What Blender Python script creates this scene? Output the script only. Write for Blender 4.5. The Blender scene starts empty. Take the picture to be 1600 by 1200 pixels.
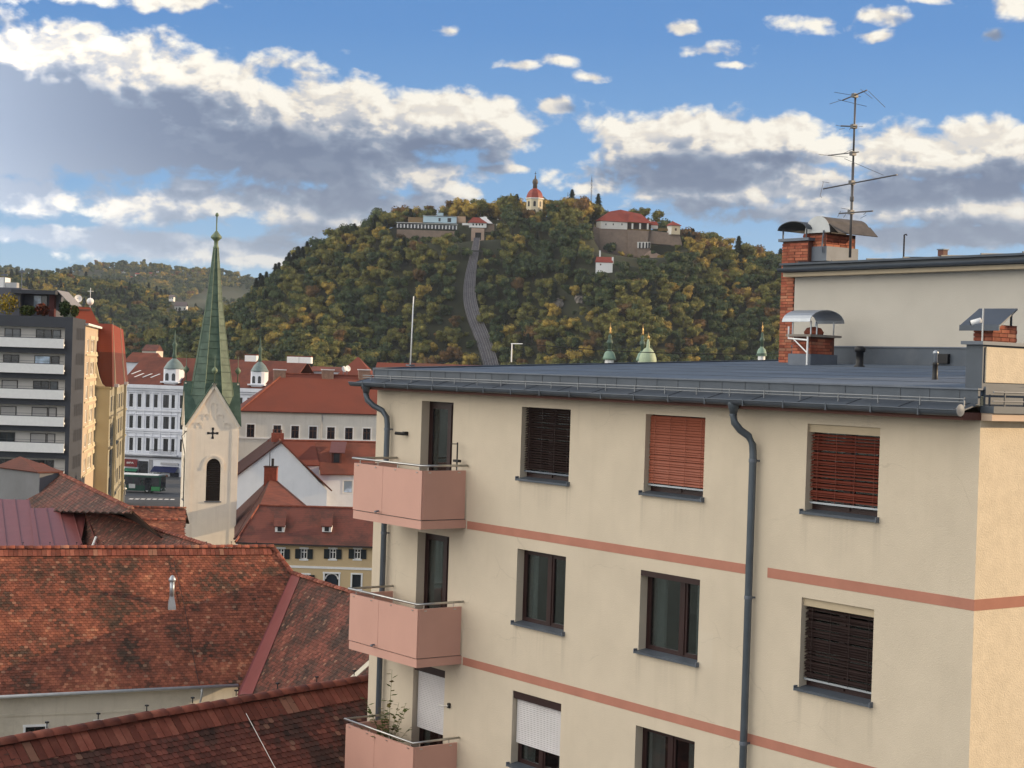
import bpy, bmesh, math, random
from mathutils import Vector, Matrix, noise as mnoise
R = math.radians
# ------------------------------------------------------------------ camera
EYE = Vector((0, 0, 22.0))
FPX = 2664.0
PIT, ROL = 0.0072, 0.0321
_u0 = Vector((0, math.sin(PIT), math.cos(PIT)))
CF = Vector((0, math.cos(PIT), -math.sin(PIT)))
CR = Vector((1, 0, 0)) * math.cos(ROL) + _u0 * math.sin(ROL)
CU = Vector((-1, 0, 0)) * math.sin(ROL) + _u0 * math.cos(ROL)
sc = bpy.context.scene
COL = sc.collection
cd = bpy.data.cameras.new('camera'); cam = bpy.data.objects.new('camera', cd); COL.objects.link(cam)
cd.sensor_width = 36; cd.lens = 36 * FPX / 1600; cd.clip_start = 0.5; cd.clip_end = 20000
cam.matrix_world = Matrix(((CR.x, CU.x, -CF.x, 0), (CR.y, CU.y, -CF.y, 0), (CR.z, CU.z, -CF.z, EYE.z), (0, 0, 0, 1)))
sc.camera = cam
# ------------------------------------------------------------------ light
SUN_AZ, SUN_EL = R(8), R(14)          # azimuth from +X towards +Y
SUN_DIR = Vector((math.cos(SUN_AZ) * math.cos(SUN_EL), math.sin(SUN_AZ) * math.cos(SUN_EL), math.sin(SUN_EL)))
sl = bpy.data.lights.new('sun', 'SUN'); sl.energy = 5.0; sl.angle = R(0.5); sl.color = (1.0, 0.74, 0.46)
so = bpy.data.objects.new('sun', sl); COL.objects.link(so); so.location = (60, 0, 80)
so.rotation_euler = SUN_DIR.to_track_quat('Z', 'Y').to_euler()
vs = sc.view_settings
sc.display_settings.display_device = 'sRGB'
vs.view_transform = 'Standard'; vs.look = 'None'; vs.exposure = 0.2; vs.gamma = 1; vs.use_curve_mapping = False
sc.cycles.max_bounces = 5; sc.cycles.diffuse_bounces = 3; sc.cycles.glossy_bounces = 3
sc.cycles.volume_bounces = 0; sc.cycles.use_denoising = True
sc.cycles.sample_clamp_indirect = 4

class NT:
    """small node helper"""
    def __init__(s, nt): s.nt = nt
    def n(s, t, **kw):
        o = s.nt.nodes.new(t)
        for k, v in kw.items():
            if k == 'ins':
                for i, val in v.items():
                    if isinstance(val, bpy.types.NodeSocket): s.nt.links.new(val, o.inputs[i])
                    else: o.inputs[i].default_value = val
            else: setattr(o, k, v)
        return o
    def m(s, op, a, b=0.0, c=None, clamp=False):
        ins = {0: a, 1: b}
        if c is not None: ins[2] = c
        return s.n('ShaderNodeMath', operation=op, use_clamp=clamp, ins=ins).outputs[0]
    def v(s, op, a, b=(0, 0, 0), out=0):
        return s.n('ShaderNodeVectorMath', operation=op, ins={0: a, 1: b}).outputs[out]
    def mix(s, f, a, b, mode='MIX'):
        o = s.n('ShaderNodeMix', data_type='RGBA', blend_type=mode)
        for i, val in ((0, f), (6, a), (7, b)):
            if isinstance(val, bpy.types.NodeSocket): s.nt.links.new(val, o.inputs[i])
            else: o.inputs[i].default_value = val if i == 0 else ((*val, 1) if len(val) == 3 else val)
        return o.outputs[2]
    def mr(s, x, a, b, c=0.0, d=1.0, interp='SMOOTHSTEP'):
        return s.n('ShaderNodeMapRange', interpolation_type=interp, ins={0: x, 1: a, 2: b, 3: c, 4: d}).outputs[0]
    def noise(s, vec, scale, detail=4, rough=0.5, dist=0.0):
        return s.n('ShaderNodeTexNoise', ins={'Vector': vec, 'Scale': scale, 'Detail': detail, 'Roughness': rough, 'Distortion': dist}).outputs[0]
    def ramp(s, fac, stops, interp='LINEAR'):
        o = s.n('ShaderNodeValToRGB', ins={0: fac}); cr = o.color_ramp; cr.interpolation = interp
        while len(cr.elements) < len(stops): cr.elements.new(0.5)
        for e, (p, c) in zip(cr.elements, stops): e.position = p; e.color = (*c, 1)
        return o.outputs[0]

# sky: Nishita plus procedural cumulus, laid out by azimuth and elevation
world = bpy.data.worlds.new('World'); sc.world = world; world.use_nodes = True
wt = world.node_tree; wt.nodes.clear(); W = NT(wt)
# cloud banks: azimuth, elevation (in units of 1/26.64 rad), half widths, weight
CL = [(40, 178, 600, 128, 1.25), (420, 208, 360, 95, 1.15), (690, 192, 165, 50, 1.0), (560, 262, 190, 48, .95), (850, 168, 28, 12, .55),
      (50, 318, 190, 34, .66), (240, 325, 180, 34, .66), (430, 320, 380, 42, .7), (60, 378, 240, 22, .62), (330, 394, 360, 24, .62), (560, 345, 170, 26, .6),
      (1075, 222, 200, 54, 1.0), (1215, 205, 75, 25, .7), (1130, 290, 280, 46, .85), (1400, 255, 180, 50, .9), (1540, 250, 150, 54, .95),
      (1440, 322, 360, 52, .9), (1480, 376, 280, 26, .7), (1010, 240, 100, 42, .6),
      (1252, 45, 50, 18, .5), (1350, 38, 30, 12, .42), (1100, 84, 56, 14, .45), (1125, 106, 40, 8, .4), (1045, 48, 24, 10, .4),
      (1440, 4, 60, 14, .5), (1570, 28, 80, 26, .65), (690, 50, 26, 9, .42), (790, 104, 26, 8, .36), (862, 95, 24, 8, .36), (910, 122, 22, 8, .36),
      (1510, 75, 24, 9, .42), (60, 8, 230, 16, .34), (1340, 68, 30, 8, .4), (780, 265, 60, 7, .4), (700, 302, 70, 10, .4)]
g = bpy.data.node_groups.new('cloud_mass', 'ShaderNodeTree')
g.interface.new_socket('P', in_out='INPUT', socket_type='NodeSocketVector')
g.interface.new_socket('D', in_out='OUTPUT', socket_type='NodeSocketFloat')
G = NT(g); gi = G.n('NodeGroupInput'); go = G.n('NodeGroupOutput')
P = gi.outputs[0]
acc = None
for (x, y, rx, ry, w) in CL:
    # the photograph's horizon leans, elevation is measured from it
    el = (581 + 0.032 * (x - 800) - y) / 100.0; az = (x - 800) / 100.0
    kx, ky = 100.0 / rx, 100.0 / ry
    d = G.n('ShaderNodeVectorMath', operation='MULTIPLY_ADD', ins={0: P, 1: (kx, ky, 0), 2: (-az * kx, -el * ky, 0)}).outputs[0]
    q = G.m('MULTIPLY_ADD', G.v('LENGTH', d, out=1), -w, w)
    acc = q if acc is None else G.n('ShaderNodeMath', operation='SMOOTH_MAX', ins={0: acc, 1: q, 2: 0.12}).outputs[0]
# general broken cloud beyond the frame
side = G.mr(G.m('ABSOLUTE', G.n('ShaderNodeSeparateXYZ', ins={0: P}).outputs[0]), 9, 14)
up = G.mr(G.n('ShaderNodeSeparateXYZ', ins={0: P}).outputs[1], 6.9, 10)
def noise2(N, vec, scale, detail, rough=.5, dist=0.0, out=0):
    return N.n('ShaderNodeTexNoise', noise_dimensions='2D', ins={'Vector': vec, 'Scale': scale, 'Detail': detail, 'Roughness': rough, 'Distortion': dist}).outputs[out]
far_ = G.m('MULTIPLY_ADD', noise2(G, P, 0.13, 2), 1.7, -0.42)
far_ = G.m('ADD', far_, G.m('MULTIPLY', G.m('SUBTRACT', G.m('MAXIMUM', side, up), 1.0), 3.0))
acc = G.m('MAXIMUM', G.m('MAXIMUM', acc, far_), -0.9)
g.links.new(acc, go.inputs[0])
tc = W.n('ShaderNodeTexCoord').outputs[0]
nv = W.v('NORMALIZE', tc); sx = W.n('ShaderNodeSeparateXYZ', ins={0: nv}).outputs
az = W.m('MULTIPLY', W.m('ARCTAN2', sx[0], sx[1]), 26.64); el = W.m('MULTIPLY', W.m('TANGENT', W.m('ARCSINE', sx[2])), 26.64)
pv = W.n('ShaderNodeCombineXYZ', ins={0: az, 1: el}).outputs[0]
def mass(off):
    o = wt.nodes.new('ShaderNodeGroup'); o.node_tree = g
    wt.links.new(W.v('ADD', pv, off), o.inputs[0]); return o.outputs[0]
def billow(off, det):
    v = W.v('MULTIPLY', W.v('ADD', pv, off), (0.8, 1.25, 1))
    n1 = noise2(W, v, 1.05, det, .54, .15)
    vo = W.n('ShaderNodeTexVoronoi', voronoi_dimensions='2D', feature='F1', ins={'Vector': W.v('ADD', v, W.v('SCALE', noise2(W, v, 2.2, 3, out=1))), 'Scale': 2.0}).outputs['Distance']
    for nd in wt.nodes:
        if nd.type == 'VECT_MATH' and nd.operation == 'SCALE' and not nd.inputs[3].is_linked and nd.inputs[3].default_value == 1.0: nd.inputs[3].default_value = .8
    n2 = noise2(W, v, 4.2, max(2, det - 3), .6)
    return W.m('ADD', W.m('MULTIPLY_ADD', n2, .36, -.18), W.m('ADD', W.m('MULTIPLY_ADD', n1, 1.4, -.70), W.m('MULTIPLY_ADD', vo, -.34, .16)))
b0 = billow((0, 0, 0), 7); b1 = billow((0.10, 0.17, 0), 5)
m0 = W.m('ADD', mass((0, 0, 0)), b0); m2 = W.m('MULTIPLY_ADD', b1, .55, mass((0.22, 0.50, 0)))
alpha = W.mr(m0, -0.06, 0.32)
l1 = W.m('SUBTRACT', 1.0, W.mr(m2, -0.16, 0.72))                   # thickness towards the light
rel = W.mr(W.m('SUBTRACT', b0, b1), -0.20, 0.26)                    # relief of the billows
lit = W.m('ADD', W.m('MULTIPLY', l1, 0.66), W.m('MULTIPLY', W.m('MULTIPLY', rel, 0.5), W.m('ADD', W.m('MULTIPLY', l1, .8), .2)), clamp=True)
elev = W.mr(el, 0.3, 3.2)
lit = W.m('MULTIPLY', lit, W.m('ADD', W.m('MULTIPLY', elev, 0.35), 0.65))
# extra brightness added to clouds opposite the sun, mostly unseen, to fill shaded walls
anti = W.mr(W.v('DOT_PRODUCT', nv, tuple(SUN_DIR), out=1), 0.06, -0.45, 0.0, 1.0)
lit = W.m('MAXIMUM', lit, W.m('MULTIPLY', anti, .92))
ccol = W.ramp(lit, [(0.0, (.155, .205, .315)), (.26, (.27, .33, .44)), (.50, (.52, .54, .59)), (.70, (.84, .78, .69)), (1.0, (1.0, .95, .84))])
sky = W.n('ShaderNodeTexSky', sky_type='NISHITA', sun_disc=False)
sky.sun_elevation = SUN_EL; sky.sun_rotation = math.pi / 2 - SUN_AZ; sky.air_density = 1.0; sky.dust_density = 0.0; sky.ozone_density = 2.2
SKY_STR = 0.15; ANTI_FILL = 1.9
skyr = W.ramp(W.m('DIVIDE', el, 26.64), [(0.0, (.66, .74, .79)), (.045, (.38, .57, .78)), (.10, (.19, .41, .74)), (.20, (.085, .265, .63)), (.45, (.06, .19, .50)), (1.0, (.05, .15, .40))])
skyr = W.v('SCALE', skyr); wt.nodes[-1].inputs[3].default_value = 1.0 / 0.15
skyc = W.mix(.86, sky.outputs[0], skyr)
ccol = W.mix(W.mr(el, 0.4, 3.6, .60, 0.0), ccol, (.56, .63, .71))
cl_scaled = W.n('ShaderNodeVectorMath', operation='SCALE', ins={0: ccol, 3: W.m('MULTIPLY', W.m('MULTIPLY_ADD', anti, ANTI_FILL, 1.0), 1.0 / SKY_STR)}).outputs[0]
above = W.mr(el, -0.6, 0.2)
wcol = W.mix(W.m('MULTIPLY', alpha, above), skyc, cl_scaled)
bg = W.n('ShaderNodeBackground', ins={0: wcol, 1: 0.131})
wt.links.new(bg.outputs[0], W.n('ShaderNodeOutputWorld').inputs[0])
world.cycles.sampling_method = 'MANUAL'; world.cycles.sample_map_resolution = 512

# ------------------------------------------------------------------ helpers
def ray(px, py): return CR * (px - 800) - CU * (py - 600) + CF * FPX
def at(px, py, Y): v = ray(px, py); return EYE + v * (Y / v.y)
def onz(px, py, z): v = ray(px, py); return EYE + v * ((z - EYE.z) / v.z)
def onplane(px, py, p0, n): v = ray(px, py); return EYE + v * ((Vector(p0) - EYE).dot(n) / v.dot(n))
def pj(p):
    q = Vector(p) - EYE; d = q.dot(CF)
    return 800 + q.dot(CR) / d * FPX, 600 - q.dot(CU) / d * FPX
rnd = random.Random(7)

class MB:
    def __init__(s): s.v = []; s.f = []
    def quad(s, *p):
        i = len(s.v); s.v += [tuple(q) for q in p]; s.f.append(tuple(range(i, i + len(p)))); return s
    def box(s, x0, y0, z0, x1, y1, z1, M=None):
        c = [(x0, y0, z0), (x1, y0, z0), (x1, y1, z0), (x0, y1, z0), (x0, y0, z1), (x1, y0, z1), (x1, y1, z1), (x0, y1, z1)]
        if M: c = [tuple(M @ Vector(p)) for p in c]
        i = len(s.v); s.v += c
        for q in ((0, 3, 2, 1), (4, 5, 6, 7), (0, 1, 5, 4), (1, 2, 6, 5), (2, 3, 7, 6), (3, 0, 4, 7)): s.f.append(tuple(i + k for k in q))
        return s
    def slab(s, poly, t):
        """closed slab under a polygon, thickness t along its normal"""
        P = [Vector(p) for p in poly]; n = (P[1] - P[0]).cross(P[2] - P[0]).normalized()
        if n.z < 0: P.reverse(); n = -n
        i = len(s.v); k = len(P)
        s.v += [tuple(p) for p in P] + [tuple(p - n * t) for p in P]
        s.f.append(tuple(range(i, i + k))); s.f.append(tuple(range(i + 2 * k - 1, i + k - 1, -1)))
        for a in range(k):
            b = (a + 1) % k; s.f.append((i + b, i + a, i + k + a, i + k + b))
        return s
    def prism(s, poly, z0, z1):
        k = len(poly); i = len(s.v)
        s.v += [(x, y, z0) for x, y in poly] + [(x, y, z1) for x, y in poly]
        s.f.append(tuple(range(i + k - 1, i - 1, -1))); s.f.append(tuple(range(i + k, i + 2 * k)))
        for a in range(k):
            b = (a + 1) % k; s.f.append((i + a, i + b, i + k + b, i + k + a))
        return s
    def xprism(s, prof, x0, x1):
        """profile in (y,z) extruded along x"""
        k = len(prof); i = len(s.v)
        s.v += [(x0, y, z) for y, z in prof] + [(x1, y, z) for y, z in prof]
        s.f.append(tuple(range(i, i + k))); s.f.append(tuple(range(i + 2 * k - 1, i + k - 1, -1)))
        for a in range(k):
            b = (a + 1) % k; s.f.append((i + b, i + a, i + k + a, i + k + b))
        return s
    def tube(s, pts, r, n=8, r2=None):
        pts = [Vector(p) for p in pts]; rings = []
        for j, p in enumerate(pts):
            d = (pts[min(j + 1, len(pts) - 1)] - pts[max(j - 1, 0)]).normalized()
            a = d.cross(Vector((0, 0, 1)) if abs(d.z) < .9 else Vector((1, 0, 0))).normalized(); b = d.cross(a)
            rr = r if r2 is None else r + (r2 - r) * j / (len(pts) - 1)
            i = len(s.v); s.v += [tuple(p + (a * math.cos(t) + b * math.sin(t)) * rr) for t in (2 * math.pi * q / n for q in range(n))]
            rings.append(i)
        for a, b in zip(rings, rings[1:]):
            for q in range(n): s.f.append((a + q, b + q, b + (q + 1) % n, a + (q + 1) % n))
        s.f.append(tuple(rings[0] + q for q in range(n))); s.f.append(tuple(rings[-1] + q for q in reversed(range(n))))
        return s
    def lathe(s, prof, n=16, c=(0, 0), ph=0.0):
        rings = []
        for r_, z in prof:
            i = len(s.v); s.v += [(c[0] + r_ * math.cos(ph + 2 * math.pi * q / n), c[1] + r_ * math.sin(ph + 2 * math.pi * q / n), z) for q in range(n)]
            rings.append(i)
        for a, b in zip(rings, rings[1:]):
            for q in range(n): s.f.append((a + q, a + (q + 1) % n, b + (q + 1) % n, b + q))
        s.f.append(tuple(rings[0] + q for q in reversed(range(n)))); s.f.append(tuple(rings[-1] + q for q in range(n)))
        return s
    def wall(s, x0, x1, z0, z1, holes, y=0.0, t=0.25):
        """wall in the xz plane facing -y with rectangular openings and reveals"""
        xs = sorted({x0, x1, *[h[0] for h in holes], *[h[1] for h in holes]}); zs = sorted({z0, z1, *[h[2] for h in holes], *[h[3] for h in holes]})
        xs = [x for x in xs if x0 <= x <= x1]; zs = [z for z in zs if z0 <= z <= z1]
        inh = lambda cx, cz: any(h[0] < cx < h[1] and h[2] < cz < h[3] for h in holes)
        for a, b in zip(xs, xs[1:]):
            run = None
            for c, d in zip(zs, zs[1:]):
                if inh((a + b) / 2, (c + d) / 2):
                    if run is not None: s.quad((a, y, run), (b, y, run), (b, y, c), (a, y, c)); run = None
                elif run is None: run = c
            if run is not None: s.quad((a, y, run), (b, y, run), (b, y, z1), (a, y, z1))
        for (a, b, c, d) in holes:
            s.quad((a, y, c), (a, y, d), (a, y + t, d), (a, y + t, c)); s.quad((b, y, d), (b, y, c), (b, y + t, c), (b, y + t, d))
            s.quad((a, y, d), (b, y, d), (b, y + t, d), (a, y + t, d)); s.quad((b, y, c), (a, y, c), (a, y + t, c), (b, y + t, c))
        return s
    def mesh(s, name, mt=None, smooth=False):
        me = bpy.data.meshes.new(name); me.from_pydata(s.v, [], s.f); me.update()
        if mt: me.materials.append(mt)
        if smooth:
            for p in me.polygons: p.use_smooth = True
        return me
    def build(s, name, mt, parent=None, smooth=False, **kw):
        o = bpy.data.objects.new(name, s.mesh(name, mt, smooth)); COL.objects.link(o)
        if parent is not None: o.parent = parent
        return tag(o, **kw)

def tag(o, label=None, cat=None, group=None, kind=None):
    if label: o['label'] = label
    if cat: o['category'] = cat
    if group: o['group'] = group
    if kind: o['kind'] = kind
    return o
def thing(name, label, cat, loc=(0, 0, 0), rz=0.0, group=None):
    o = bpy.data.objects.new(name, None); COL.objects.link(o); o.location = loc; o.rotation_euler = (0, 0, rz)
    o.empty_display_size = 0.3
    return tag(o, label, cat, group)
def inst(o, loc=None, rot=None, scale=None, parent=None, label=None, group=None):
    c = o.copy(); COL.objects.link(c)
    if loc is not None: c.location = loc
    if rot is not None: c.rotation_euler = rot
    if scale is not None: c.scale = scale
    if parent is not None: c.parent = parent
    if label: c['label'] = label
    if group: c['group'] = group
    return c

# ------------------------------------------------------------------ materials
MT = {}
def mat(name, col, rough=0.8, var=0.12, vscale=3.0, metal=0.0, bump=0.0, bscale=40.0, spec=0.35, stain=0.0, stain_col=(.1, .09, .07), streak=0.0, alt=None, altscale=.6):
    if name in MT: return MT[name]
    m = bpy.data.materials.new(name); m.use_nodes = True; n = NT(m.node_tree); m.node_tree.nodes.clear()
    pos = n.n('ShaderNodeNewGeometry').outputs['Position']
    nz = n.noise(pos, vscale, 5, 0.6)
    f = n.mr(nz, .3, .7, 1 - var, 1 + var, 'LINEAR')
    c = n.n('ShaderNodeRGB').outputs[0]; c.default_value = (*col, 1)
    if alt: c = n.mix(n.mr(n.noise(pos, altscale, 4, .65), .42, .62), col, alt)
    c = n.mix(1.0, c, n.n('ShaderNodeCombineColor', ins={0: f, 1: f, 2: f}).outputs[0], 'MULTIPLY')
    if streak:
        pz = n.v('MULTIPLY', pos, (2.2, 2.2, 0.12)); c = n.mix(n.m('MULTIPLY', n.mr(n.noise(pz, 1.6, 5, .65), .5, .8), streak), c, stain_col)
    if stain:
        c = n.mix(n.m('MULTIPLY', n.mr(n.noise(pos, .45, 6, .7), .48, .75), stain), c, stain_col)
    b = n.n('ShaderNodeBsdfPrincipled', ins={'Base Color': c, 'Roughness': rough, 'Metallic': metal, 'Specular IOR Level': spec})
    if bump:
        bp = n.n('ShaderNodeBump', ins={'Strength': bump, 'Distance': .02, 'Height': n.noise(pos, bscale, 3, .6)})
        m.node_tree.links.new(bp.outputs[0], b.inputs['Normal'])
    m.node_tree.links.new(b.outputs[0], n.n('ShaderNodeOutputMaterial').inputs[0])
    MT[name] = m; return m
def tile_mat(name, stops, nscale=.9, rnd_amt=.45, off=0.0, rough=.85):
    """each tile (mesh island) gets its own tone, moss comes in patches"""
    if name in MT: return MT[name]
    m = bpy.data.materials.new(name); m.use_nodes = True; n = NT(m.node_tree); m.node_tree.nodes.clear()
    ge = n.n('ShaderNodeNewGeometry'); pos = ge.outputs['Position']; ri = ge.outputs['Random Per Island']
    oi = n.n('ShaderNodeObjectInfo').outputs['Random']
    r_ = n.m('FRACT', n.m('ADD', ri, n.m('MULTIPLY', oi, 7.31)))
    f = n.m('ADD', n.m('ADD', n.mr(n.noise(pos, nscale, 5, .62), .30, .70, interp='LINEAR'), off), n.m('MULTIPLY', n.m('SUBTRACT', r_, .5), rnd_amt))
    c = n.ramp(f, stops)
    v = n.mr(n.m('FRACT', n.m('MULTIPLY', r_, 13.7)), 0, 1, .72, 1.3, 'LINEAR')
    c = n.mix(1.0, c, n.n('ShaderNodeCombineColor', ins={0: v, 1: v, 2: v}).outputs[0], 'MULTIPLY')
    # a few pale, newer tiles
    c = n.mix(n.mr(n.m('FRACT', n.m('MULTIPLY', r_, 31.3)), .962, .968, 0, .5), c, (.36, .20, .13))
    b = n.n('ShaderNodeBsdfPrincipled', ins={'Base Color': c, 'Roughness': rough, 'Specular IOR Level': .3})
    bp = n.n('ShaderNodeBump', ins={'Strength': .4, 'Distance': .01, 'Height': n.noise(pos, 30, 3, .6)}); m.node_tree.links.new(bp.outputs[0], b.inputs['Normal'])
    m.node_tree.links.new(b.outputs[0], n.n('ShaderNodeOutputMaterial').inputs[0])
    MT[name] = m; return m
def roofmat(name, col, dark, period=.13, amt=.5, nscale=.5):
    """tiled roofs too far off to tell the tiles apart"""
    if name in MT: return MT[name]
    m = bpy.data.materials.new(name); m.use_nodes = True; n = NT(m.node_tree); m.node_tree.nodes.clear()
    pos = n.n('ShaderNodeNewGeometry').outputs['Position']
    f = n.m('ADD', n.m('MULTIPLY', n.mr(n.noise(pos, nscale, 6, .7), .38, .68), .75), n.m('MULTIPLY', n.noise(pos, 5.0, 2, .5), .35))
    c = n.mix(n.m('MULTIPLY', f, amt), col, dark)
    s = n.n('ShaderNodeSeparateXYZ', ins={0: pos}).outputs
    row = n.m('FRACT', n.m('DIVIDE', s[2], period))
    c = n.mix(n.m('MULTIPLY', n.mr(row, .0, .35, 1, 0), .35), c, dark)
    b = n.n('ShaderNodeBsdfPrincipled', ins={'Base Color': c, 'Roughness': .85, 'Specular IOR Level': .3})
    m.node_tree.links.new(b.outputs[0], n.n('ShaderNodeOutputMaterial').inputs[0])
    MT[name] = m; return m
def glassmat(name, col=(.012, .014, .018), rough=.06):
    if name in MT: return MT[name]
    m = bpy.data.materials.new(name); m.use_nodes = True; n = NT(m.node_tree); m.node_tree.nodes.clear()
    pos = n.n('ShaderNodeNewGeometry').outputs['Position']
    c = n.mix(n.mr(n.noise(pos, .8, 3, .5), .4, .65), col, tuple(x * 2.2 for x in col))
    b = n.n('ShaderNodeBsdfPrincipled', ins={'Base Color': c, 'Roughness': rough, 'Specular IOR Level': .6})
    bp = n.n('ShaderNodeBump', ins={'Strength': .08, 'Distance': .02, 'Height': n.noise(pos, .9, 2, .5)}); m.node_tree.links.new(bp.outputs[0], b.inputs['Normal'])
    m.node_tree.links.new(b.outputs[0], n.n('ShaderNodeOutputMaterial').inputs[0])
    MT[name] = m; return m
def leafmat(name, a, b_, alt):
    if name in MT: return MT[name]
    m = bpy.data.materials.new(name); m.use_nodes = True; n = NT(m.node_tree); m.node_tree.nodes.clear()
    oi = n.n('ShaderNodeObjectInfo').outputs['Random']; ge = n.n('ShaderNodeNewGeometry'); ri = ge.outputs['Random Per Island']
    c = n.mix(oi, a, b_)
    c = n.mix(n.m('MULTIPLY', n.mr(ri, .55, 1.0), .75), c, alt)
    v = n.mr(n.noise(ge.outputs['Position'], .28, 3, .6), .35, .65, .62, 1.35, 'LINEAR')
    c = n.mix(1.0, c, n.n('ShaderNodeCombineColor', ins={0: v, 1: v, 2: v}).outputs[0], 'MULTIPLY')
    b = n.n('ShaderNodeBsdfPrincipled', ins={'Base Color': c, 'Roughness': .75, 'Specular IOR Level': .2})
    m.node_tree.links.new(b.outputs[0], n.n('ShaderNodeOutputMaterial').inputs[0])
    MT[name] = m; return m

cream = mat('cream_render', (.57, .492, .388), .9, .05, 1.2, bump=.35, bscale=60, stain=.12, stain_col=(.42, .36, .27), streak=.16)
cream_lit = mat('sunlit_cream_roughcast', (.70, .60, .45), .92, .07, 5, bump=.5, bscale=42, stain=.12, stain_col=(.45, .40, .31))  # paler, warmer copy of the cream; sunlight put into its colour
grey_render = mat('pale_grey_render', (.48, .45, .40), .9, .04, 1.0, bump=.3, bscale=50, stain=.1, stain_col=(.42, .39, .32))
salmon = mat('salmon_band', (.40, .175, .125), .85, .08, 2.5, stain=.12, stain_col=(.3, .16, .12))
salmon_panel = mat('salmon_panel', (.55, .31, .25), .5, .04, 1.2, stain=.12, stain_col=(.45, .25, .19), streak=.12)
zinc = mat('grey_zinc', (.075, .09, .113), .5, .14, 1.5, metal=.25, stain=.2, stain_col=(.22, .23, .25))
zinc_dark = mat('dark_zinc', (.075, .085, .10), .5, .15, 2, metal=.2)
pipe_m = mat('downpipe_metal', (.10, .12, .145), .4, .12, 2.5, metal=.3)
roof_felt = mat('roof_felt', (.095, .125, .17), .85, .16, .8, bump=.4, bscale=25, stain=.5, stain_col=(.14, .18, .25), alt=(.07, .10, .15), altscale=.35)
brown_wood = mat('dark_red_brown_frame', (.026, .0105, .010), .45, .15, 4)
brown_fascia = mat('brown_fascia', (.11, .045, .035), .7, .15, 3)
steel = mat('stainless_rail', (.5, .49, .47), .3, .1, 5, metal=.9)
silver = mat('bright_sheet_metal', (.40, .43, .47), .42, .08, 3, metal=.6)
white_paint = mat('white_paint', (.82, .82, .81), .6, .04, 3)
dirty_white = mat('dirty_white_wall', (.76, .77, .80), .85, .07, .5, stain=.2, stain_col=(.45, .46, .47), streak=.15)
black_m = mat('black_plastic', (.012, .012, .014), .5, .1, 5)
glass = glassmat('dark_glass')
glass_l = glassmat('pale_glass', (.06, .07, .08), .05)
slat_orange = mat('orange_blind', (.27, .078, .045), .5, .08, 4)
slat_red = mat('rust_blind', (.17, .042, .027), .5, .12, 4)
slat_dark = mat('dark_blind', (.03, .018, .017), .5, .2, 4)
shutter_w = mat('white_roller_shutter', (.56, .54, .55), .6, .04, 3)
beige_m = mat('beige_box', (.45, .37, .26), .7, .06, 3)
brick_m = tile_mat('red_brick', [(0, (.17, .045, .028)), (.5, (.30, .085, .05)), (1, (.40, .15, .085))], 2.0, .7)
mortar = mat('mortar', (.13, .055, .04), .95, .2, 8)
guard_m = mat('galvanised_rail', (.22, .23, .245), .5, .1, 4, metal=.4)
lead = mat('grey_flashing', (.125, .145, .18), .55, .12, 3, metal=.2)

# ------------------------------------------------------------------ setting: ground
asphalt = mat('asphalt', (.055, .06, .07), .85, .2, .15, bump=.2, bscale=6)
ground = MB(); ground.quad((-6000, -400, 0), (6000, -400, 0), (6000, 12000, 0), (-6000, 12000, 0))
ground.build('ground', mat('ground_earth', (.06, .065, .05), .95, .2, .02), kind='structure')
road = MB(); road.quad((-75, 215, .004), (10, 215, .004), (10, 322, .004), (-75, 322, .004)); road.build('road', asphalt, kind='structure')

# ================================================================== APARTMENT BUILDING
AZ = 0.6385; NX = Vector((math.cos(AZ), math.sin(AZ), 0)); TX = Vector((-math.sin(AZ), math.cos(AZ), 0))
TL, TR = 31.905, 15.637; BW = TL - TR
AO = NX * 20 + TX * TL                                              # left front corner at ground level
ARZ = math.atan2(-TX.y, -TX.x)
apt = thing('apartment_building', 'cream apartment block with salmon stripes and balconies, filling the right of the view', 'building', AO, ARZ)
def L(px, py, w=0.0):
    """photo pixel -> local x, z on the plane y = w of the apartment building"""
    p = onplane(px, py, NX * (20 + w), NX); return TL - p.dot(TX), p.z
def XZ(a, b, w=0.0): (x0, z1), (x1, z0) = L(*a, w), L(*b, w); return x0, x1, z0, z1
ZS = 22 - .473                                                       # wall top
wins = {  # name: (opening TL, opening BR) in the photograph
    'A': ((815.5, 635.5), (887.5, 753)), 'B': ((1008.8, 647.5), (1097.3, 780)), 'C': ((1258.7, 661), (1370, 814.5)),
    'D': ((808.8, 857.5), (881.5, 990)), 'E': ((1002, 889.5), (1090.5, 1037.5)), 'F': ((1256, 934), (1361.5, 1100))}
W_ = {k: XZ(*v) for k, v in wins.items()}
colx = {c: (sum(W_[k][0] for k in ks) / 2, sum(W_[k][1] for k in ks) / 2) for c, ks in {0: 'AD', 1: 'BE', 2: 'CF'}.items()}
rowz = [(sum(W_[k][2] for k in ks) / 3, sum(W_[k][3] for k in ks) / 3) for ks in ('ABC', 'DEF')]
PITCH = rowz[0][1] - rowz[1][1]
rowz += [(rowz[1][0] - PITCH * k, rowz[1][1] - PITCH * k) for k in (1, 2)]
dx0, _ = L(659, 640); dx1, _ = L(708.5, 640)
DZ = [(rowz[k][1] - 2.12, rowz[k][1]) for k in range(4)]
holes = [(colx[c][0], colx[c][1], *rowz[r]) for c in range(3) for r in range(4)] + [(dx0, dx1, *DZ[r]) for r in range(4)]
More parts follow.
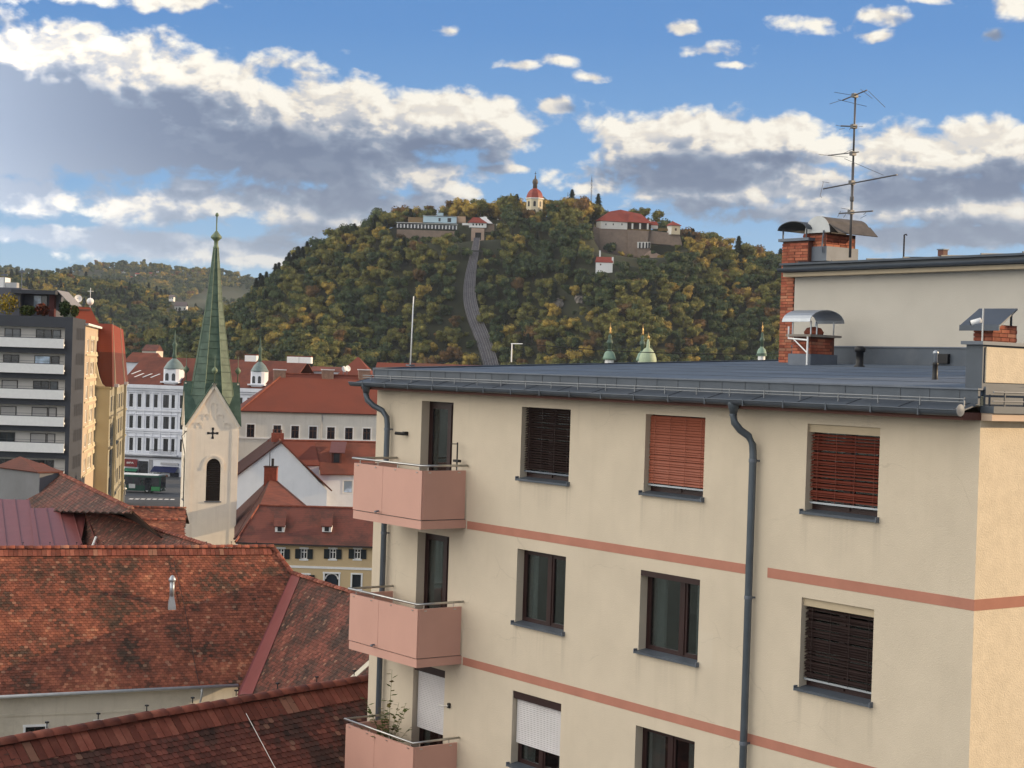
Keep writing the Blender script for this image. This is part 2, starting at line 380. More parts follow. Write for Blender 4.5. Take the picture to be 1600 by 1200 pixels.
def weathered_cream():
    m = cream.copy(); m.name = 'weathered_cream'; n = NT(m.node_tree)
    bs = next(q for q in m.node_tree.nodes if q.type == 'BSDF_PRINCIPLED'); c = bs.inputs['Base Color'].links[0].from_socket
    oc = n.n('ShaderNodeTexCoord').outputs['Object']; s = n.n('ShaderNodeSeparateXYZ', ins={0: oc}).outputs
    fine = n.noise(n.v('MULTIPLY', oc, (9, 1, .35)), 1.0, 4, .6)
    xm = None
    for c_ in range(3):
        for e_, w_ in ((colx[c_][0], .10), (colx[c_][1], .10), ((colx[c_][0] + colx[c_][1]) / 2, .5)):
            d = n.mr(n.m('ABSOLUTE', n.m('SUBTRACT', s[0], e_)), w_ * .2, w_, .9 if w_ < .2 else .4, 0)
            xm = d if xm is None else n.m('MAXIMUM', xm, d)
    zm = None
    for r_ in range(3):
        d = n.m('SUBTRACT', rowz[r_][0], s[2]); q = n.m('MULTIPLY', n.mr(d, .0, .05), n.mr(d, .1, 1.0, 1, 0))
        zm = q if zm is None else n.m('MAXIMUM', zm, q)
    run = n.m('MULTIPLY', n.m('MULTIPLY', xm, zm), n.mr(fine, .35, .65))
    # runs that start at the gutter joints
    col = n.noise(n.v('MULTIPLY', oc, (1.6, 0, 0)), 1.0, 5, .7)
    top = n.m('MULTIPLY', n.mr(col, .56, .72), n.mr(n.m('SUBTRACT', ZS, s[2]), .05, 1.3, 1, 0))
    dirt = n.m('MULTIPLY', n.m('MAXIMUM', run, n.m('MULTIPLY', top, n.mr(fine, .3, .7))), .38)
    c = n.mix(dirt, c, (.23, .20, .16))
    # hairline cracks and a few patched areas
    wv = n.v('ADD', oc, n.v('SCALE', n.n('ShaderNodeTexNoise', ins={'Vector': oc, 'Scale': 1.4, 'Detail': 4}).outputs[1]))
    for q in m.node_tree.nodes:
        if q.type == 'VECT_MATH' and q.operation == 'SCALE': q.inputs[3].default_value = .7
    ed = n.n('ShaderNodeTexVoronoi', feature='DISTANCE_TO_EDGE', ins={'Vector': n.v('MULTIPLY', wv, (.55, 0, 1.1)), 'Scale': .75}).outputs['Distance']
    ck = n.m('MULTIPLY', n.mr(ed, .002, .006, 1, 0), n.mr(n.noise(oc, .5, 3, .5), .5, .62))
    c = n.mix(n.m('MULTIPLY', ck, .22), c, (.25, .21, .16))
    pt = n.n('ShaderNodeTexVoronoi', distance='CHEBYCHEV', ins={'Vector': n.v('MULTIPLY', oc, (.9, 0, .7)), 'Scale': 1.0, 'Randomness': .7}).outputs
    pm = n.m('MULTIPLY', n.mr(pt[0], .20, .21, 1, 0), n.mr(n.n('ShaderNodeSeparateColor', ins={0: pt[1]}).outputs[0], .80, .81))
    c = n.mix(n.m('MULTIPLY', pm, .16), c, (.60, .55, .47))
    m.node_tree.links.new(c, bs.inputs['Base Color']); return m
fw = MB().wall(0, BW, 0, ZS, holes)
fw.quad((0, 0, 0), (0, 0, ZS), (0, 14, ZS), (0, 14, 0)); fw.quad((0, 14, 0), (0, 14, ZS), (BW, 14, ZS), (BW, 14, 0))
fw.quad((0, 0, ZS), (BW, 0, ZS), (BW, 14, ZS), (0, 14, ZS))
fw.build('wall', weathered_cream(), apt)
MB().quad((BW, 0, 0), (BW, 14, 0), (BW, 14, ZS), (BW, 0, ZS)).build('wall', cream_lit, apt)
MB().box(.3, .45, .5, BW - .3, 13.5, ZS - .1).build('interior', mat('dark_interior', (.02, .018, .016), .9), apt)
# painted stripes, a few mm proud
SZ = [((L(730.4, 814.4)[1] + L(1523.8, 936.6)[1]) / 2, (L(729.6, 827)[1] + L(1522.5, 953.6)[1]) / 2)]
gx0, gx1 = L(1165, 880)[0], L(1199.7, 887.5)[0]
bxr = L(730.4, 814.4)[0]
for k in range(3):
    z1, z0 = SZ[0][0] - PITCH * k, SZ[0][1] - PITCH * k
    MB().box(bxr, -.006, z0, gx0, 0, z1).build('stripe', salmon, apt)
    if k == 0: MB().box(gx1, -.006, z0, BW + .006, 0, z1).build('stripe', salmon, apt)
    else: MB().box(gx0 + .002, -.006, z0, BW + .006, 0, z1).build('stripe', salmon, apt)
    MB().box(BW, 0, z0, BW + .006, 14, z1).build('stripe', salmon, apt)

def _clear():
    m = bpy.data.materials.new('window_glass'); m.use_nodes = True; n = NT(m.node_tree); m.node_tree.nodes.clear()
    lw = n.n('ShaderNodeLayerWeight', ins={0: .35}).outputs[0]
    g_ = n.n('ShaderNodeBsdfGlossy', ins={'Color': (.9, .95, 1, 1), 'Roughness': .03}); t_ = n.n('ShaderNodeBsdfTransparent', ins={0: (.62, .66, .66, 1)})
    pos = n.n('ShaderNodeNewGeometry').outputs['Position']
    bp = n.n('ShaderNodeBump', ins={'Strength': .12, 'Distance': .03, 'Height': n.noise(pos, .8, 2, .5)}); m.node_tree.links.new(bp.outputs[0], g_.inputs['Normal'])
    x = n.n('ShaderNodeMixShader', ins={0: n.m('MULTIPLY_ADD', lw, .5, .07, clamp=True), 1: t_.outputs[0], 2: g_.outputs[0]})
    m.node_tree.links.new(x.outputs[0], n.n('ShaderNodeOutputMaterial').inputs[0]); return m
clear_glass = _clear()
cloth = mat('pale_curtain', (.55, .55, .52), .9, .06, 3)
def curtains(w, x0, x1, z0, z1, y, frac):
    """folded net curtains hanging inside the glass"""
    for a, b in ((x0, x0 + (x1 - x0) * frac * .5), (x1 - (x1 - x0) * frac * .5, x1)):
        m = MB(); n_ = max(6, int((b - a) / .022)); q = [(a + (b - a) * i / n_, y + .018 * math.sin(i * 1.9) + .006 * math.sin(i * 5.1)) for i in range(n_ + 1)]
        for p, r_ in zip(q, q[1:]): m.quad((p[0], p[1], z0), (r_[0], r_[1], z0), (r_[0], r_[1], z1), (p[0], p[1], z1))
        m.build('curtain', cloth, w)
slat_me = {}
def window(c, r, kind, x=None, z=None, mull=.5):
    x0, x1 = x or colx[c]; z0, z1 = z or rowz[r]; y = .17
    fb = MB(); b = .055
    fb.box(x0, y, z0, x0 + b, y + .07, z1).box(x1 - b, y, z0, x1, y + .07, z1).box(x0 + b, y, z1 - b, x1 - b, y + .07, z1).box(x0 + b, y, z0, x1 - b, y + .07, z0 + b)
    mx = x0 + (x1 - x0) * mull
    fb.box(mx - .05, y - .012, z0 + b, mx + .05, y + .06, z1 - b)
    w = fb.build('window', brown_wood, apt)
    for a, b2 in ((x0 + b, mx - .05), (mx + .05, x1 - b)):
        sb = MB(); i = .05
        sb.box(a, y + .005, z0 + b, a + i, y + .055, z1 - b).box(b2 - i, y + .005, z0 + b, b2, y + .055, z1 - b).box(a + i, y + .005, z1 - b - i, b2 - i, y + .055, z1 - b).box(a + i, y + .005, z0 + b, b2 - i, y + .055, z0 + b + i)
        sb.build('sash', brown_wood, w)
        MB().box(a + i, y + .03, z0 + b + i, b2 - i, y + .036, z1 - b - i).build('pane', clear_glass, w)
    if not kind.startswith('blind'): curtains(w, x0 + .05, x1 - .05, z0 + .03, z1 - .1, y + .13, .26 + .12 * r + .07 * c)
    if z is None:
        MB().xprism([(.16, z0 + .03), (-.075, z0 - .005), (-.075, z0 - .045), (-.06, z0 - .045), (0.0, z0 - .02), (.16, z0)], x0 - .03, x1 + .025).build('sill', zinc, w)
        MB().box(x0 - .045, -.08, z0 - .05, x0 - .03, -.001, z0 + .035).build('sill_end', lead, w); MB().box(x1 + .025, -.08, z0 - .05, x1 + .04, -.001, z0 + .035).build('sill_end', lead, w)
    zt = z1
    if kind in ('blind_red', 'blind_dark_box'):
        MB().box(x0 + .002, .05, z1 - .13, x1 - .002, .15, z1 - .002).build('blind_box', beige_m, w); zt = z1 - .14
    if kind.startswith('blind'):
        mt = {'blind_orange': slat_orange, 'blind_red': slat_red}.get(kind, slat_dark)
        pitch = .046; n = int((zt - z0 - .16) / pitch); key = (round(x1 - x0, 2), kind)
        if key not in slat_me:
            h, a = .031, R(28 if kind != 'blind_orange' else 58)
            dy, dz = math.cos(a) * h, math.sin(a) * h
            slat_me[key] = MB().slab([(x0 + .02, -dy, -dz), (x1 - .02, -dy, -dz), (x1 - .02, dy, dz), (x0 + .02, dy, dz)], .003).mesh('slat', mt)
        for k in range(n):
            o = bpy.data.objects.new('slat', slat_me[key]); COL.objects.link(o); o.parent = w; o.location = (0, .10, zt - .04 - k * pitch)
            o.rotation_euler = (rnd.uniform(-.03, .03), rnd.uniform(-.0012, .0012), 0)
        zb = zt - .04 - n * pitch
        MB().box(x0 + .02, .085, zb - .03, x1 - .02, .115, zb).build('bottom_rail', silver if kind != 'blind_dark' else lead, w)
        for q in (.12, .38, .64, .9):
            MB().box(x0 + (x1 - x0) * q - .003, .06, zb, x0 + (x1 - x0) * q + .003, .066, zt - .01).build('ladder_cord', mt, w)
    if kind == 'shutter':
        MB().box(x0 + .01, .02, z1 - .15, x1 - .01, .15, z1 - .002).build('shutter_box', brown_wood, w)
        sh = MB(); zz = z1 - .15; bot = z0 + .42
        while zz > bot:
            sh.xprism([(.11, zz), (.095, zz - .008), (.092, zz - .03), (.11, zz - .038)], x0 + .03, x1 - .03); zz -= .038
        sh.build('roller_shutter', shutter_w, w)
    if kind == 'awning':
        MB().box(x0 + .0, .0, z1 - .1, x1, .14, z1 - .002).build('blind_box', brown_wood, w)
    return w
window(0, 0, 'blind_dark'); window(1, 0, 'blind_orange'); window(2, 0, 'blind_red')
window(0, 1, 'plain', mull=.56); window(1, 1, 'awning', mull=.62); window(2, 1, 'blind_dark_box')
window(0, 2, 'shutter'); window(1, 2, 'plain'); window(2, 2, 'plain')
for c in range(3): window(c, 3, 'plain')

def door(r, kind):
    z0, z1 = DZ[r]; x0, x1 = dx0, dx1; y = .2; b = .06
    fb = MB().box(x0, y, z0, x0 + b, y + .08, z1).box(x1 - b, y, z0, x1, y + .08, z1).box(x0 + b, y, z1 - b, x1 - b, y + .08, z1).box(x0 + b, y, z0, x1 - b, y + .08, z0 + b)
    mx = x0 + (x1 - x0) * .66; fb.box(mx - .06, y - .01, z0 + b, mx + .06, y + .07, z1 - b)
    d = fb.build('balcony_door', brown_wood, apt)
    for a, b2, mm in ((x0 + b, mx - .06, glass if r == 0 else glass_l), (mx + .06, x1 - b, glass_l)):
        MB().box(a, y + .01, z0 + b, a + .06, y + .06, z1 - b).box(b2 - .04, y + .01, z0 + b, b2, y + .06, z1 - b).box(a + .06, y + .01, z1 - b - .1, b2 - .04, y + .06, z1 - b).build('sash', brown_wood, d)
        MB().box(a + .06, y + .03, z0 + b, b2 - .04, y + .036, z1 - b - .1).build('pane', clear_glass, d)
    curtains(d, x0 + .05, x1 - .05, z0 + .05, z1 - .1, y + .13, (.12, .8, .3, .4)[r])
    if kind == 'shutter':
        MB().box(x0 + .01, .03, z1 - .16, x1 - .01, .17, z1 - .002).build('shutter_box', brown_wood, d)
        sh = MB(); zz = z1 - .16
        while zz > z0 + .75:
            sh.xprism([(.12, zz), (.105, zz - .008), (.102, zz - .03), (.12, zz - .038)], x0 + .04, x1 - .04); zz -= .038
        sh.build('roller_shutter', shutter_w, d)
door(0, 'plain'); door(1, 'plain'); door(2, 'shutter'); door(3, 'plain')

# balconies
BP = 1.10; bx1 = L(731, 727)[0]; bx0 = L(553, 760, -BP)[0]
zrail = L(661, 728, -BP)[1]; zbot = L(660, 828, -BP)[1]
def balcony(k):
    dz = -PITCH * k; zt, zb = zrail + dz, zbot + dz
    b = MB().box(bx0, -BP, zb, bx1, 0, zb + .17).build('balcony', salmon_panel, apt)
    pt = zt - .10; t = .03
    sx = bx0 + (bx1 - bx0) * .44
    MB().box(bx0, -BP - .012, zb + .19, sx - .004, -BP + t, pt).build('panel', salmon_panel, b)
    MB().box(sx + .004, -BP - .012, zb + .19, bx1, -BP + t, pt).build('panel', salmon_panel, b)
    MB().box(bx1 - t, -BP + t + .002, zb + .19, bx1 + .012, -.05, pt).build('panel', salmon_panel, b)
    MB().box(bx0 - .012, -BP + t + .002, zb + .19, bx0 + t, -.05, pt).build('panel', salmon_panel, b)
    MB().tube([(bx0 - .03, -.02, zt), (bx0 - .03, -BP - .03, zt), (bx1 + .02, -BP - .03, zt), (bx1 + .02, -.02, zt)], .024, 10).build('handrail', steel, b, smooth=True)
    for px_ in (0.06, .33, .62, .93):
        x = bx0 + (bx1 - bx0) * px_
        MB().tube([(x, -BP + .045, zt), (x, -BP + .045, pt - .3)], .012, 6).build('rail_post', steel, b)
        MB().box(x - .03, -BP - .022, pt - .05, x + .03, -BP - .012, pt - .03).build('clamp', steel, b)
    for q in (.15, .8):
        y = -BP * (1 - q)
        MB().tube([(bx1 - .045, y, zt), (bx1 - .045, y, pt - .3)], .012, 6).build('rail_post', steel, b)
        MB().box(bx1 + .012, y - .03, pt - .05, bx1 + .022, y + .03, pt - .03).build('clamp', steel, b)
    MB().tube([(sx - .12, -BP - .1, zb + .23), (sx - .12, -BP + .02, zb + .245)], .018, 8).tube([(sx - .12, -BP - .1, zb + .23), (sx - .02, -BP - .13, zb + .235)], .018, 8).build('drain_spout', lead, b)
    MB().box(bx0 + .04, -BP + .04, zb + .17, bx1 - .04, 0, zb + .185).build('floor', mat('balcony_floor', (.2, .19, .18), .9), b)
for k in range(4): balcony(k)

# eaves, gutter and roof
EX0 = L(552, 600, -.45)[0]
gz = ZS + .16
def gutter_profile(yc, zc, r=.085):
    out = [(yc + r * math.cos(a), zc + r * math.sin(a)) for a in [math.pi + math.pi * q / 10 for q in range(11)]]
    return out + [(yc + (r - .006) * math.cos(a), zc + (r - .006) * math.sin(a)) for a in [2 * math.pi - math.pi * q / 10 for q in range(11)]]
MB().xprism([(-.40, ZS - .01), (-.0, ZS - .01), (-.0, ZS + .10), (-.40, ZS + .10)], EX0 + .25, BW + .012).build('fascia', brown_fascia, apt)
gut = MB().xprism(gutter_profile(-.49, gz - .03), EX0, BW + .02).tube([(EX0, -.575, gz - .03), (BW + .02, -.575, gz - .03)], .012, 8).build('gutter', zinc, apt)
MB().lathe([(0, 0), (.088, 0), (.088, .012), (0.02, .02)], 18).build('gutter_end', lead, gut)
ge_ = bpy.data.objects['gutter_end']; ge_.location = (BW + .02, -.49, gz - .03); ge_.rotation_euler = (0, R(90), 0)
x = EX0 + .6
while x < BW:
    MB().box(x - .012, -.585, gz - .12, x + .012, -.40, gz - .115).box(x - .012, -.588, gz - .12, x + .012, -.582, gz).build('gutter_bracket', zinc, gut); x += .9
ap = MB().slab([(EX0 + .1, -.43, gz - .02), (BW + .03, -.43, gz - .02), (BW + .03, -.10, gz + .07), (EX0 + .1, -.10, gz + .07)], .02).build('eave_flashing', zinc, apt)
x = EX0 + .1; 
while x < BW:
    MB().slab([(x - .012, -.435, gz - .012), (x + .012, -.435, gz - .012), (x + .012, -.10, gz + .079), (x - .012, -.10, gz + .079)], .012).build('standing_seam', zinc_dark, ap); x += 1.02
UZ = 22 - .035
x = EX0 + .3; up_ = MB().box(x, -.10, gz + .05, BW + .02, -.04, UZ - .012).build('upstand', zinc, apt)
MB().box(x - .03, -.13, UZ - .012, BW + .04, .02, UZ + .012).build('edge_trim', lead, up_)
while x < BW: MB().box(x - .005, -.106, gz + .07, x + .005, -.10, UZ - .012).build('standing_seam', zinc_dark, up_); x += .55
# snow guard rail on the eave flashing
MB().tube([(EX0 + .15, -.30, gz + .13), (BW - .05, -.30, gz + .13)], .011, 6).tube([(EX0 + .15, -.30, gz + .085), (BW - .05, -.30, gz + .085)], .008, 6).build('snow_guard', guard_m, ap)
x = EX0 + .5
while x < BW: MB().box(x - .008, -.31, gz + .02, x + .008, -.295, gz + .15).build('guard_bracket', guard_m, ap); x += .8
RS = .044
def zr(w): return UZ + RS * w
MB().slab([(EX0 + .3, -.04, zr(-.04)), (BW, -.04, zr(-.04)), (BW, 14, zr(14)), (EX0 + .3, 14, zr(14))], .1).build('roof', roof_felt, apt)
for y in (1.9, 3.6, 5.3, 7.0, 8.7): MB().slab([(EX0 + .3, y, zr(y) + .006), (BW - .3, y, zr(y) + .006), (BW - .3, y + .09, zr(y + .09) + .004), (EX0 + .3, y + .09, zr(y + .09) + .004)], .004).build('felt_seam', mat('felt_seam_dark', (.085, .10, .125), .8, .2), apt)
MB().slab([(EX0 + .12, -.04, zr(0) + .03), (EX0 + .30, -.04, zr(0) + .03), (EX0 + .30, 14, zr(14) + .03), (EX0 + .12, 14, zr(14) + .03)], .16).build('verge_trim', zinc, apt)
# right hand eave (side in the sun)
MB().box(BW + .002, .0, ZS - .01, BW + .20, 14, ZS + .10).build('fascia', mat('pale_fascia', (.6, .45, .34), .7, .06), apt)
MB().box(BW + .002, -.02, ZS + .10, BW + .24, 14, ZS + .20).build('side_flashing', zinc, apt)
MB().box(BW + .02, .02, ZS + .20, BW + .06, 14, UZ + .04).build('upstand', zinc, apt)
MB().tube([(BW + .17, .05, ZS + .40), (BW + .17, 14, ZS + .40)], .014, 6).tube([(BW + .17, .05, ZS + .27), (BW + .17, 14, ZS + .27)], .011, 6).build('snow_guard', guard_m, apt)
y = .3
while y < 13: MB().box(BW + .162, y, ZS + .20, BW + .178, y + .02, ZS + .42).build('guard_bracket', zinc_dark, apt); y += .8
# parapet running back along the sunlit side
px0, pz = L(1510, 545, .1); px1 = L(1536, 545, .1)[0]
PTOP = L(1520, 533, .1)[1]
par = MB().box(px0, .1, zr(0) - .02, px1, 14, PTOP - .05).build('parapet', zinc, apt)
MB().box(px0 - .05, .03, PTOP - .05, px1 + .05, 14, PTOP).build('coping', lead, par)
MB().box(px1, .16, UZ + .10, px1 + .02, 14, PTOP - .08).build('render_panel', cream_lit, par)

def pipe(pxg, pyg, pxw, label=None):
    xg = L(pxg, pyg, -.45)[0]; xw = L(pxw, 700, -.12)[0]; r = .062
    zt = gz - .10
    pts = [(xg, -.46, zt), (xg, -.46, zt - .18), (xg + (xw - xg) * .08, -.44, zt - .30), (xg + (xw - xg) * .35, -.34, zt - .42), (xg + (xw - xg) * .75, -.20, zt - .52), (xg + (xw - xg) * .96, -.13, zt - .66), (xw, -.12, zt - .82), (xw, -.12, .3)]
    d = MB().tube(pts, r, 14).build('downpipe', pipe_m, apt, smooth=True)
    MB().lathe([(.062, zt - .16), (.10, zt + .0), (.11, zt + .06)], 14, (xg, -.46)).build('outlet', pipe_m, d, smooth=True)
    for z in (zt - .95, zt - 3.2, zt - 5.6, zt - 8.2, zt - 11):
        MB().lathe([(.067, z), (.069, z + .01), (.069, z + .05), (.067, z + .06)], 14, (xw, -.12)).box(xw + .02, -.10, z + .015, xw + .04, 0, z + .045).build('pipe_clip', lead, d)
pipe(1147, 632, 1177); pipe(573, 605, 604)

# spotlight/small fixtures on the wall
fx, fz = L(636, 678)
MB().box(fx - .03, -.10, fz - .03, fx + .05, 0, fz + .05).tube([(fx, -.08, fz), (fx - .16, -.2, fz + .01)], .035, 8).build('wall_lamp', black_m, apt)
fx, fz = L(703, 1103)
MB().box(fx - .03, -.05, fz - .04, fx + .03, 0, fz + .06).build('bracket', black_m, apt)
MB().tube([(fx, -.04, fz), (fx - .25, -.12, fz - .02)], .012, 6).build('bracket_arm', steel, apt)

# vertical lamp or broom pole standing on the top balcony
fx, fz = L(714, 722, -.16)
br = MB().tube([(fx, -.16, zbot + .19), (fx, -.16, fz + .40)], .016, 8).tube([(fx, -.16, fz + .37), (fx - .22, -.2, fz + .36)], .012, 6).box(fx - .09, -.2, fz - .0, fx + .09, -.12, fz + .05)
o = br.build('clothes_stand', black_m); o.location = AO; o.rotation_euler = (0, 0, ARZ); tag(o, 'black pole with a short arm standing on the top balcony', 'stand')

# leggy plant on the third balcony
def local_thing(name, label, cat, x, y, z, group=None):
    p = AO - TX * x + NX * y; return thing(name, label, cat, (p.x, p.y, z), ARZ, group)
px_, pz_ = L(610, 1140, -.6); zf = zbot - 2 * PITCH + .185
pl = local_thing('potted_plant', 'leggy green potted plant rising above the rail of the third balcony', 'plant', px_, -.65, zf)
MB().lathe([(.14, 0), (.2, .28), (.175, .30), (.15, .29)], 14).build('pot', mat('terracotta', (.3, .12, .07), .8), pl, smooth=True)
stems = MB(); leaves = MB(); pr = random.Random(3)
for k in range(17):
    a = pr.uniform(0, 6.28); hgt = pr.uniform(.9, 1.65) if k else 2.25; sp = pr.uniform(.15, .75) if k else .06
    pts = [Vector((math.cos(a) * sp * t ** 1.5, math.sin(a) * sp * t ** 1.5 * .7, .28 + (hgt - .28) * t)) for t in (0, .25, .5, .75, 1)]
    stems.tube(pts, .009, 5, .003)
    for t in [i / 22 for i in range(6, 23)]:
        if pr.random() < .05: continue
        i = min(3, int(t * 4)); p = pts[i].lerp(pts[i + 1], t * 4 - i)
        b = pr.uniform(0, 6.28); l = pr.uniform(.08, .17); dv = Vector((math.cos(b), math.sin(b), pr.uniform(-.2, .6))).normalized(); sd = dv.cross(Vector((0, 0, 1))).normalized() * l * .36
        leaves.quad(p, p + dv * l * .5 + sd, p + dv * l, p + dv * l * .5 - sd)
stems.build('stem', mat('plant_stem', (.10, .12, .04), .8), pl)
lo = leaves.build('foliage', leafmat('plant_leaf', (.09, .12, .03), (.11, .13, .035), (.20, .13, .04)), pl); lo['kind'] = 'stuff'

# ------------------------------------------------------------------ brick chimneys
brick_me = MB().box(-.117, -.0, -.030, .117, .02, .030).mesh('brick', brick_m)
def bricks(parent, x0, x1, z0, z1, y, side='f', most=999):
    """bricks laid proud of the mortar core; side f faces -y, l faces -x, r faces +x"""
    row = 0; z = z0 + .037; n = 0
    while z < z1 - .02:
        x = x0 + (.06 if row % 2 else .122)
        while x < x1 - .03 and n < most:
            a, b = max(x - .117, x0), min(x + .117, x1)
            if b - a > .05:
                o = bpy.data.objects.new('brick', brick_me); COL.objects.link(o); o.parent = parent; n += 1
                c = (a + b) / 2; o.scale = ((b - a) / .234, 1, 1); j = rnd.uniform(-.003, .003)
                if side == 'f': o.location = (c, y - .012 + j, z)
                elif side == 'l': o.location = (y - .012 + j, c, z); o.rotation_euler = (0, 0, -math.pi / 2)
                else: o.location = (y + .012 + j, c, z); o.rotation_euler = (0, 0, math.pi / 2)
            x += .247
        z += .073; row += 1
def barrel(mb, x0, x1, y0, y1, z, h, t=.02, n=12, axis='y'):
    """arched sheet metal cover, the arch seen from the -y end"""
    cx = (x0 + x1) / 2; rx = (x1 - x0) / 2
    ring = lambda k: [(cx - (rx - k) * math.cos(math.pi * q / n), z + (h - k) * math.sin(math.pi * q / n)) for q in range(n + 1)]
    o_, i_ = ring(0), ring(t)
    for q in range(n):
        a, b, c, d = o_[q], o_[q + 1], i_[q + 1], i_[q]
        i = len(mb.v)
        for yy in (y0, y1): mb.v += [(p[0], yy, p[1]) for p in (a, b, c, d)]
        mb.f += [(i, i + 1, i + 2, i + 3), (i + 7, i + 6, i + 5, i + 4), (i, i + 4, i + 5, i + 1), (i + 3, i + 2, i + 6, i + 7)]
    return mb
PW = 11.0
# penthouse storey
PL_ = L(1240, 500, PW)[0]; ph_top = L(1290, 432, PW)[1]
pent = MB().box(PL_, PW, zr(PW) - .1, BW - .8, PW + 7, ph_top).build('upper_storey', grey_render, apt)
MB().box(PL_ - .0, PW - .03, zr(PW), px0 + .3, PW - .003, zr(PW) + .42).build('base_flashing', zinc, pent)
MB().box(PL_ - .0, PW - .06, zr(PW) + .40, px0 + .3, PW - .003, zr(PW) + .43).build('flashing_lip', lead, pent)
po = MB().box(PL_ - .12, PW - .32, ph_top + .10, BW - .8, PW + 7.2, ph_top + .30).build('upper_roof', zinc_dark, apt)
MB().box(PL_ - .12, PW - .3, ph_top, BW - .8, PW, ph_top + .10).build('fascia', beige_m, po)
MB().xprism(gutter_profile(PW - .42, ph_top + .20, .09), PL_ - .15, BW - .8).build('gutter', zinc, po)
MB().slab([(PL_ - .15, PW - .42, ph_top + .33), (BW - .8, PW - .42, ph_top + .33), (BW - .8, PW + 4, ph_top + .60), (PL_ - .15, PW + 4, ph_top + .60)], .05).build('roof_sheet', zinc, po)
k = PL_ + .5
while k < BW - 1: MB().slab([(k - .012, PW - .42, ph_top + .36), (k + .012, PW - .42, ph_top + .36), (k + .012, PW + 4, ph_top + .63), (k - .012, PW + 4, ph_top + .63)], .03).build('standing_seam', zinc_dark, po); k += 1.1
# lightning rod and small stub on the upper roof
def rooftop(px, py0, py1, w, r, mtl, name, label, cat, extra=None):
    x, z0 = L(px, py0, w); _, z1 = L(px, py1, w)
    t = local_thing(name, label, cat, x, w, z0)
    m = MB().tube([(0, 0, -.05), (0, 0, z1 - z0)], r, 8)
    if extra: extra(m, z1 - z0)
    m.build('pole', mtl, t); return t
rooftop(1412, 398, 367, PW + .6, .02, black_m, 'lightning_rod', 'thin black rod with hooked tip on the upper flat roof', 'rod', lambda m, h: m.tube([(0, 0, h), (.06, 0, h + .01), (.08, 0, h - .02)], .015, 6))
sx_, sz_ = L(1473, 397, PW + .6); t = local_thing('roof_vent', 'small brown brick stub on the edge of the upper flat roof', 'vent', sx_, PW + .6, sz_ - .05)
MB().box(-.08, -.08, 0, .08, .08, .14).build('vent_stub', brown_fascia, t)
MB().box(-.1, -.1, .14, .1, .1, .165).build('vent_lid', lead, t)

# tall brick chimney at the left end of the penthouse
w = PW - .02
x0, z1 = L(1222, 378, w); x1 = L(1262, 378, w)[0]; xe = PL_ - .01; z0 = zr(w) - .1
tc_ = local_thing('brick_chimney', 'tall red brick chimney stack left of the upper storey under an arched cowl', 'chimney', 0, 0, 0)
core = MB().box(x0 + .02, w + .02, z0, xe - .02, w + .9, z1).box(xe - .02, w + .02, ph_top + .35, x1 + .02, w + .9, z1).build('mortar_core', mortar, tc_)
bricks(tc_, x0, xe, z0 + .1, z1, w + .02, 'f', 150)
bricks(tc_, xe, x1, ph_top + .42, z1, w + .02, 'f')
bricks(tc_, w + .03, w + .9, ph_top + .42, z1, x1 - .02, 'r')
MB().box(x0 - .08, w - .06, z1, x1 + .08, w + 1.0, z1 + .07).build('chimney_slab', lead, tc_)
zc = L(1222, 361, w)[1]; zct = L(1240, 346, w)[1]
for (a, b) in ((x0, w), (x0, w + .85), (x1 - .08, w), (x1 - .08, w + .85)): MB().box(a, b, z1 + .07, a + .03, b + .03, zc + .03).build('cowl_post', zinc_dark, tc_)
barrel(MB(), x0 - .08, x1 + .05, w - .1, w + 1.05, zc, zct - zc).build('cowl', zinc_dark, tc_)
MB().lathe([(.12, z1 + .07), (.16, z1 + .14), (.14, z1 + .2)], 12, ((x0 + x1) / 2 + .1, w + .4)).build('flue', brick_m, tc_)

w = PW + .15
x0, zb_ = L(1264, 404, w); x1 = L(1291, 404, w)[0]; _, z1 = L(1280, 364, w)
c2 = local_thing('brick_chimney', 'wide brick chimney on the upper roof, grey barrel cowl with pale end', 'chimney', 0, 0, 0)
z0 = ph_top + .5; D2 = 1.05
MB().box(x0 + .02, w + .02, z0, x1 - .02, w + D2, z1).build('mortar_core', mortar, c2)
bricks(c2, x0, x1, z0 + .25, z1, w + .02, 'f')
bricks(c2, w, w + D2, z0 + .25, z1, x1 - .02, 'r')
MB().box(x0 - .04, w - .04, z0 - .1, x1 + .04, w + D2 + .05, z0 + .26).build('base_flashing', lead, c2)
cz = z1; zt_ = L(1280, 338, w)[1]; rr = zt_ - cz
cw = barrel(MB(), x0 - .10, x1 + .16, w - .06, w + D2 + .35, cz, rr)
cw.slab([(x1 + .14, w - .06, cz + .22), (x1 + .14, w + D2 + .35, cz + .22), (x1 + .40, w + D2 + .35, cz - .02), (x1 + .40, w - .0, cz - .02)][::-1], .02)
cw.build('cowl', mat('weathered_sheet', (.10, .09, .085), .6, .25, 4), c2)
cxm, rx_ = (x0 - .10 + x1 + .16) / 2, (x1 - x0 + .26) / 2
MB().slab([(cxm + rx_ * math.cos(t), w - .075 + .0001 * i, cz + rr * math.sin(t)) for i, t in enumerate([math.pi * q / 12 for q in range(13)])], .012).build('cowl_end', mat('pale_sheet', (.50, .52, .53), .5, .1, 3), c2)
MB().tube([(x1 - .02, w - .10, cz + .05), (x1 - .06, w - .10, cz - .35), (x1 - .06, w - .08, z0 + .1)], .02, 6).build('drain_tube', lead, c2)

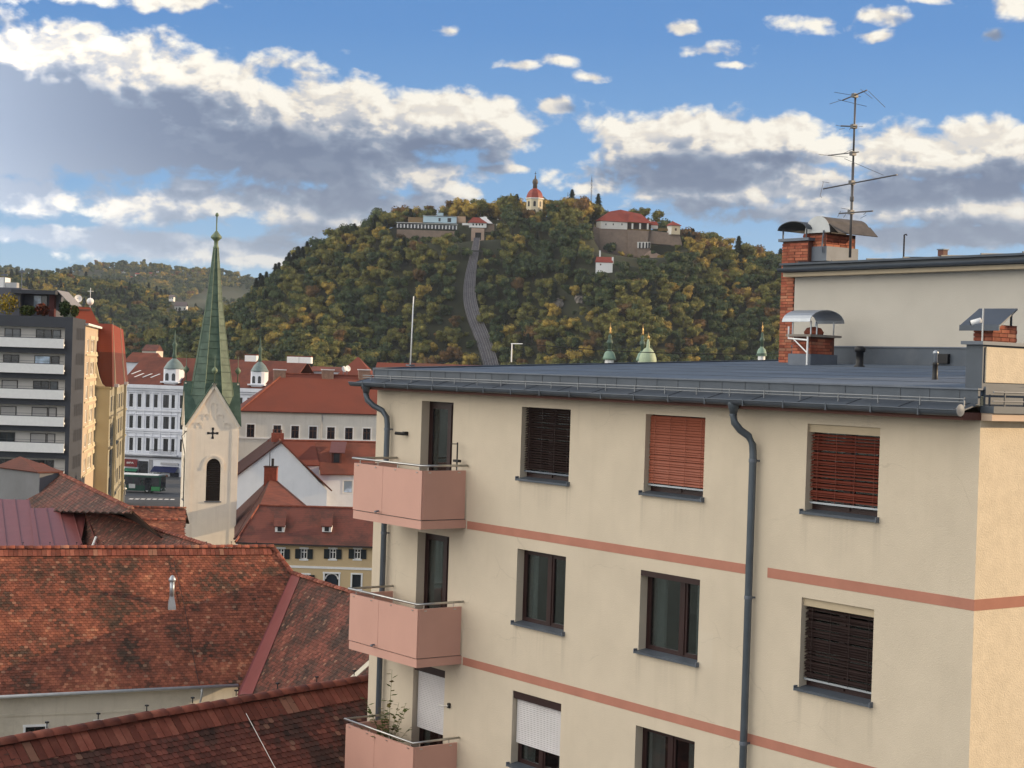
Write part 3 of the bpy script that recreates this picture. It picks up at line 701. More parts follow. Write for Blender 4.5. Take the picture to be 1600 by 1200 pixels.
# antenna mast
w = PW + .5
ax, az0 = L(1330, 345, w); _, az1 = L(1336, 148, w)
an = local_thing('antenna_mast', 'tall rooftop aerial mast carrying five stacked antennas', 'antenna', ax, w, az0 - .9)
H_ = az1 - az0 + .9
alu = mat('dull_aluminium', (.10, .10, .105), .5, .1, 5, metal=.3)
MB().tube([(0, 0, 0), (0, 0, H_ * .58)], .034, 10).tube([(0, 0, H_ * .58), (0, 0, H_)], .025, 10).build('mast', alu, an, smooth=True)
MB().lathe([(.03, H_ * .34), (.05, H_ * .35), (.05, H_ * .37), (.03, H_ * .38)], 10).build('mast_joint', alu, an)
SC = 62.0
def ael(py, boom, elems, rb=.018, rt=.006, tilt=0):
    """boom and element end points given relative to the mast in photo pixels"""
    zc = (345 - py) / SC + .9
    a = MB().tube([(boom[0] / SC, -.06, zc + boom[1] / SC), (boom[2] / SC, -.06, zc + boom[3] / SC)], rb, 8)
    a = a.box(-.05, -.09, zc - .05, .05, .05, zc + .05).build('antenna', alu, an)
    for e in elems: MB().tube([(e[0] / SC, e[4], zc + e[1] / SC), (e[2] / SC, -e[4] - .1, zc + e[3] / SC)], rt, 6).build('element', alu, a)
ael(155, (-23, -5, 26, 5), [(-52, -7, -23, -5, 0), (-26, 6, 0, 0, -.3), (26, 4, 65, -25, 0), (6, -1, 44, 0, .5), (-18, -6, 12, -16, -.3), (-6, -2, 12, 0, .1)])
ael(202, (-24, 3, 9, -1), [(-36, 0, -8, -3, .1), (-36, 5, -20, 2, .2), (6, 1, 26, -4, .2), (-4, 5, -4, -5, 0)])
ael(243, (-48, 1, 14, 1), [(-8, 8, -12, -1, .1), (-40, 1, -36, -2, .5), (-18, -6, 66, -38, 0)], .014)
ael(287, (-56, -6, 90, 5), [(-60, 5, -60, -18, 0), (-68, 7, -36, 1, .1), (-70, -16, -50, -21, .1)] + [(xx, -6 + (xx + 56) * .075 + 2, xx, -6 + (xx + 56) * .075 - 2, .14) for xx in range(-44, 90, 14)], .018)
ael(332, (-22, -1, 46, -1), [(-22, 3, -22, -6, 0), (-10, -1, -10, -8, 0), (30, -1, 30, -6, 0), (30, -6, 24, -11, 0), (-16, 6, -4, 5, .2)])

# small chimney standing on the flat roof
w = 9.4; D3 = .82
x0, z1 = L(1238, 526, w); x1 = L(1267, 526, w)[0]; zb_ = L(1260, 553, w)[1]; zc0 = zr(w)
c3 = local_thing('brick_chimney', 'small brick chimney on the flat roof under a bright arched sheet cowl', 'chimney', 0, 0, 0)
MB().box(x0 - .08, w - .04, zc0 - .05, x1 + .05, w + D3 + .05, zb_).build('base_flashing', lead, c3)
MB().box(x0 + .02, w + .02, zb_, x1 - .02, w + D3, z1).build('mortar_core', mortar, c3)
bricks(c3, x0, x1, zb_, z1, w + .02, 'f'); bricks(c3, w, w + D3, zb_, z1, x1 - .02, 'r')
MB().box(x0 - .1, w - .12, z1, x1 + .1, w + D3 + .12, z1 + .055).build('chimney_slab', mat('concrete_slab', (.22, .19, .165), .9), c3)
zcw = L(1267, 503, w)[1]; rr = .30
for a, b in ((x0 - .02, w), (x0 - .02, w + D3 - .05), (x1 - .03, w), (x1 - .03, w + D3 - .05), (x1 - .03, w + .2)): MB().box(a, b, z1 + .055, a + .025, b + .025, zcw + .03).build('cowl_post', silver, c3)
m = MB(); hw = (D3 + .36) / 2; yc = w + D3 / 2
ring = [(yc - hw * math.cos(math.pi * q / 12), zcw + rr * math.sin(math.pi * q / 12)) for q in range(13)]
for (ya, za), (yb, zb2) in zip(ring, ring[1:]): m.slab([(x0 - .18, ya, za), (x1 + .12, ya, za), (x1 + .12, yb, zb2), (x0 - .18, yb, zb2)], .015)
m.build('cowl', silver, c3)
MB().lathe([(.11, z1 + .055), (.22, z1 + .06), (.24, z1 + .12), (.17, z1 + .22), (.02, z1 + .25)], 14, ((x0 + x1) / 2, w + D3 / 2)).build('flue', brick_m, c3, smooth=True)
bx_, bz_ = L(1262, 530, w - .1)
MB().tube([(bx_, w - .1, zc0), (bx_, w - .1, z1)], .022, 8).tube([(bx_, w - .1, bz_ - .02), (bx_ - .62, w - .1, bz_ + .02), (bx_ - .62, w - .1, bz_ + .3)], .022, 8).tube([(bx_, w - .1, bz_ - .32), (bx_ - .45, w - .1, bz_ + .0)], .016, 8).build('bracket', white_paint, c3)

# chimney beside the parapet, with a sloping sheet lid
w = 5.0
x0, z1 = L(1521, 507, w); x1 = L(1552, 507, w)[0]
c4 = local_thing('brick_chimney', 'square brick chimney behind the parapet under a sloping grey sheet lid', 'chimney', 0, 0, 0)
MB().box(x0 + .02, w + .02, zr(w), x1 - .02, w + .7, z1).build('mortar_core', mortar, c4)
bricks(c4, x0, x1, zr(w) + .2, z1, w + .02, 'f'); bricks(c4, w, w + .7, zr(w) + .2, z1, x1 - .02, 'r')
xa, za = L(1500, 508, w - .25); xb, zb2 = L(1562, 508, w - .25); xc_, zc_ = L(1590, 482, w + .7); xd, zd = L(1530, 482, w + .7)
MB().slab([(xa, w - .25, za), (xb, w - .25, zb2), (xc_, w + .7, zc_), (xd, w + .7, zd)], .03).box(xa, w - .27, za - .10, xb, w - .25, za + .005).build('lid', zinc, c4)
for a, b, c in ((x0 + .05, w + .05, 0), (x1 - .1, w + .05, 0), (x0 + .05, w + .6, .2), (x1 - .1, w + .6, .2)): MB().box(a, b, z1, a + .03, b + .03, za + .02 + c).build('lid_post', zinc_dark, c4)
# camera on a pole by the parapet
sx_, sz_ = L(1535, 527, 3.2); _, tz_ = L(1535, 482, 3.2)
sc_ = local_thing('security_camera', 'white bullet camera on a thin pole by the parapet', 'camera', sx_, 3.2, PTOP - .3)
MB().tube([(0, 0, 0), (0, 0, tz_ - PTOP + .3)], .014, 8).build('pole', steel, sc_)
cz = L(1527, 505, 3.2)[1] - PTOP + .3
MB().tube([(-.02, -.02, cz + .05), (-.16, -.10, cz - .0)], .045, 12).build('camera_body', white_paint, sc_, smooth=True)
MB().tube([(-.16, -.10, cz - .0), (-.175, -.108, cz - .005)], .038, 12).build('camera_lens', black_m, sc_)

# vents on the flat roof
x, z = L(1343, 569, 9.0); v1 = local_thing('roof_vent', 'black mushroom vent pipe in the middle of the flat roof', 'vent', x, 9.0, zr(9) - .02)
hh = L(1343, 541, 9.0)[1] - zr(9) + .02
MB().lathe([(.13, 0), (.12, .04), (.085, .06), (.085, hh * .72), (.12, hh * .74), (.125, hh * .93), (.07, hh), (0.01, hh)], 16).build('vent_pipe', black_m, v1, smooth=True)
x, z = L(1461, 586, 3.0); v2 = local_thing('roof_vent', 'slim steel vent pipe with a black collar near the front roof edge', 'vent', x, 3.0, zr(3) - .02)
hh = L(1461, 547, 3.0)[1] - zr(3) + .02
MB().lathe([(.09, 0), (.05, .03), (.045, .26), (.05, .27), (.05, .3), (.04, .31)], 12).build('collar', black_m, v2, smooth=True)
MB().lathe([(.033, .25), (.033, hh * .86), (.05, hh * .88), (.045, hh * .95), (.01, hh)], 12).build('vent_pipe', silver, v2, smooth=True)
x, z = L(1470, 570, PW - .1); MB().box(x - .2, PW - .12, zr(PW) + .05, x + .2, PW - .031, zr(PW) + .27).build('vent_grille', black_m, pent)

# poles standing on the far edge of the roof
t = local_thing('flag_pole', 'bare white pole standing at the far left edge of the flat roof', 'pole', *[L(641, 575, 2.5)[0], 2.5, zr(2.5)])
hh = L(645, 463, 2.5)[1] - zr(2.5)
MB().tube([(0, 0, -.05), (.05, 0, hh)], .019, 8, .013).build('pole', white_paint, t, smooth=True)
MB().box(-.08, -.08, -.02, .08, .08, .02).build('base_plate', lead, t)
xx, zz = L(799, 566, 8.0); t = local_thing('cable_post', 'short white post with an arm at the back of the roof, holding a long cable', 'post', xx, 8.0, zr(8))
hh = L(799, 537, 8.0)[1] - zr(8)
MB().tube([(0, 0, -.05), (0, 0, hh)], .018, 8).box(-.02, -.02, hh - .01, .5, .02, hh + .012).build('post', white_paint, t)
xe_, ze_ = L(1222, 553, 11.2)
MB().tube([(.5 + (xe_ - xx - .5) * q, (3.2) * q, hh + (ze_ - zr(8) - hh) * q - .10 * math.sin(math.pi * q)) for q in [i / 12 for i in range(13)]], .012, 5).build('cable', black_m, t)

# ================================================================== local frames for the town
class Fr:
    """a thing standing at A, its local x running towards B, y away from the viewer"""
    def __init__(s, name, label, cat, A, B, z=0.0, group=None):
        s.A = Vector((A[0], A[1], 0)); d = Vector((B[0] - A[0], B[1] - A[1], 0)); s.len = d.length; s.x = d.normalized(); s.y = Vector((-s.x.y, s.x.x, 0))
        s.rz = math.atan2(s.x.y, s.x.x); s.z = z
        s.o = thing(name, label, cat, (A[0], A[1], z), s.rz, group)
    def px(s, px, py, w=0.0):
        p = onplane(px, py, s.A + s.y * w, s.y); return (p - s.A).dot(s.x), p.z - s.z
    def loc(s, p): d = Vector(p) - s.A; return Vector((d.dot(s.x), d.dot(s.y), p[2] - s.z))
    def rect(s, x0, y0, x1, y1, w=0.0):
        (a, d), (b, c) = s.px(x0, y0, w), s.px(x1, y1, w); return a, b, c, d
def P2(px, py, Y): p = at(px, py, Y); return (p.x, p.y)
dark_frame = mat('dark_frame', (.03, .028, .026), .5)
win_white = mat('white_frame', (.6, .6, .58), .5)
shop_glass = glassmat('far_glass', (.012, .013, .017), .2)
def fwin(fr, r, frame=win_white, w=0.0, arch=False, pane=shop_glass, cross=True, surround=None, t=.1, sill=None, name='window'):
    x0, x1, z0, z1 = r; f = min(.07, (x1 - x0) * .12); y = w + .08
    m = MB().box(x0, y, z0, x0 + f, y + .06, z1).box(x1 - f, y, z0, x1, y + .06, z1).box(x0 + f, y, z1 - f, x1 - f, y + .06, z1).box(x0 + f, y, z0, x1 - f, y + .06, z0 + f)
    if cross:
        c = (x0 + x1) / 2; m.box(c - f * .6, y - .01, z0 + f, c + f * .6, y + .05, z1 - f)
        if cross == 2: zz = z0 + (z1 - z0) * .66; m.box(x0 + f, y - .015, zz - f * .5, x1 - f, y + .045, zz + f * .5)
    o = m.build(name, frame, fr.o)
    MB().box(x0 + f * .5, y + .03, z0 + f * .5, x1 - f * .5, y + .05, z1 - f * .5).build('pane', pane, o)
    if surround:
        MB().box(x0 - t, w - .04, z0, x0, w, z1).box(x1, w - .04, z0, x1 + t, w, z1).box(x0 - t, w - .05, z1, x1 + t, w, z1 + t).box(x0 - t, w - .05, z0 - t, x1 + t, w, z0).build('surround', surround, o)
    return o
def clip_in(poly, p):
    ins = False; k = len(poly)
    for i in range(k):
        a, b = poly[i], poly[(i + 1) % k]
        if (a[1] > p[1]) != (b[1] > p[1]) and p[0] < (b[0] - a[0]) * (p[1] - a[1]) / (b[1] - a[1]) + a[0]: ins = not ins
    return ins
def tiled(fr_o, poly, udir, mt, tw=.18, ch=.15, parts=0, limit=None, seed=1, thick=.018, under=None, cut=None, wavy=.0, name='tiles', simple=False, inv=None):
    """lay plain tiles with rounded ends over a roof polygon (world points); returns nothing"""
    Pw = [Vector(p) for p in poly]; n = (Pw[1] - Pw[0]).cross(Pw[2] - Pw[0]).normalized()
    if n.z < 0: n = -n
    u = Vector(udir).normalized(); u = (u - n * u.dot(n)).normalized(); v = u.cross(n); 
    if v.z > 0: v = -v                                                # down the slope
    O = Pw[0]; uv = [((p - O).dot(u), (p - O).dot(v)) for p in Pw]
    u0, u1 = min(a for a, b in uv), max(a for a, b in uv); v0, v1 = min(b for a, b in uv), max(b for a, b in uv)
    iv = inv; rr = random.Random(seed); rows = []
    nv = int((v1 - v0) / ch) + 1; allt = []
    for j in range(nv):
        vv = v0 + (j + .5) * ch
        x = u0 + (tw / 2 if j % 2 else 0)
        while x < u1:
            if clip_in(uv, (x, vv)) and (cut is None or not cut(O + u * x + v * vv)): allt.append((x, vv))
            x += tw
    def shape(mb, c, hw):
        L_ = ch * 1.35; hw -= .004
        pts = [(-hw, -L_ * .5), (hw, -L_ * .5), (hw, L_ * .34), (hw * .62, L_ * .47), (0, L_ * .52), (-hw * .62, L_ * .47), (-hw, L_ * .34)] if not simple else [(-hw, -L_ * .5), (hw, -L_ * .5), (hw, L_ * .5), (-hw, L_ * .5)]
        tilt = thick * 1.25; ro = rr.uniform(-.02, .02); lift = rr.uniform(-.003, .004)
        base = [c + u * (a * math.cos(ro) - b * math.sin(ro)) + v * (b + a * math.sin(ro)) + n * (thick * .6 + lift + tilt * (b / L_ + .5)) for a, b in pts]
        i = len(mb.v); k = len(base)
        mb.v += [tuple(iv @ p) for p in base]; mb.f.append(tuple(range(i, i + k)) if (base[1] - base[0]).cross(base[2] - base[1]).dot(n) > 0 else tuple(range(i + k - 1, i - 1, -1)))
        if simple:
            low = [base[3] - n * thick, base[2] - n * thick]; mb.v += [tuple(iv @ p) for p in low]; mb.f.append((i + 3, i + 2, i + 5, i + 4))
        else:
            e = [2, 3, 4, 5, 6]; mb.v += [tuple(iv @ (base[q] - n * thick)) for q in e]
            for q in range(4): mb.f.append((i + e[q], i + e[q + 1], i + k + q + 1, i + k + q))
    if parts:
        cand = [t for t in allt if limit is None or limit(O + u * t[0] + v * t[1])]
        cand.sort(key=lambda t: (O + u * t[0] + v * t[1] - EYE).length); sel = set(cand[:parts])
        for t in sel:
            mb = MB(); c = O + u * t[0] + v * t[1]; shape(mb, c, tw / 2); mb.build('roof_tile', mt, fr_o)
        allt = [t for t in allt if t not in sel]
    mb = MB()
    for t in allt: shape(mb, O + u * t[0] + v * t[1], tw / 2)
    o = mb.build(name, mt, fr_o, kind='stuff')
    if under:
        MB().slab([iv @ p for p in Pw], .12).build('roof', under, fr_o)
    return o
def ridge_caps(fr_o, a, b, mt, inv, step=.38, r=.11, spikes=False, seed=2):
    a, b = Vector(a), Vector(b); d = (b - a); n_ = max(1, int(d.length / step)); d.normalize(); rr = random.Random(seed); st = (b - a).length / n_
    s_ = d.cross(Vector((0, 0, 1))).normalized(); up_ = s_.cross(d)
    for k in range(n_):
        mb = MB(); p = a + d * st * k; q = a + d * (st * (k + 1) + .05); dz = rr.uniform(-.012, .012)
        ring = lambda c, rad: [c + s_ * rad * math.cos(t) + up_ * (rad * .8 * math.sin(t) - .02 + dz) for t in [math.pi * i / 6 for i in range(7)]]
        i = 0; mb.v = [tuple(inv @ w) for w in ring(p, r * .94) + ring(q, r * 1.08)]
        for t in range(6): mb.f.append((t, t + 1, t + 8, t + 7))
        mb.f.append(tuple(range(6, -1, -1))); mb.f.append(tuple(range(7, 14)))
        mb.build('ridge_tile', mt, fr_o, smooth=True)
        if spikes and k % 3 == 1:
            c = inv @ (p + up_ * r * .8); MB().tube([c, c + Vector((0, 0, .11))], .012, 5).box(c.x - .03, c.y - .03, c.z + .10, c.x + .03, c.y + .03, c.z + .13).build('ridge_bolt', black_m, fr_o)
def inv_of(o):
    return (Matrix.Translation(o.location) @ Matrix.Rotation(o.rotation_euler.z, 4, 'Z')).inverted()

# ------------------------------------------------------------------ near roofs
st_mixed = [(0, (.060, .038, .027)), (.26, (.10, .047, .031)), (.40, (.165, .058, .037)), (.62, (.215, .070, .042)), (.85, (.27, .092, .052)), (1, (.38, .16, .09))]
st_brown = [(0, (.050, .030, .024)), (.35, (.09, .042, .031)), (.55, (.145, .050, .036)), (.8, (.19, .062, .043)), (1, (.25, .09, .06))]
tile_a = tile_mat('mixed_old_tiles', st_mixed, .55, .42)
tile_b = tile_mat('dark_red_tiles', st_brown, .8, .36, .06)
tile_c = tile_mat('brown_tiles', st_brown, .7, .4, -.08)
ridge_m = tile_mat('ridge_terracotta', [(0, (.14, .045, .030)), (.5, (.21, .062, .04)), (1, (.28, .10, .065))], 1.5, .5)
under_m = mat('roof_underlay', (.05, .028, .02), .95)
red_metal = mat('red_roof_sheet', (.215, .062, .060), .45, .08, 1.2, stain=.15, stain_col=(.16, .07, .065))
old_wall = mat('old_cream_wall', (.60, .54, .44), .95, .08, .8, stain=.45, stain_col=(.34, .30, .23), streak=.4)
gutter_w = mat('pale_gutter', (.42, .43, .44), .5, .1, 3, metal=.2)

# lowest roof, running across the bottom of the view
zR = 22 - 7.3
a0, b0_ = onz(0, 1163, zR), onz(575, 1062, zR)
dR = (b0_ - a0).normalized(); a1 = a0 - dR * 3; b1_ = b0_ + dR * 6
nR = Vector((dR.y, -dR.x, 0))                                        # towards the viewer
slope = .95
low = thing('courtyard_house', 'nearest dark red tiled roof, cut by the bottom edge and running behind the balconies', 'building', (a0.x, a0.y, 0), math.atan2(dR.y, dR.x))
iv = inv_of(low)
def dn(p, k): return p + nR * k - Vector((0, 0, k * slope))
polyR = [a1, b1_, dn(b1_, 7.0), dn(a1, 7.0)]
tiled(low, polyR, dR, tile_b, .14, .128, parts=290, limit=lambda p: (lambda q: -5 < q[0] < 585 and q[1] < 1205)(pj(p)), under=under_m, inv=iv)
bk = [a1 - nR * 5 - Vector((0, 0, 5 * slope)), b1_ - nR * 5 - Vector((0, 0, 5 * slope)), b1_, a1]
MB().slab([iv @ p for p in bk], .12).build('roof', under_m, low)
# band of larger edge tiles under the ridge caps
ridge_caps(low, a1 + Vector((0, 0, .04)), b1_ + Vector((0, 0, .04)), ridge_m, iv, .40, .14, spikes=True)
for k in range(int((b1_ - a1).length / .19)):
    p = a1 + dR * (k * .19 + .01); q = a1 + dR * (k * .19 + .182)
    h = Vector((0, 0, .055 + .012 * math.sin(k * 12.9)))
    MB().slab([iv @ (dn(p, .08) + h), iv @ (dn(q, .08) + h), iv @ (dn(q, .40) + h), iv @ (dn(p, .40) + h)], .03).build('edge_tile', ridge_m, low)
MB().xprism([(-6.6, 0), (-6.6, zR - 6.6 * slope - .15), (4.6, zR - 4.6 * slope - .15), (4.6, 0)], -2.8, (b1_ - a0).length).build('wall', old_wall, low)
wire = [iv @ (dn(onz(370, 1098, zR), .3) + Vector((0, 0, .1)))]; pz2 = onplane(433, 1215, a0, Vector((nR.x * slope, nR.y * slope, 1)).normalized()); wire.append(iv @ (pz2 + Vector((0, 0, .12))))
MB().tube([wire[0], wire[0].lerp(wire[1], .5) - Vector((0, 0, .0)), wire[1]], .006, 5).build('lightning_wire', steel, low)

# big mixed-tile roof with its wing
dA = 78.0
A1 = at(0, 858, dA); A2 = onz(426, 856, A1.z); uA = (A2 - A1).normalized()
E1 = at(0, 1088, 72.4)
nA = (A2 - A1).cross(E1 - A1).normalized(); nA = nA if nA.z > 0 else -nA
def onA(px, py): return onplane(px, py, A1, nA)
E1, E2 = onA(0, 1088), onA(372, 1070)
V0, V1 = onA(457, 897), onA(374, 1087)
big = thing('tiled_house', 'long house under the big patchy orange and mossy brown tiled roof in the left foreground', 'building', (A1.x, A1.y, 0), math.atan2(uA.y, uA.x))
iv = inv_of(big)
A0 = A1 - uA * 3; E0 = E1 + (E1 - E2).normalized() * 3
rowz_ = V1.z
polyA = [A0, A2, V0, V1, E2, E0]
tiled(big, polyA, uA, tile_a, .18, .145, under=under_m, inv=iv, seed=5)
W1 = onz(575, 936, V0.z); uW = (W1 - V0).normalized(); W2 = V0 + uW * ((W1 - V0).length + 3)
nW = (W2 - V0).cross(V1 - V0).normalized(); nW = nW if nW.z > 0 else -nW
def onW(px, py): return onplane(px, py, V0, nW)
Wb = onW(372, 1100); Wc = onW(620, 1120)
polyW = [V0, W2, Wc, Wb, V1]
tiled(big, polyW, uW, tile_c, .18, .15, under=under_m, inv=iv, seed=9)
ridge_caps(big, A0 + Vector((0, 0, .06)), A2 + Vector((0, 0, .06)), ridge_m, iv, .40, .15, spikes=True)
ridge_caps(big, A2 + Vector((0, 0, .06)), V0 + Vector((0, 0, .06)), ridge_m, iv, .40, .13)
ridge_caps(big, V0 + Vector((0, 0, .06)), W2 + Vector((0, 0, .06)), ridge_m, iv, .40, .14)
dnA = nA.cross(uA).normalized(); dnA = -dnA if dnA.z > 0 else dnA
for k in range(int((A2 - A0).length / .21)):
    p = A0 + uA * (k * .21 + .01); q = p + uA * .195; h = nA * .075
    MB().slab([iv @ (p + dnA * .1 + h), iv @ (q + dnA * .1 + h), iv @ (q + dnA * .48 + h), iv @ (p + dnA * .48 + h)], .03).build('edge_tile', ridge_m, big)
# red sheet valley between the two roofs
sd = uA * .0
vt0, vt1 = V0 + nA * .06, V1 + nA * .06
k0 = onW(470, 903) + nW * .06; k1 = onW(396, 1085) + nW * .06
MB().slab([iv @ (vt0 - uA * .05), iv @ (vt1 - uA * .12), iv @ (vt1 + uA * .35), iv @ (vt0 + uA * .35)], .015).build('valley_sheet', red_metal, big)
MB().slab([iv @ (vt0 + nW * .02), iv @ (vt1 + nW * .02), iv @ k1, iv @ k0], .015).build('valley_sheet', red_metal, big)
# wall under the eave
wy = (iv @ E1).y + .35; ez = iv @ E1; ez2 = iv @ E2
fb = lambda px, py: (lambda p: ((iv @ p).x, p.z))(onplane(px, py, E1 - Vector((nA.x, nA.y, 0)).normalized() * .35, Vector((E2 - E1).normalized().cross(Vector((0, 0, 1))))))
eu = (E2 - E1); eu.z = 0; eu.normalize(); ev = Vector((-eu.y, eu.x, 0))
wl = Fr('wall_frame_tmp', 'x', 'x', (E1.x + ev.x * .4, E1.y + ev.y * .4), (E2.x + ev.x * .4, E2.y + ev.y * .4)); bpy.data.objects.remove(wl.o)
wr = wl.rect(40, 1136, 70, 1160); wr2 = wl.rect(150, 1128, 178, 1150); 
wr = (wr[0], wr[1], wr[3] - 1.3, wr[3]); wr2 = (wr2[0], wr2[1], wr2[3] - 1.3, wr2[3])
MT_w = Matrix.Translation(wl.A) @ Matrix.Rotation(wl.rz, 4, 'Z')
def to_big(mb): mb.v = [tuple(iv @ (MT_w @ Vector(v))) for v in mb.v]; return mb
to_big(MB().wall(-4, wl.len + 2.5, 0, E1.z - .05, [wr, wr2])).build('wall', old_wall, big)
for r_ in (wr, wr2):
    x0, x1, z0, z1 = r_
    w_ = to_big(MB().box(x0, .1, z0, x0 + .05, .16, z1).box(x1 - .05, .1, z0, x1, .16, z1).box(x0, .1, z1 - .05, x1, .16, z1).box((x0 + x1) / 2 - .03, .09, z0, (x0 + x1) / 2 + .03, .15, z1)).build('window', brown_wood, big)
    to_big(MB().box(x0, .17, z0, x1, .19, z1)).build('pane', glass, w_)
    to_big(MB().box(x0 - .1, -.03, z0 - .1, x0, 0, z1).box(x1, -.03, z0 - .1, x1 + .1, 0, z1).box(x0 - .12, -.05, z1, x1 + .12, 0, z1 + .1)).build('surround', white_paint, w_)
ge2 = Vector((0, 0, 1))
gA, gB = E0 - Vector((0, 0, .02)), E2 + Vector((0, 0, -.02))
MB().tube([iv @ (gA - ev * .05), iv @ (gB - ev * .05)], .075, 10).build('gutter', gutter_w, big, smooth=True)
gp = E1.lerp(E2, (313) / 372.0)
MB().tube([iv @ (gp - ev * .05), iv @ (gp - ev * .05 - Vector((0, 0, .35))), iv @ (gp + ev * .28 - Vector((0, 0, .75))), iv @ Vector((gp.x + ev.x * .3, gp.y + ev.y * .3, 2))], .05, 8).build('downpipe', gutter_w, big, smooth=True)
to_big(MB().box(-4, -.05, E1.z - .95, wl.len + 2, 0, E1.z - .85)).build('cornice', old_wall, big)
# wire down the roof
MB().tube([iv @ (onA(272, 880) + nA * .09), iv @ (onA(288, 950) + nA * .09), iv @ (onA(305, 1045) + nA * .09), iv @ (onA(311, 1072) + nA * .09)], .012, 5).build('lightning_wire', black_m, big)
# pale barge board at the wing's right end
g0, g1 = onW(545, 1062), onW(577, 1033)
MB().slab([iv @ (g0 + nW * .05), iv @ (g1 + nW * .05), iv @ (g1 + nW * .05 + uW * .4), iv @ (g0 + nW * .05 + uW * .4)], .08).build('barge_board', old_wall, big)
# silver flue on the big roof
fp = onA(268, 947); flue = thing('roof_flue', 'silver metal flue with a conical cap on the patchy orange roof', 'flue', (fp.x, fp.y, fp.z), math.atan2(uA.y, uA.x))
MB().lathe([(.26, -.15), (.24, .0), (.13, .45), (.12, .5)], 4, ph=math.pi / 4).build('flashing', silver, flue)
MB().tube([(0, 0, .45), (0, 0, 1.15)], .11, 12).build('pipe', silver, flue, smooth=True)
MB().lathe([(.10, 1.12), (.17, 1.15), (.17, 1.25), (.08, 1.38), (.02, 1.42)], 12).build('cap', silver, flue, smooth=True)

# ------------------------------------------------------------------ roofs stacked behind the ridge
def bigroof(name, label, pts, ridge, mt, caps=True, ch=.16, tw=.19, seed=3, parts_under=under_m, plane=None, walls=True, metal=False, cat='building'):
    """pts: list of (px, py, depth); first two are the ridge"""
    Pw = [at(*p) for p in pts]
    Pw[1] = onz(pts[1][0], pts[1][1], Pw[0].z)
    n = (Pw[1] - Pw[0]).cross(at(*(plane or pts[2])) - Pw[0]).normalized(); n = n if n.z > 0 else -n
    for i in range(2, len(pts)): Pw[i] = onplane(pts[i][0], pts[i][1], Pw[0], n)
    u = (Pw[1] - Pw[0]).normalized()
    o = thing(name, label, cat, (Pw[0].x, Pw[0].y, 0), math.atan2(u.y, u.x)); iv = inv_of(o)
    if not metal:
        tiled(o, Pw, u, mt, tw, ch, under=parts_under, inv=iv, seed=seed)
        ridge_caps(o, Pw[0] + Vector((0, 0, .05)), Pw[1] + Vector((0, 0, .05)), ridge_m, iv, .42, .15)
    back = Vector((-n.x, -n.y, 0)).normalized() * 5
    bz = -5 * math.hypot(n.x, n.y) / n.z
    MB().slab([iv @ Pw[0], iv @ Pw[1], iv @ (Pw[1] + back + Vector((0, 0, bz))), iv @ (Pw[0] + back + Vector((0, 0, bz)))], .1).build('roof', under_m if not metal else red_metal, o)
    return o, Pw, n, iv
r5, P5, n5, iv5 = bigroof('tiled_house', 'house with a dark brown roof whose ridge slopes down just behind the big patchy roof', [(135, 794, 107), (340, 858, 88), (330, 900, 83.5), (60, 900, 96), (124, 858, 98)], None, tile_c, seed=21)
MB().tube([iv5 @ (onplane(146, 857, P5[0], n5) + n5 * .1), iv5 @ (onplane(155, 844, P5[0], n5) + n5 * .25)], .09, 8).build('vent_pipe', white_paint, r5)
r4, P4, n4, iv4 = bigroof('tiled_house', 'house with a weathered brown roof in front of the dark balcony block', [(64, 726, 128), (205, 796, 104), (203, 801, 90.5), (120, 799, 100), (45, 796, 110), (22, 778, 118)], None, tile_c, plane=(200, 830, 88), seed=22, ch=.2, tw=.22)
cp = onplane(54, 764, P4[0], n4); cx = iv4 @ cp
MB().box(cx.x - .35, cx.y - .3, cx.z - .6, cx.x + .35, cx.y + .4, cx.z + 1.0).build('chimney', mat('red_chimney', (.22, .045, .03), .9, .15, 6), r4)
MB().box(cx.x - .4, cx.y - .35, cx.z + 1.0, cx.x + .4, cx.y + .45, cx.z + 1.08).build('chimney_cap', brown_fascia, r4)
f = Fr('grey_building', 'plain dark grey rendered wall standing left of the brown roof', 'building', P2(-20, 740, 122), P2(62, 740, 117))
gt = f.px(20, 732)[1]
mbx = MB().box(0, 0, 0, f.len, 1.6, gt); mbx.build('wall', mat('dark_grey_wall', (.17, .175, .185), .95, .1, .6, stain=.4, stain_col=(.12, .12, .12)), f.o)
x, z = f.px(31, 713, .8)
MB().slab([(f.px(-5, 733)[0], -.2, gt), (f.len + .1, -.2, gt), (x, .8, z)], .1).slab([(f.len + .1, -.2, gt), (f.len + .1, 1.8, gt), (x, .8, z)], .1).build('roof', roofmat('brown_far_roof', (.16, .055, .04), (.06, .035, .028)), f.o)
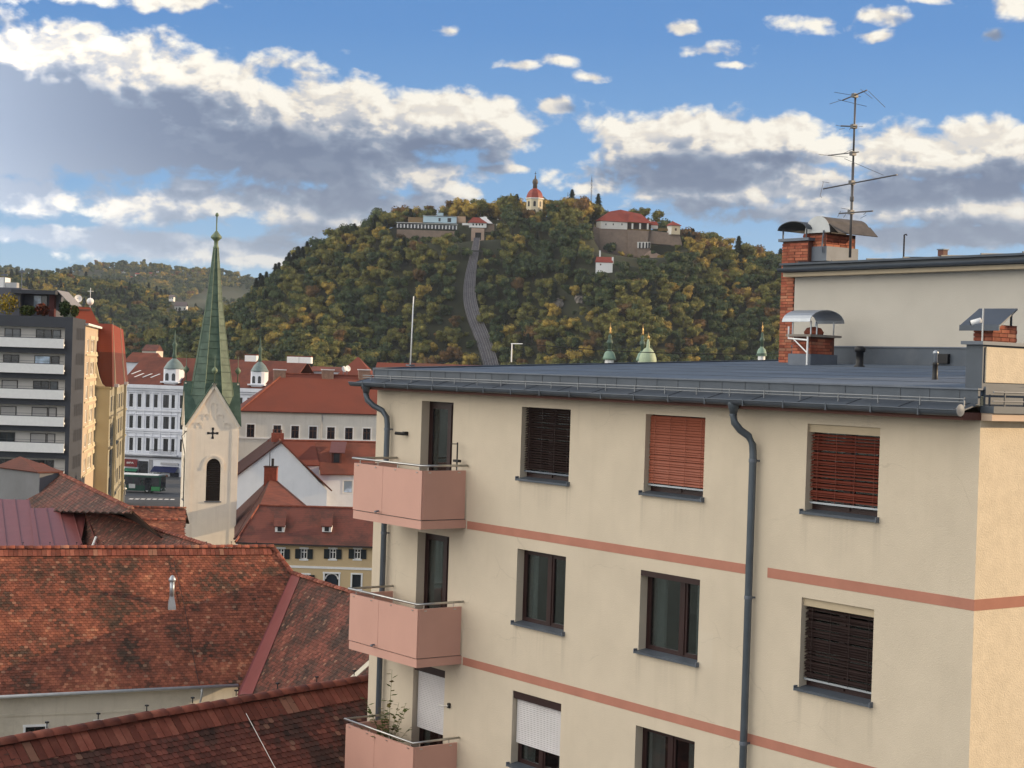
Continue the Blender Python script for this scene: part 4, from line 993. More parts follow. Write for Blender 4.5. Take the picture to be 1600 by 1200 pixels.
# red standing seam roof, two levels
def metal_roof(label, pts, seam, nseam):
    Pw = [at(*p) for p in pts[:3]]; n = (Pw[1] - Pw[0]).cross(Pw[2] - Pw[0]).normalized(); n = n if n.z > 0 else -n
    Pw += [onplane(px, py, Pw[0], n) for px, py, _ in pts[3:]]
    o = thing('red_metal_roof', label, 'roof', (Pw[0].x, Pw[0].y, 0), 0); iv = inv_of(o)
    MB().slab([iv @ p for p in Pw], .08).build('roof_sheet', red_metal, o)
    for k in range(nseam):
        (ax_, ay), (bx_, by) = seam(k); p, q = onplane(ax_, ay, Pw[0], n), onplane(bx_, by, Pw[0], n); s_ = (q - p).cross(n).normalized() * .02
        MB().slab([iv @ (p - s_ + n * .06), iv @ (p + s_ + n * .06), iv @ (q + s_ + n * .06), iv @ (q - s_ + n * .06)], .055).build('standing_seam', red_metal, o)
    MB().slab([iv @ (Pw[0] - Vector((0, 0, .3))), iv @ (Pw[1] - Vector((0, 0, .3))), iv @ (Pw[1] + Vector((0, 6, -3.5))), iv @ (Pw[0] + Vector((0, 6, -3.5)))], .1).build('rear_roof', red_metal, o)
    return o
metal_roof('smooth red sheet metal roof, upper part at the left edge of the view', [(-25, 779, 112), (46, 781, 111), (66, 872, 97), (-25, 872, 97)], lambda k: ((2 + 21 * k, 780), (12 + 24 * k, 870)), 3)
metal_roof('smooth red sheet metal roof, lower part with slanting seams beside the brown ridge', [(46, 794, 108), (136, 793, 108), (122, 872, 96), (56, 872, 96)], lambda k: ((52 + 20 * k, 794), (64 + 23 * k, 868)), 5)
bigroof('tiled_house', 'low house with an orange ridge tucked between the brown roof and the church tower', [(198, 793, 128), (290, 795, 127), (290, 822, 125.3), (205, 822, 120)], None, tile_mat('orange_brown', st_mixed, .7, .4, .05), seed=23)
bigroof('tiled_house', 'small roof of orange tiles touching the foot of the church tower', [(222, 813, 118), (287, 813, 117), (289, 840, 115.3), (236, 842, 110)], None, tile_mat('orange_tiles', st_mixed, .6, .35, .22), seed=24)

# ------------------------------------------------------------------ church tower
TD = 160.0; TW = 4.75
tc0 = at(326, 760, TD + 1.5); tz = R(15.5)
tw_ = thing('church_tower', 'cream church tower with a tall green copper spire and a gable on each side', 'tower', (tc0.x, tc0.y, 0), tz)
tfront = tc0 + Vector((math.sin(tz), -math.cos(tz), 0)) * TW / 2
tn = Vector((-math.sin(tz), math.cos(tz), 0)); tx = Vector((math.cos(tz), math.sin(tz), 0))
def T(px, py): p = onplane(px, py, tfront, tn); return (p - tc0).dot(tx), p.z
tower_m = mat('tower_render', (.86, .76, .63), .9, .05, .6, stain=.12, stain_col=(.5, .40, .30), streak=.25)
copper = mat('green_copper', (.052, .092, .068), .6, .22, 1.1, metal=.0, stain=.5, stain_col=(.05, .085, .065), streak=.6, alt=(.085, .135, .10), altscale=.9)
copper_l = mat('pale_copper', (.15, .20, .13), .55, .15, 2, metal=.1)
ez_ = T(338, 661)[1]; az_ = T(341, 598)[1]; tip = T(340, 386)[1]; h = TW / 2
shaft = MB()
ax0, az0_ = T(321, 783); ax1, az1_ = T(343.5, 783); ac = (ax0 + ax1) / 2; ar = (ax1 - ax0) / 2; asp = T(332, 718)[1] - ar
# four faces with an arched opening each
def face_pts():
    pts = [(-h, 0), (-h, ez_), (0, az_), (h, ez_), (h, 0)]
    return pts
for k in range(4):
    M = Matrix.Rotation(k * math.pi / 2, 4, 'Z')
    f3 = lambda x, y, z: tuple(M @ Vector((x, y, z)))
    arc = [(ac + ar * math.cos(t), asp + ar * 1.15 * math.sin(t)) for t in [math.pi * q / 10 for q in range(11)]]
    shaft.quad(f3(-h, -h, 0), f3(h, -h, 0), f3(h, -h, az0_), f3(-h, -h, az0_))
    shaft.quad(f3(-h, -h, az0_), f3(ax0, -h, az0_), f3(ax0, -h, asp), f3(-h, -h, asp)); shaft.quad(f3(ax1, -h, az0_), f3(h, -h, az0_), f3(h, -h, asp), f3(ax1, -h, asp))
    ztop = asp + ar * 1.15 + .3
    for (p, q) in zip(arc, arc[1:]): shaft.quad(f3(p[0], -h, p[1]), f3(p[0], -h, ztop), f3(q[0], -h, ztop), f3(q[0], -h, q[1]))
    shaft.quad(f3(-h, -h, asp), f3(ax0, -h, asp), f3(ax0, -h, ztop), f3(-h, -h, ztop)); shaft.quad(f3(ax1, -h, asp), f3(h, -h, asp), f3(h, -h, ztop), f3(ax1, -h, ztop))
    shaft.quad(f3(-h, -h, ztop), f3(h, -h, ztop), f3(h, -h, ez_), f3(0, -h, az_), f3(-h, -h, ez_))
    for (p, q) in zip([(ax1, az0_)] + arc + [(ax0, az0_)], arc + [(ax0, az0_), (ax1, az0_)]): shaft.quad(f3(p[0], -h, p[1]), f3(q[0], -h, q[1]), f3(q[0], -h + .35, q[1]), f3(p[0], -h + .35, p[1]))
shaft.build('shaft', tower_m, tw_)
louv = mat('dark_louvre', (.035, .025, .02), .7, .2, 6)
for k in range(4):
    M = Matrix.Rotation(k * math.pi / 2, 4, 'Z')
    arc = [(ac + ar * math.cos(t), asp + ar * 1.15 * math.sin(t)) for t in [math.pi * q / 10 for q in range(11)]]
    pts = [(ax1, az0_)] + arc + [(ax0, az0_)]
    lv = MB().quad(*[tuple(M @ Vector((x, -h + .33, z))) for x, z in pts]).build('louvre', louv, tw_)
    z = az0_ + .12
    while z < asp + ar:
        hw = ar if z < asp else math.sqrt(max(.01, ar * ar - ((z - asp) / 1.15) ** 2))
        MB().slab([tuple(M @ Vector(v)) for v in ((ac - hw, -h + .2, z - .07), (ac + hw, -h + .2, z - .07), (ac + hw, -h + .31, z + .03), (ac - hw, -h + .31, z + .03))], .02).build('louvre_blade', louv, lv); z += .19
    ms = MB()                                                         # hood mould round the arch
    o2 = [(ac + (ar + .32) * math.cos(t), asp + (ar * 1.15 + .34) * math.sin(t)) for t in [math.pi * q / 10 for q in range(11)]]
    i2 = [(ac + (ar + .16) * math.cos(t), asp + (ar * 1.15 + .18) * math.sin(t)) for t in [math.pi * q / 10 for q in range(11)]]
    for a, b, c, d in zip(o2, o2[1:], i2[1:], i2): ms.slab([tuple(M @ Vector((p[0], -h - .05 - .0001 * i, p[1]))) for i, p in enumerate((a, b, c, d))], .08)
    for s_ in (-1, 1): x = ac + s_ * (ar + .24); ms.box(x - .10, -h - .07, asp - .30, x + .10, -h, asp - .0, M)
    ms.build('hood_mould', tower_m, tw_)
    MB().box(ax0 - .12, -h - .08, az0_ - .1, ax1 + .12, -h + .1, az0_, M).build('sill', lead, tw_)
    pil = MB()
    for s_ in (-1, 1): pil.box(s_ * (h - .28) - .27, -h - .045, .0, s_ * (h - .28) + .27, -h - .002, ez_ - .6 - .02 * s_, M)
    pil.build('corner_strip', tower_m, tw_)
    cr = MB(); cx_, cz_ = T(337, 677) if k == 0 else (0, T(337, 677)[1])
    cr.box(-.07, -h - .012, cz_ - .45, .07, -h - .004, cz_ + .45, M).box(-.45, -h - .013, cz_ - .07, .45, -h - .005, cz_ + .07, M)
    for dx_, dz_ in ((.42, 0), (-.42, 0), (0, .42), (0, -.42), (0, 0)): cr.box(dx_ - .11, -h - .015, cz_ + dz_ - .11, dx_ + .11, -h - .006, cz_ + dz_ + .11, M)
    cr.build('cross_opening', black_m, tw_)
    ba = MB()                                                         # blind arcade in the gable
    for xx, z0_, z1_ in ((0, cz_ + 1.35, cz_ + 2.6), (-.62, cz_ + 1.25, cz_ + 1.55), (.62, cz_ + 1.25, cz_ + 1.55), (-1.25, cz_ + .45, cz_ + .75), (1.25, cz_ + .45, cz_ + .75)):
        for t in [math.pi * q / 6 for q in range(6)]:
            t2 = t + math.pi / 6; r1, r2 = .22, .30
            ba.slab([tuple(M @ Vector((xx + rr_ * math.cos(tt), -h - .03 - .0001 * i, z1_ + rr_ * math.sin(tt)))) for i, (rr_, tt) in enumerate(((r1, t), (r2, t), (r2, t2), (r1, t2)))], .04)
        for s_ in (-1, 1): ba.box(xx + s_ * .26 - .035, -h - .032, z0_, xx + s_ * .26 + .035, -h, z1_, M)
    ba.build('blind_arcade', tower_m, tw_)
    # gable verge mouldings and copper saddle roofs over each gable
    for s_ in (-1, 1):
        d_ = Vector((s_ * h, 0, ez_ - az_)).normalized(); nn_ = Vector((d_.z, 0, -d_.x)) * (-s_ if False else 1); nn_ = nn_ if nn_.z > 0 else -nn_
        a, b = Vector((0, 0, az_)), Vector((s_ * h, 0, ez_)) + d_ * .35
        MB().slab([tuple(M @ (a - nn_ * .02 + Vector((0, -h - .16, 0)))), tuple(M @ (b - nn_ * .02 + Vector((0, -h - .16, 0)))), tuple(M @ (b - nn_ * .02 + Vector((0, -h + .0, 0)))), tuple(M @ (a - nn_ * .02 + Vector((0, -h + .0, 0))))], .26).build('gable_moulding', tower_m, tw_)
        b3 = b - d_ * .30
        MB().slab([tuple(M @ (a + nn_ * .05 + Vector((0, -h - .24, .02)))), tuple(M @ (b + nn_ * .05 + Vector((0, -h - .24, 0)))), tuple(M @ (b3 + nn_ * .05 + Vector((0, -h + .05, 0)))), tuple(M @ (a + nn_ * .05 + Vector((0, -.1, .02))))], .05).build('gable_roof', copper, tw_)
    # finial on each gable
    MB().lathe([(.05, az_ - .1), (.05, az_ + .8), (.12, az_ + .85), (.27, az_ + 1.05), (.27, az_ + 1.2), (.10, az_ + 1.42), (.03, az_ + 1.5), (.02, az_ + 2.5)], 10, tuple((M @ Vector((0, -h - .05, 0)))[:2])).build('gable_finial', copper_l, tw_, smooth=True)
# octagonal spire with rolled seams
sp = MB(); rb = h * 1.06; N8 = 8; ph = math.pi / 8
lv = [(rb, ez_ + .15), (rb * .80, ez_ + 3.2), (rb * .54, ez_ + (tip - ez_) * .45), (rb * .30, ez_ + (tip - ez_) * .70), (.26, tip)]
sp.lathe(lv, 8, ph=ph); sp.build('spire', copper, tw_)
for q in range(8):
    a = ph + q * math.pi / 4; c_, s_ = math.cos(a), math.sin(a)
    MB().tube([(r_ * c_ * 1.01, r_ * s_ * 1.01, z) for r_, z in lv], .04, 6, .025).build('spire_ridge', copper_l, tw_)
hor = MB()
for t in [i / 22 for i in range(1, 22)]:
    z = ez_ + (tip - ez_) * t
    for (r0, z0), (r1, z1) in zip(lv, lv[1:]):
        if z0 <= z <= z1: r_ = r0 + (r1 - r0) * (z - z0) / (z1 - z0)
    for q in range(8):
        j = ((t * 17 + q * .37) % 1) * .35
        a, b = ph + q * math.pi / 4, ph + (q + 1) * math.pi / 4
        hor.tube([((r_ + .012) * math.cos(a), (r_ + .012) * math.sin(a), z + j), ((r_ + .012) * math.cos(b), (r_ + .012) * math.sin(b), z + j)], .018, 4)
sh_ = hor.build('sheet_seams', mat('seam_dark_copper', (.045, .075, .058), .6), tw_, kind='stuff')
tt = T(339, 330)[1]
MB().lathe([(.26, tip), (.30, tip + .05), (.20, tip + .3), (.20, tip + .7), (.35, tip + .85), (.52, tip + 1.0), (.52, tip + 1.15), (.3, tip + 1.4), (.16, tip + 1.6), (.07, tip + 1.7), (.06, tip + 3.0), (.16, tip + 3.1), (.16, tip + 3.25), (.06, tip + 3.4), (.03, tt)], 14).build('spire_finial', copper_l, tw_, smooth=True)
MB().tube([(-h - .05, -h - .02, ez_ - .8), (-h - .45, -h + .3, ez_ - .4 - .9), (-h - .06, -h + .8, ez_ - 3), (-h - .06, -h + .8, 0)], .045, 6).build('lightning_wire', black_m, tw_)
# ------------------------------------------------------------------ houses right of the tower
far_red = roofmat('far_red_tiles', (.20, .054, .034), (.12, .040, .030), .16, .45, .25)
far_mossy = roofmat('far_mossy_tiles', (.19, .060, .045), (.055, .032, .028), .16, .95, .45)
far_rust = roofmat('far_rust_tiles', (.22, .066, .042), (.07, .032, .026), .16, .7, .4)
def worldpoly(o, iv, pts, t, mt, name='roof'):
    return MB().slab([iv @ p for p in pts], t).build(name, mt, o)
def barrier(): pass
# long white house under the red hipped roof
f = Fr('long_house', 'long white house with a row of windows under a big plain red hipped roof', 'building', P2(366, 643, 228), P2(600, 650, 232))
ezl = (f.px(377, 643)[1] + f.px(587, 650)[1]) / 2
wr_ = []
for cx_ in (391.5, 433, 461, 489, 517, 545, 573, 598):
    yy = 663 + (cx_ - 391) * .035; wr_.append(f.rect(cx_ - 5.6, yy, cx_ + 5.6, yy + 20.5))
low_ = [(a, b, c - 4.6, d - 4.6) for a, b, c, d in wr_]
MB().wall(-1, f.len, 0, ezl, wr_ + low_, t=.3).quad((-1, 0, 0), (-1, 0, ezl), (-1, 12, ezl), (-1, 12, 0)).build('wall', mat('long_house_wall', (.72, .70, .64), .9, .06, .4, stain=.3, stain_col=(.45, .43, .38), streak=.3), f.o)
MB().box(0, .5, .5, f.len - 1, 11, ezl - .3).build('interior', bpy.data.materials['dark_interior'], f.o)
for r_ in wr_: fwin(f, r_, mat('brown_win', (.10, .045, .03), .6), cross=2, surround=white_paint, t=.16)
for r_ in low_[:4]: fwin(f, r_, dark_frame, cross=2, surround=white_paint, t=.16)
MB().box(-1.2, -.3, ezl, f.len, 0, ezl + .22).build('cornice', mat('cornice_grey', (.22, .2, .19), .8), f.o)
MB().box(-1.1, -.12, f.px(385, 684)[1] - .1, f.len, -.002, f.px(385, 684)[1] + .1).build('string_course', white_paint, f.o)
r0, zt_ = f.px(444, 584, 7); r1 = f.len + 6
xl = f.px(375, 642, -.4)[0]; zl = ezl + .2
rf = MB().slab([(xl, -.45, zl), (r1, -.45, zl), (r1, 7, zt_), (r0, 7, zt_)], .12).slab([(xl, -.45, zl), (r0, 7, zt_), (xl, 14.4, zl)], .12).slab([(xl, 14.4, zl), (r0, 7, zt_), (r1, 7, zt_), (r1, 14.4, zl)], .12).build('roof', far_red, f.o)
xx = r0
MB().tube([(xl, -.45, zl + .05), (r0, 7, zt_ + .05), (r1, 7, zt_ + .05)], .14, 6).build('ridge', ridge_m, f.o)
for cx_ in (437, 512, 569):
    x, z = f.px(cx_, 588, 6.5); c_ = MB().box(x - .8, 6.2, z - .8, x + .8, 7.2, z + .85).build('chimney', mat('grey_brown_chimney', (.26, .17, .13), .9, .2, 3), f.o)
    MB().box(x - .9, 6.1, z + .85, x + .9, 7.3, z + .98).build('chimney_cap', dirty_white, c_)
x, z = f.px(503, 650, 0); MB().tube([(x, -.1, ezl), (x, -.1, 2)], .07, 6).build('downpipe', gutter_w, f.o)
x, z = f.px(446, 633, 1.5)
for q in (431, 447): x, z = f.px(q, 634, 1.3); MB().box(x - .3, 1.1, z - .1, x + .3, 1.6, z + .22).build('roof_hatch', brown_fascia, f.o)

# rust roofed house behind the white gable
f = Fr('rust_roofed_house', 'white house under a rust roof with one shed dormer, in front of the long house', 'building', P2(455, 741, 203), P2(600, 741, 206))
ez2_ = f.px(530, 741)[1]; xA = f.px(500, 741)[0]; wv = f.rect(537, 751, 550.5, 770)
MB().wall(f.px(515, 741)[0] - 2.5, f.len, 0, ez2_, [wv], t=.25).build('wall', dirty_white, f.o)
fwin(f, wv, win_white, pane=glassmat('sky_glass', (.35, .42, .5), .2), cross=False, surround=white_paint)
x0, zt_ = f.px(457, 688, 5.0); zt2 = f.px(586, 692, 5)[1]; x1 = f.len + 1
MB().slab([(xA + .02, -.4, ez2_), (x1, -.4, ez2_), (x1, 5, (zt_ + zt2) / 2), (xA + .02, 5, (zt_ + zt2) / 2)], .12).build('roof', far_rust, f.o)
zm = f.px(485, 727, .6)[1]
MB().slab([(x0 - 3, .6, zm), (xA, .6, zm), (xA, 5, (zt_ + zt2) / 2), (x0 - 3, 5, (zt_ + zt2) / 2)], .12).build('roof', far_red, f.o)
MB().slab([(x0 - 3, 5, (zt_ + zt2) / 2), (x1, 5, (zt_ + zt2) / 2), (x1, 10, ez2_), (x0 - 3, 10, ez2_)], .12).build('roof', far_rust, f.o)
MB().box(x0 - 2.5, .8, 0, xA, 9, zm - .1).build('wall', dirty_white, f.o)
MB().tube([(x0 - 2, 5, (zt_ + zt2) / 2 + .05), (x1, 5, (zt_ + zt2) / 2 + .05)], .13, 6).build('ridge', ridge_m, f.o)
a, b, c, d = f.rect(518, 706, 533, 724, 1.6)
dm = MB().box(a, 1.4, c - .3, b, 3.5, d).build('dormer', mat('dormer_cheek', (.12, .045, .035), .8), f.o)
MB().slab([(a - .35, 1.0, d - .05), (b + .3, 1.0, d - .05), (b + 1.0, 3.8, d + 1.15), (a + .3, 3.8, d + 1.15)], .1).build('dormer_roof', mat('plum_sheet', (.14, .06, .06), .6), dm)
MB().box(a + .25, 1.37, c + .1, b - .25, 1.39, d - .15).build('pane', shop_glass, dm)
MB().box(a - .1, 1.3, c - .42, b + .15, 1.4, c - .3).build('sill', mat('terracotta_sill', (.3, .1, .06), .8), dm)

# white gable house
gp0 = at(439, 689, 195); gb = at(425, 677, 217); gb = onz(425, 677, gp0.z); rdir = (gb - gp0); rdir.z = 0; rdir.normalize(); gx = Vector((rdir.y, -rdir.x, 0))
f = Fr('gable_house', 'tall blank white gable wall with dark red roof, right beside the church tower', 'building', (gp0.x, gp0.y), (gp0.x + gx.x, gp0.y + gx.y))
pz = gp0.z; lx, lz = f.px(355, 756); rx_, rz_ = f.px(519, 766); 
MB().prism([(0, 0)], 0, 0) if False else None
wm = MB(); wm.quad((lx, 0, 0), (rx_ - .6, 0, 0), (rx_ - .6, 0, rz_), (0, 0, pz - .1), (lx, 0, lz)); wm.quad((rx_ - .6, 0, 0), (rx_ - .6, 14, 0), (rx_ - .6, 14, rz_), (rx_ - .6, 0, rz_)); wm.quad((lx, 14, 0), (lx, 0, 0), (lx, 0, lz), (lx, 14, lz))
wm.build('wall', mat('white_gable_wall', (.84, .85, .88), .9, .04, .4, stain=.1, stain_col=(.5, .52, .55), streak=.12), f.o)
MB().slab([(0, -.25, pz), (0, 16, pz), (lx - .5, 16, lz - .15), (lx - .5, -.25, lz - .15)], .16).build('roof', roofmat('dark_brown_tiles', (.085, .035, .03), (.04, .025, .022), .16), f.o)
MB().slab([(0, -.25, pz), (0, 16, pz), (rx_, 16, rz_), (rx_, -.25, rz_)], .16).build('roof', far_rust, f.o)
MB().tube([(0, -.25, pz + .04), (0, 16, pz + .04)], .12, 6).build('ridge', ridge_m, f.o)
c_ = MB().box(-.9, 3.2, pz - .3, .5, 4.4, pz + .75).build('chimney', mat('brick_chimney_red', (.26, .07, .045), .9, .2, 4), f.o)
for q in (-.7, -.25, .2): MB().tube([(q, 3.8, pz + .7), (q, 3.8, pz + 1.15)], .1, 8).build('chimney_pot', brown_fascia, c_)

# yellow house with its rear wing
f = Fr('yellow_house', 'low yellow house with dark shuttered windows, mossy roof and two tiny dormers', 'building', P2(366, 851, 150), P2(600, 858, 150))
eY = f.px(470, 850)[1]
yel = mat('yellow_render', (.58, .44, .26), .9, .05, .6, stain=.15, stain_col=(.42, .32, .18))
row1 = [f.rect(cx_ - 4.6, 857 + (cx_ - 439) * .006, cx_ + 4.6, 873.6) for cx_ in (439, 475, 520, 558.5)]
row2 = [f.rect(473, 897.5, 482.5, 914), f.rect(550.5, 897.5, 563.5, 920)]
dr = f.rect(507.5, 896, 528, 932)
MB().wall(.3, f.len, 0, eY, row1 + row2 + [dr], t=.3).quad((.3, 0, 0), (.3, 0, eY), (.3, 9, eY), (.3, 9, 0)).build('wall', yel, f.o)
MB().box(.8, .5, .3, f.len - 1, 8.5, eY - .2).build('interior', bpy.data.materials['dark_interior'], f.o)
shut = mat('dark_green_shutter', (.012, .018, .022), .6)
for i, r_ in enumerate(row1 + row2[:1]):
    w_ = fwin(f, r_, white_paint, cross=2, surround=white_paint, t=.13)
    for s_ in (0, 1):
        x = r_[0] - .50 if s_ == 0 else r_[1] + .02
        MB().box(x, -.09, r_[2] + .02, x + .48, -.055, r_[3] - .02).build('shutter', shut, w_)
w_ = fwin(f, row2[1], dark_frame, cross=False, surround=white_paint, t=.14, pane=mat('closed_shutter', (.015, .02, .03), .6))
x0, x1, z0, z1 = dr; cxx = (x0 + x1) / 2; rr_ = (x1 - x0) / 2
dd = MB().quad(*[(cxx + rr_ * .82 * c_, .2, z) for c_, z in [(1, z0), (1, z1 - rr_ * .8)] + [(math.cos(t), z1 - rr_ * .8 + rr_ * .7 * math.sin(t)) for t in [math.pi * q / 8 for q in range(9)]] + [(-1, z1 - rr_ * .8), (-1, z0)]]).build('door', mat('dark_blue_door', (.012, .02, .035), .5), f.o)
sr = MB()
for a_, b_ in zip([math.pi * q / 8 for q in range(8)], [math.pi * (q + 1) / 8 for q in range(8)]):
    sr.slab([(cxx + k_ * rr_ * math.cos(t), .1 + .0001 * i, z1 - rr_ * .8 + k2 * rr_ * math.sin(t)) for i, (k_, k2, t) in enumerate(((.82, .7, a_), (1.0, .86, a_), (1.0, .86, b_), (.82, .7, b_)))], .05)
sr.build('arch_surround', white_paint, dd)
MB().box(x0 - .14, -.04, z0, x0, 0, z1).box(x1, -.04, z0, x1 + .14, 0, z1).box(x0 - .18, -.05, z1, x1 + .18, 0, z1 + .14).build('surround', white_paint, dd)
zs = f.px(500, 886.6)[1]
MB().box(.3, -.06, zs - .1, f.len, -.002, zs + .1).build('string_course', white_paint, f.o)
xr, zrY = f.px(405, 790, 4.2); xr2 = f.len + 3; xl = f.px(368, 852, -.4)[0]
MB().slab([(xl, -.45, eY), (xr2, -.45, eY), (xr2, 4.2, zrY), (xr, 4.2, zrY)], .14).slab([(xl, -.45, eY), (xr, 4.2, zrY), (xl - .5, 6.5, eY + .4)], .14).slab([(xr, 4.2, zrY), (xr2, 4.2, zrY), (xr2, 9, eY), (xr, 9, eY)], .14).build('roof', far_mossy, f.o)
MB().box(xl, -.5, eY - .12, xr2, -.3, eY + .03).build('gutter', mat('dark_gutter', (.04, .03, .028), .6), f.o)
MB().tube([(xl, -.45, eY + .05), (xr, 4.2, zrY + .06), (xr2, 4.2, zrY + .06)], .11, 6).build('ridge', ridge_m, f.o)
for cx_ in (437, 510.5):
    a, b, c, d = f.rect(cx_ - 8.5, 822, cx_ + 8.5, 831.5, .9)
    dm = MB().box(a + .08, .9, c, b - .08, 1.8, d).build('dormer', white_paint, f.o)
    MB().box(a + .3, .87, c + .06, b - .3, .9, d - .02).build('pane', shop_glass, dm)
    MB().slab([(a, .65, d + .02), (b, .65, d + .02), (b - .15, 2.75, d + 1.22), (a - .3, 2.75, d + 1.22)], .08).build('dormer_roof', far_mossy, dm)
# rear wing: hipped end with chimney
ap_ = at(424, 745, 170); iv = inv_of(f.o)
q1 = f.o.matrix_world if False else None
base = [at(374, 800, 160), at(405, 790, 154.4), at(478, 791, 160)]
rg = onz(424 + 3, 745 - 8, ap_.z)
wp = lambda p: iv @ p
MB().slab([wp(ap_), wp(base[1] - Vector((0, 0, .1))), wp(base[2])], .12).build('roof', far_rust, f.o)
lb = at(366, 842, 151)
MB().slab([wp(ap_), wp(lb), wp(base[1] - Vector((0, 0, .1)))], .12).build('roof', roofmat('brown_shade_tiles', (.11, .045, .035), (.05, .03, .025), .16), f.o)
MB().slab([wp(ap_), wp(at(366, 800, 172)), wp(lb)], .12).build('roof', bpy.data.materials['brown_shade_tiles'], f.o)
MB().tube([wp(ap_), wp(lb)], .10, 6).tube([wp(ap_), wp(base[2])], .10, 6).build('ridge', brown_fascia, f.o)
wp2 = wp(at(416, 784, 161.0)); MB().box(wp2.x - .3, wp2.y - .6, wp2.z - .3, wp2.x + .3, wp2.y + .3, wp2.z + .3).build('skylight', gutter_w, f.o)
cc = wp(at(423, 748, 168.5)); k_ = .62
c_ = MB().box(cc.x - k_, cc.y - .4, cc.z - 1.6, cc.x + k_, cc.y + .5, cc.z + 1.25).build('chimney', bpy.data.materials['brick_chimney_red'], f.o)
MB().box(cc.x - k_ - .06, cc.y - .46, cc.z + 1.13, cc.x + k_ + .06, cc.y + .56, cc.z + 1.25).build('chimney_cap', brown_fascia, c_)
MB().tube([(cc.x + .15, cc.y, cc.z + 1.2), (cc.x + .15, cc.y, cc.z + 2.0)], .13, 8).tube([(cc.x - .15, cc.y, cc.z + 1.2), (cc.x - .15, cc.y, cc.z + 2.6)], .04, 6).build('flue', black_m, c_)

# ------------------------------------------------------------------ ornate white corner building
orn = mat('ornate_white', (.74, .76, .82), .85, .06, .3, stain=.25, stain_col=(.42, .43, .47), streak=.3)
f = Fr('ornate_building', 'white stuccoed corner building with small domed turrets behind the church tower', 'building', P2(190, 745, 326), P2(440, 745, 318))
zc_o = f.px(230, 603)[1]
cols = [205, 218, 231, 243.5, 259.5, 270.5]; cols2 = [284, 297, 376, 389, 402, 415, 428]
wl_ = []
for (y0, y1) in ((615, 635.5), (649, 668.5), (683.5, 703.5)):
    for i, cx_ in enumerate(cols + cols2):
        hw = 2.6 if i != 4 else 4.2
        k = (cx_ - 205) * .035; wl_.append((f.rect(cx_ - hw, y0 + k, cx_ + hw, y1 + k), i))
shops = [f.rect(221, 718, 238, 744), f.rect(256, 738, 264, 758)]
base_z = 0
MB().wall(-.2, f.len, 0, zc_o, [w[0] for w in wl_], t=.35).quad((f.len, 0, 0), (f.len, 14, 0), (f.len, 14, zc_o), (f.len, 0, zc_o)).quad((-.2, 14, 0), (-.2, 0, 0), (-.2, 0, zc_o), (-.2, 14, zc_o)).build('wall', orn, f.o)
MB().box(.2, .55, .3, f.len - .5, 13, zc_o - .2).build('interior', bpy.data.materials['dark_interior'], f.o)
for w_, i in wl_:
    o = fwin(f, w_, dark_frame, cross=1, surround=orn, t=.17)
    x0, x1, z0, z1 = w_; c_ = (x0 + x1) / 2
    if i < 6: MB().xprism([(0, z1 + .18), (-.24, z1 + .28), (-.24, z1 + .36), (0, z1 + .42)], x0 - .3, x1 + .3).build('hood', orn, o)
    MB().box(x0 - .25, -.16, z0 - .2, x1 + .25, -.052, z0 - .1).build('sill', orn, o)
for (py, t_, dp) in ((604, .35, .7), (609, .15, .4), (641, .16, .28), (672, .2, .3), (676, .1, .2), (709.5, .22, .35), (714, .12, .5)):
    zz = f.px(235, py)[1]; MB().box(-.2, -dp, zz - t_, f.len, -.002, zz + t_).build('cornice', orn if py != 714 else mat('dark_cornice', (.1, .1, .11), .8), f.o)
for px_ in (198, 211.5, 224.5, 237.5, 250, 266, 276):
    x, _ = f.px(px_, 650); MB().box(x - .22, -.10, f.px(235, 708)[1], x + .22, -.003, f.px(235, 611)[1]).build('pilaster', orn, f.o)
# balcony over the street
a, b, c, d = f.rect(238, 706, 279, 712)
bl = MB().box(a, -1.0, c - .1, b, -.36, c + .1).build('balcony', orn, f.o)
for k in range(24): xx = a + (b - a) * k / 23; MB().box(xx - .02, -.98, c + .1, xx + .02, -.94, c + 1.0).build('baluster', dark_frame, bl)
MB().box(a, -.99, c + 1.0, b, -.93, c + 1.05).build('rail', dark_frame, bl)
# shopfronts
sa = f.rect(194.5, 716.5, 216, 729.5); s_ = MB().box(sa[0], -.5, sa[2], sa[1], -.36, sa[3]).build('shop_sign', mat('dark_red_sign', (.16, .018, .022), .5), f.o)
cu = bpy.data.curves.new('sign_text', 'FONT'); cu.body = 'BIPA'; cu.size = .5; cu.extrude = .02; cu.align_x = 'CENTER'; cu.align_y = 'CENTER'
tmp = bpy.data.objects.new('sign_text', cu); COL.objects.link(tmp); bpy.context.view_layer.update()
me = bpy.data.meshes.new_from_object(tmp); bpy.data.objects.remove(tmp); me.materials.append(white_paint)
lt = bpy.data.objects.new('lettering', me); COL.objects.link(lt); lt.parent = s_; lt.location = ((sa[0] + sa[1]) / 2, -.53, (sa[2] + sa[3]) / 2); lt.rotation_euler = (R(90), 0, 0); lt.scale = (1.5, 1, 1)
for r_, mt_, nm in ((f.rect(217, 720, 231, 741), shop_glass, 'shop_window'), (f.rect(195, 731, 215, 741), shop_glass, 'shop_window'), (f.rect(233, 718, 238, 742), mat('grey_pier', (.3, .3, .32), .8), 'pier'),
                    (f.rect(253, 742, 262, 757.5), mat('orange_brown_door', (.26, .085, .04), .6), 'door'), (f.rect(266, 738, 279, 757), mat('blue_black_shop', (.012, .018, .04), .4), 'shop_window'), (f.rect(240, 738, 251, 757), shop_glass, 'shop_window')):
    MB().box(r_[0], -.12, max(r_[2], 0.02), r_[1], -.004, r_[3]).build(nm, mt_, f.o)
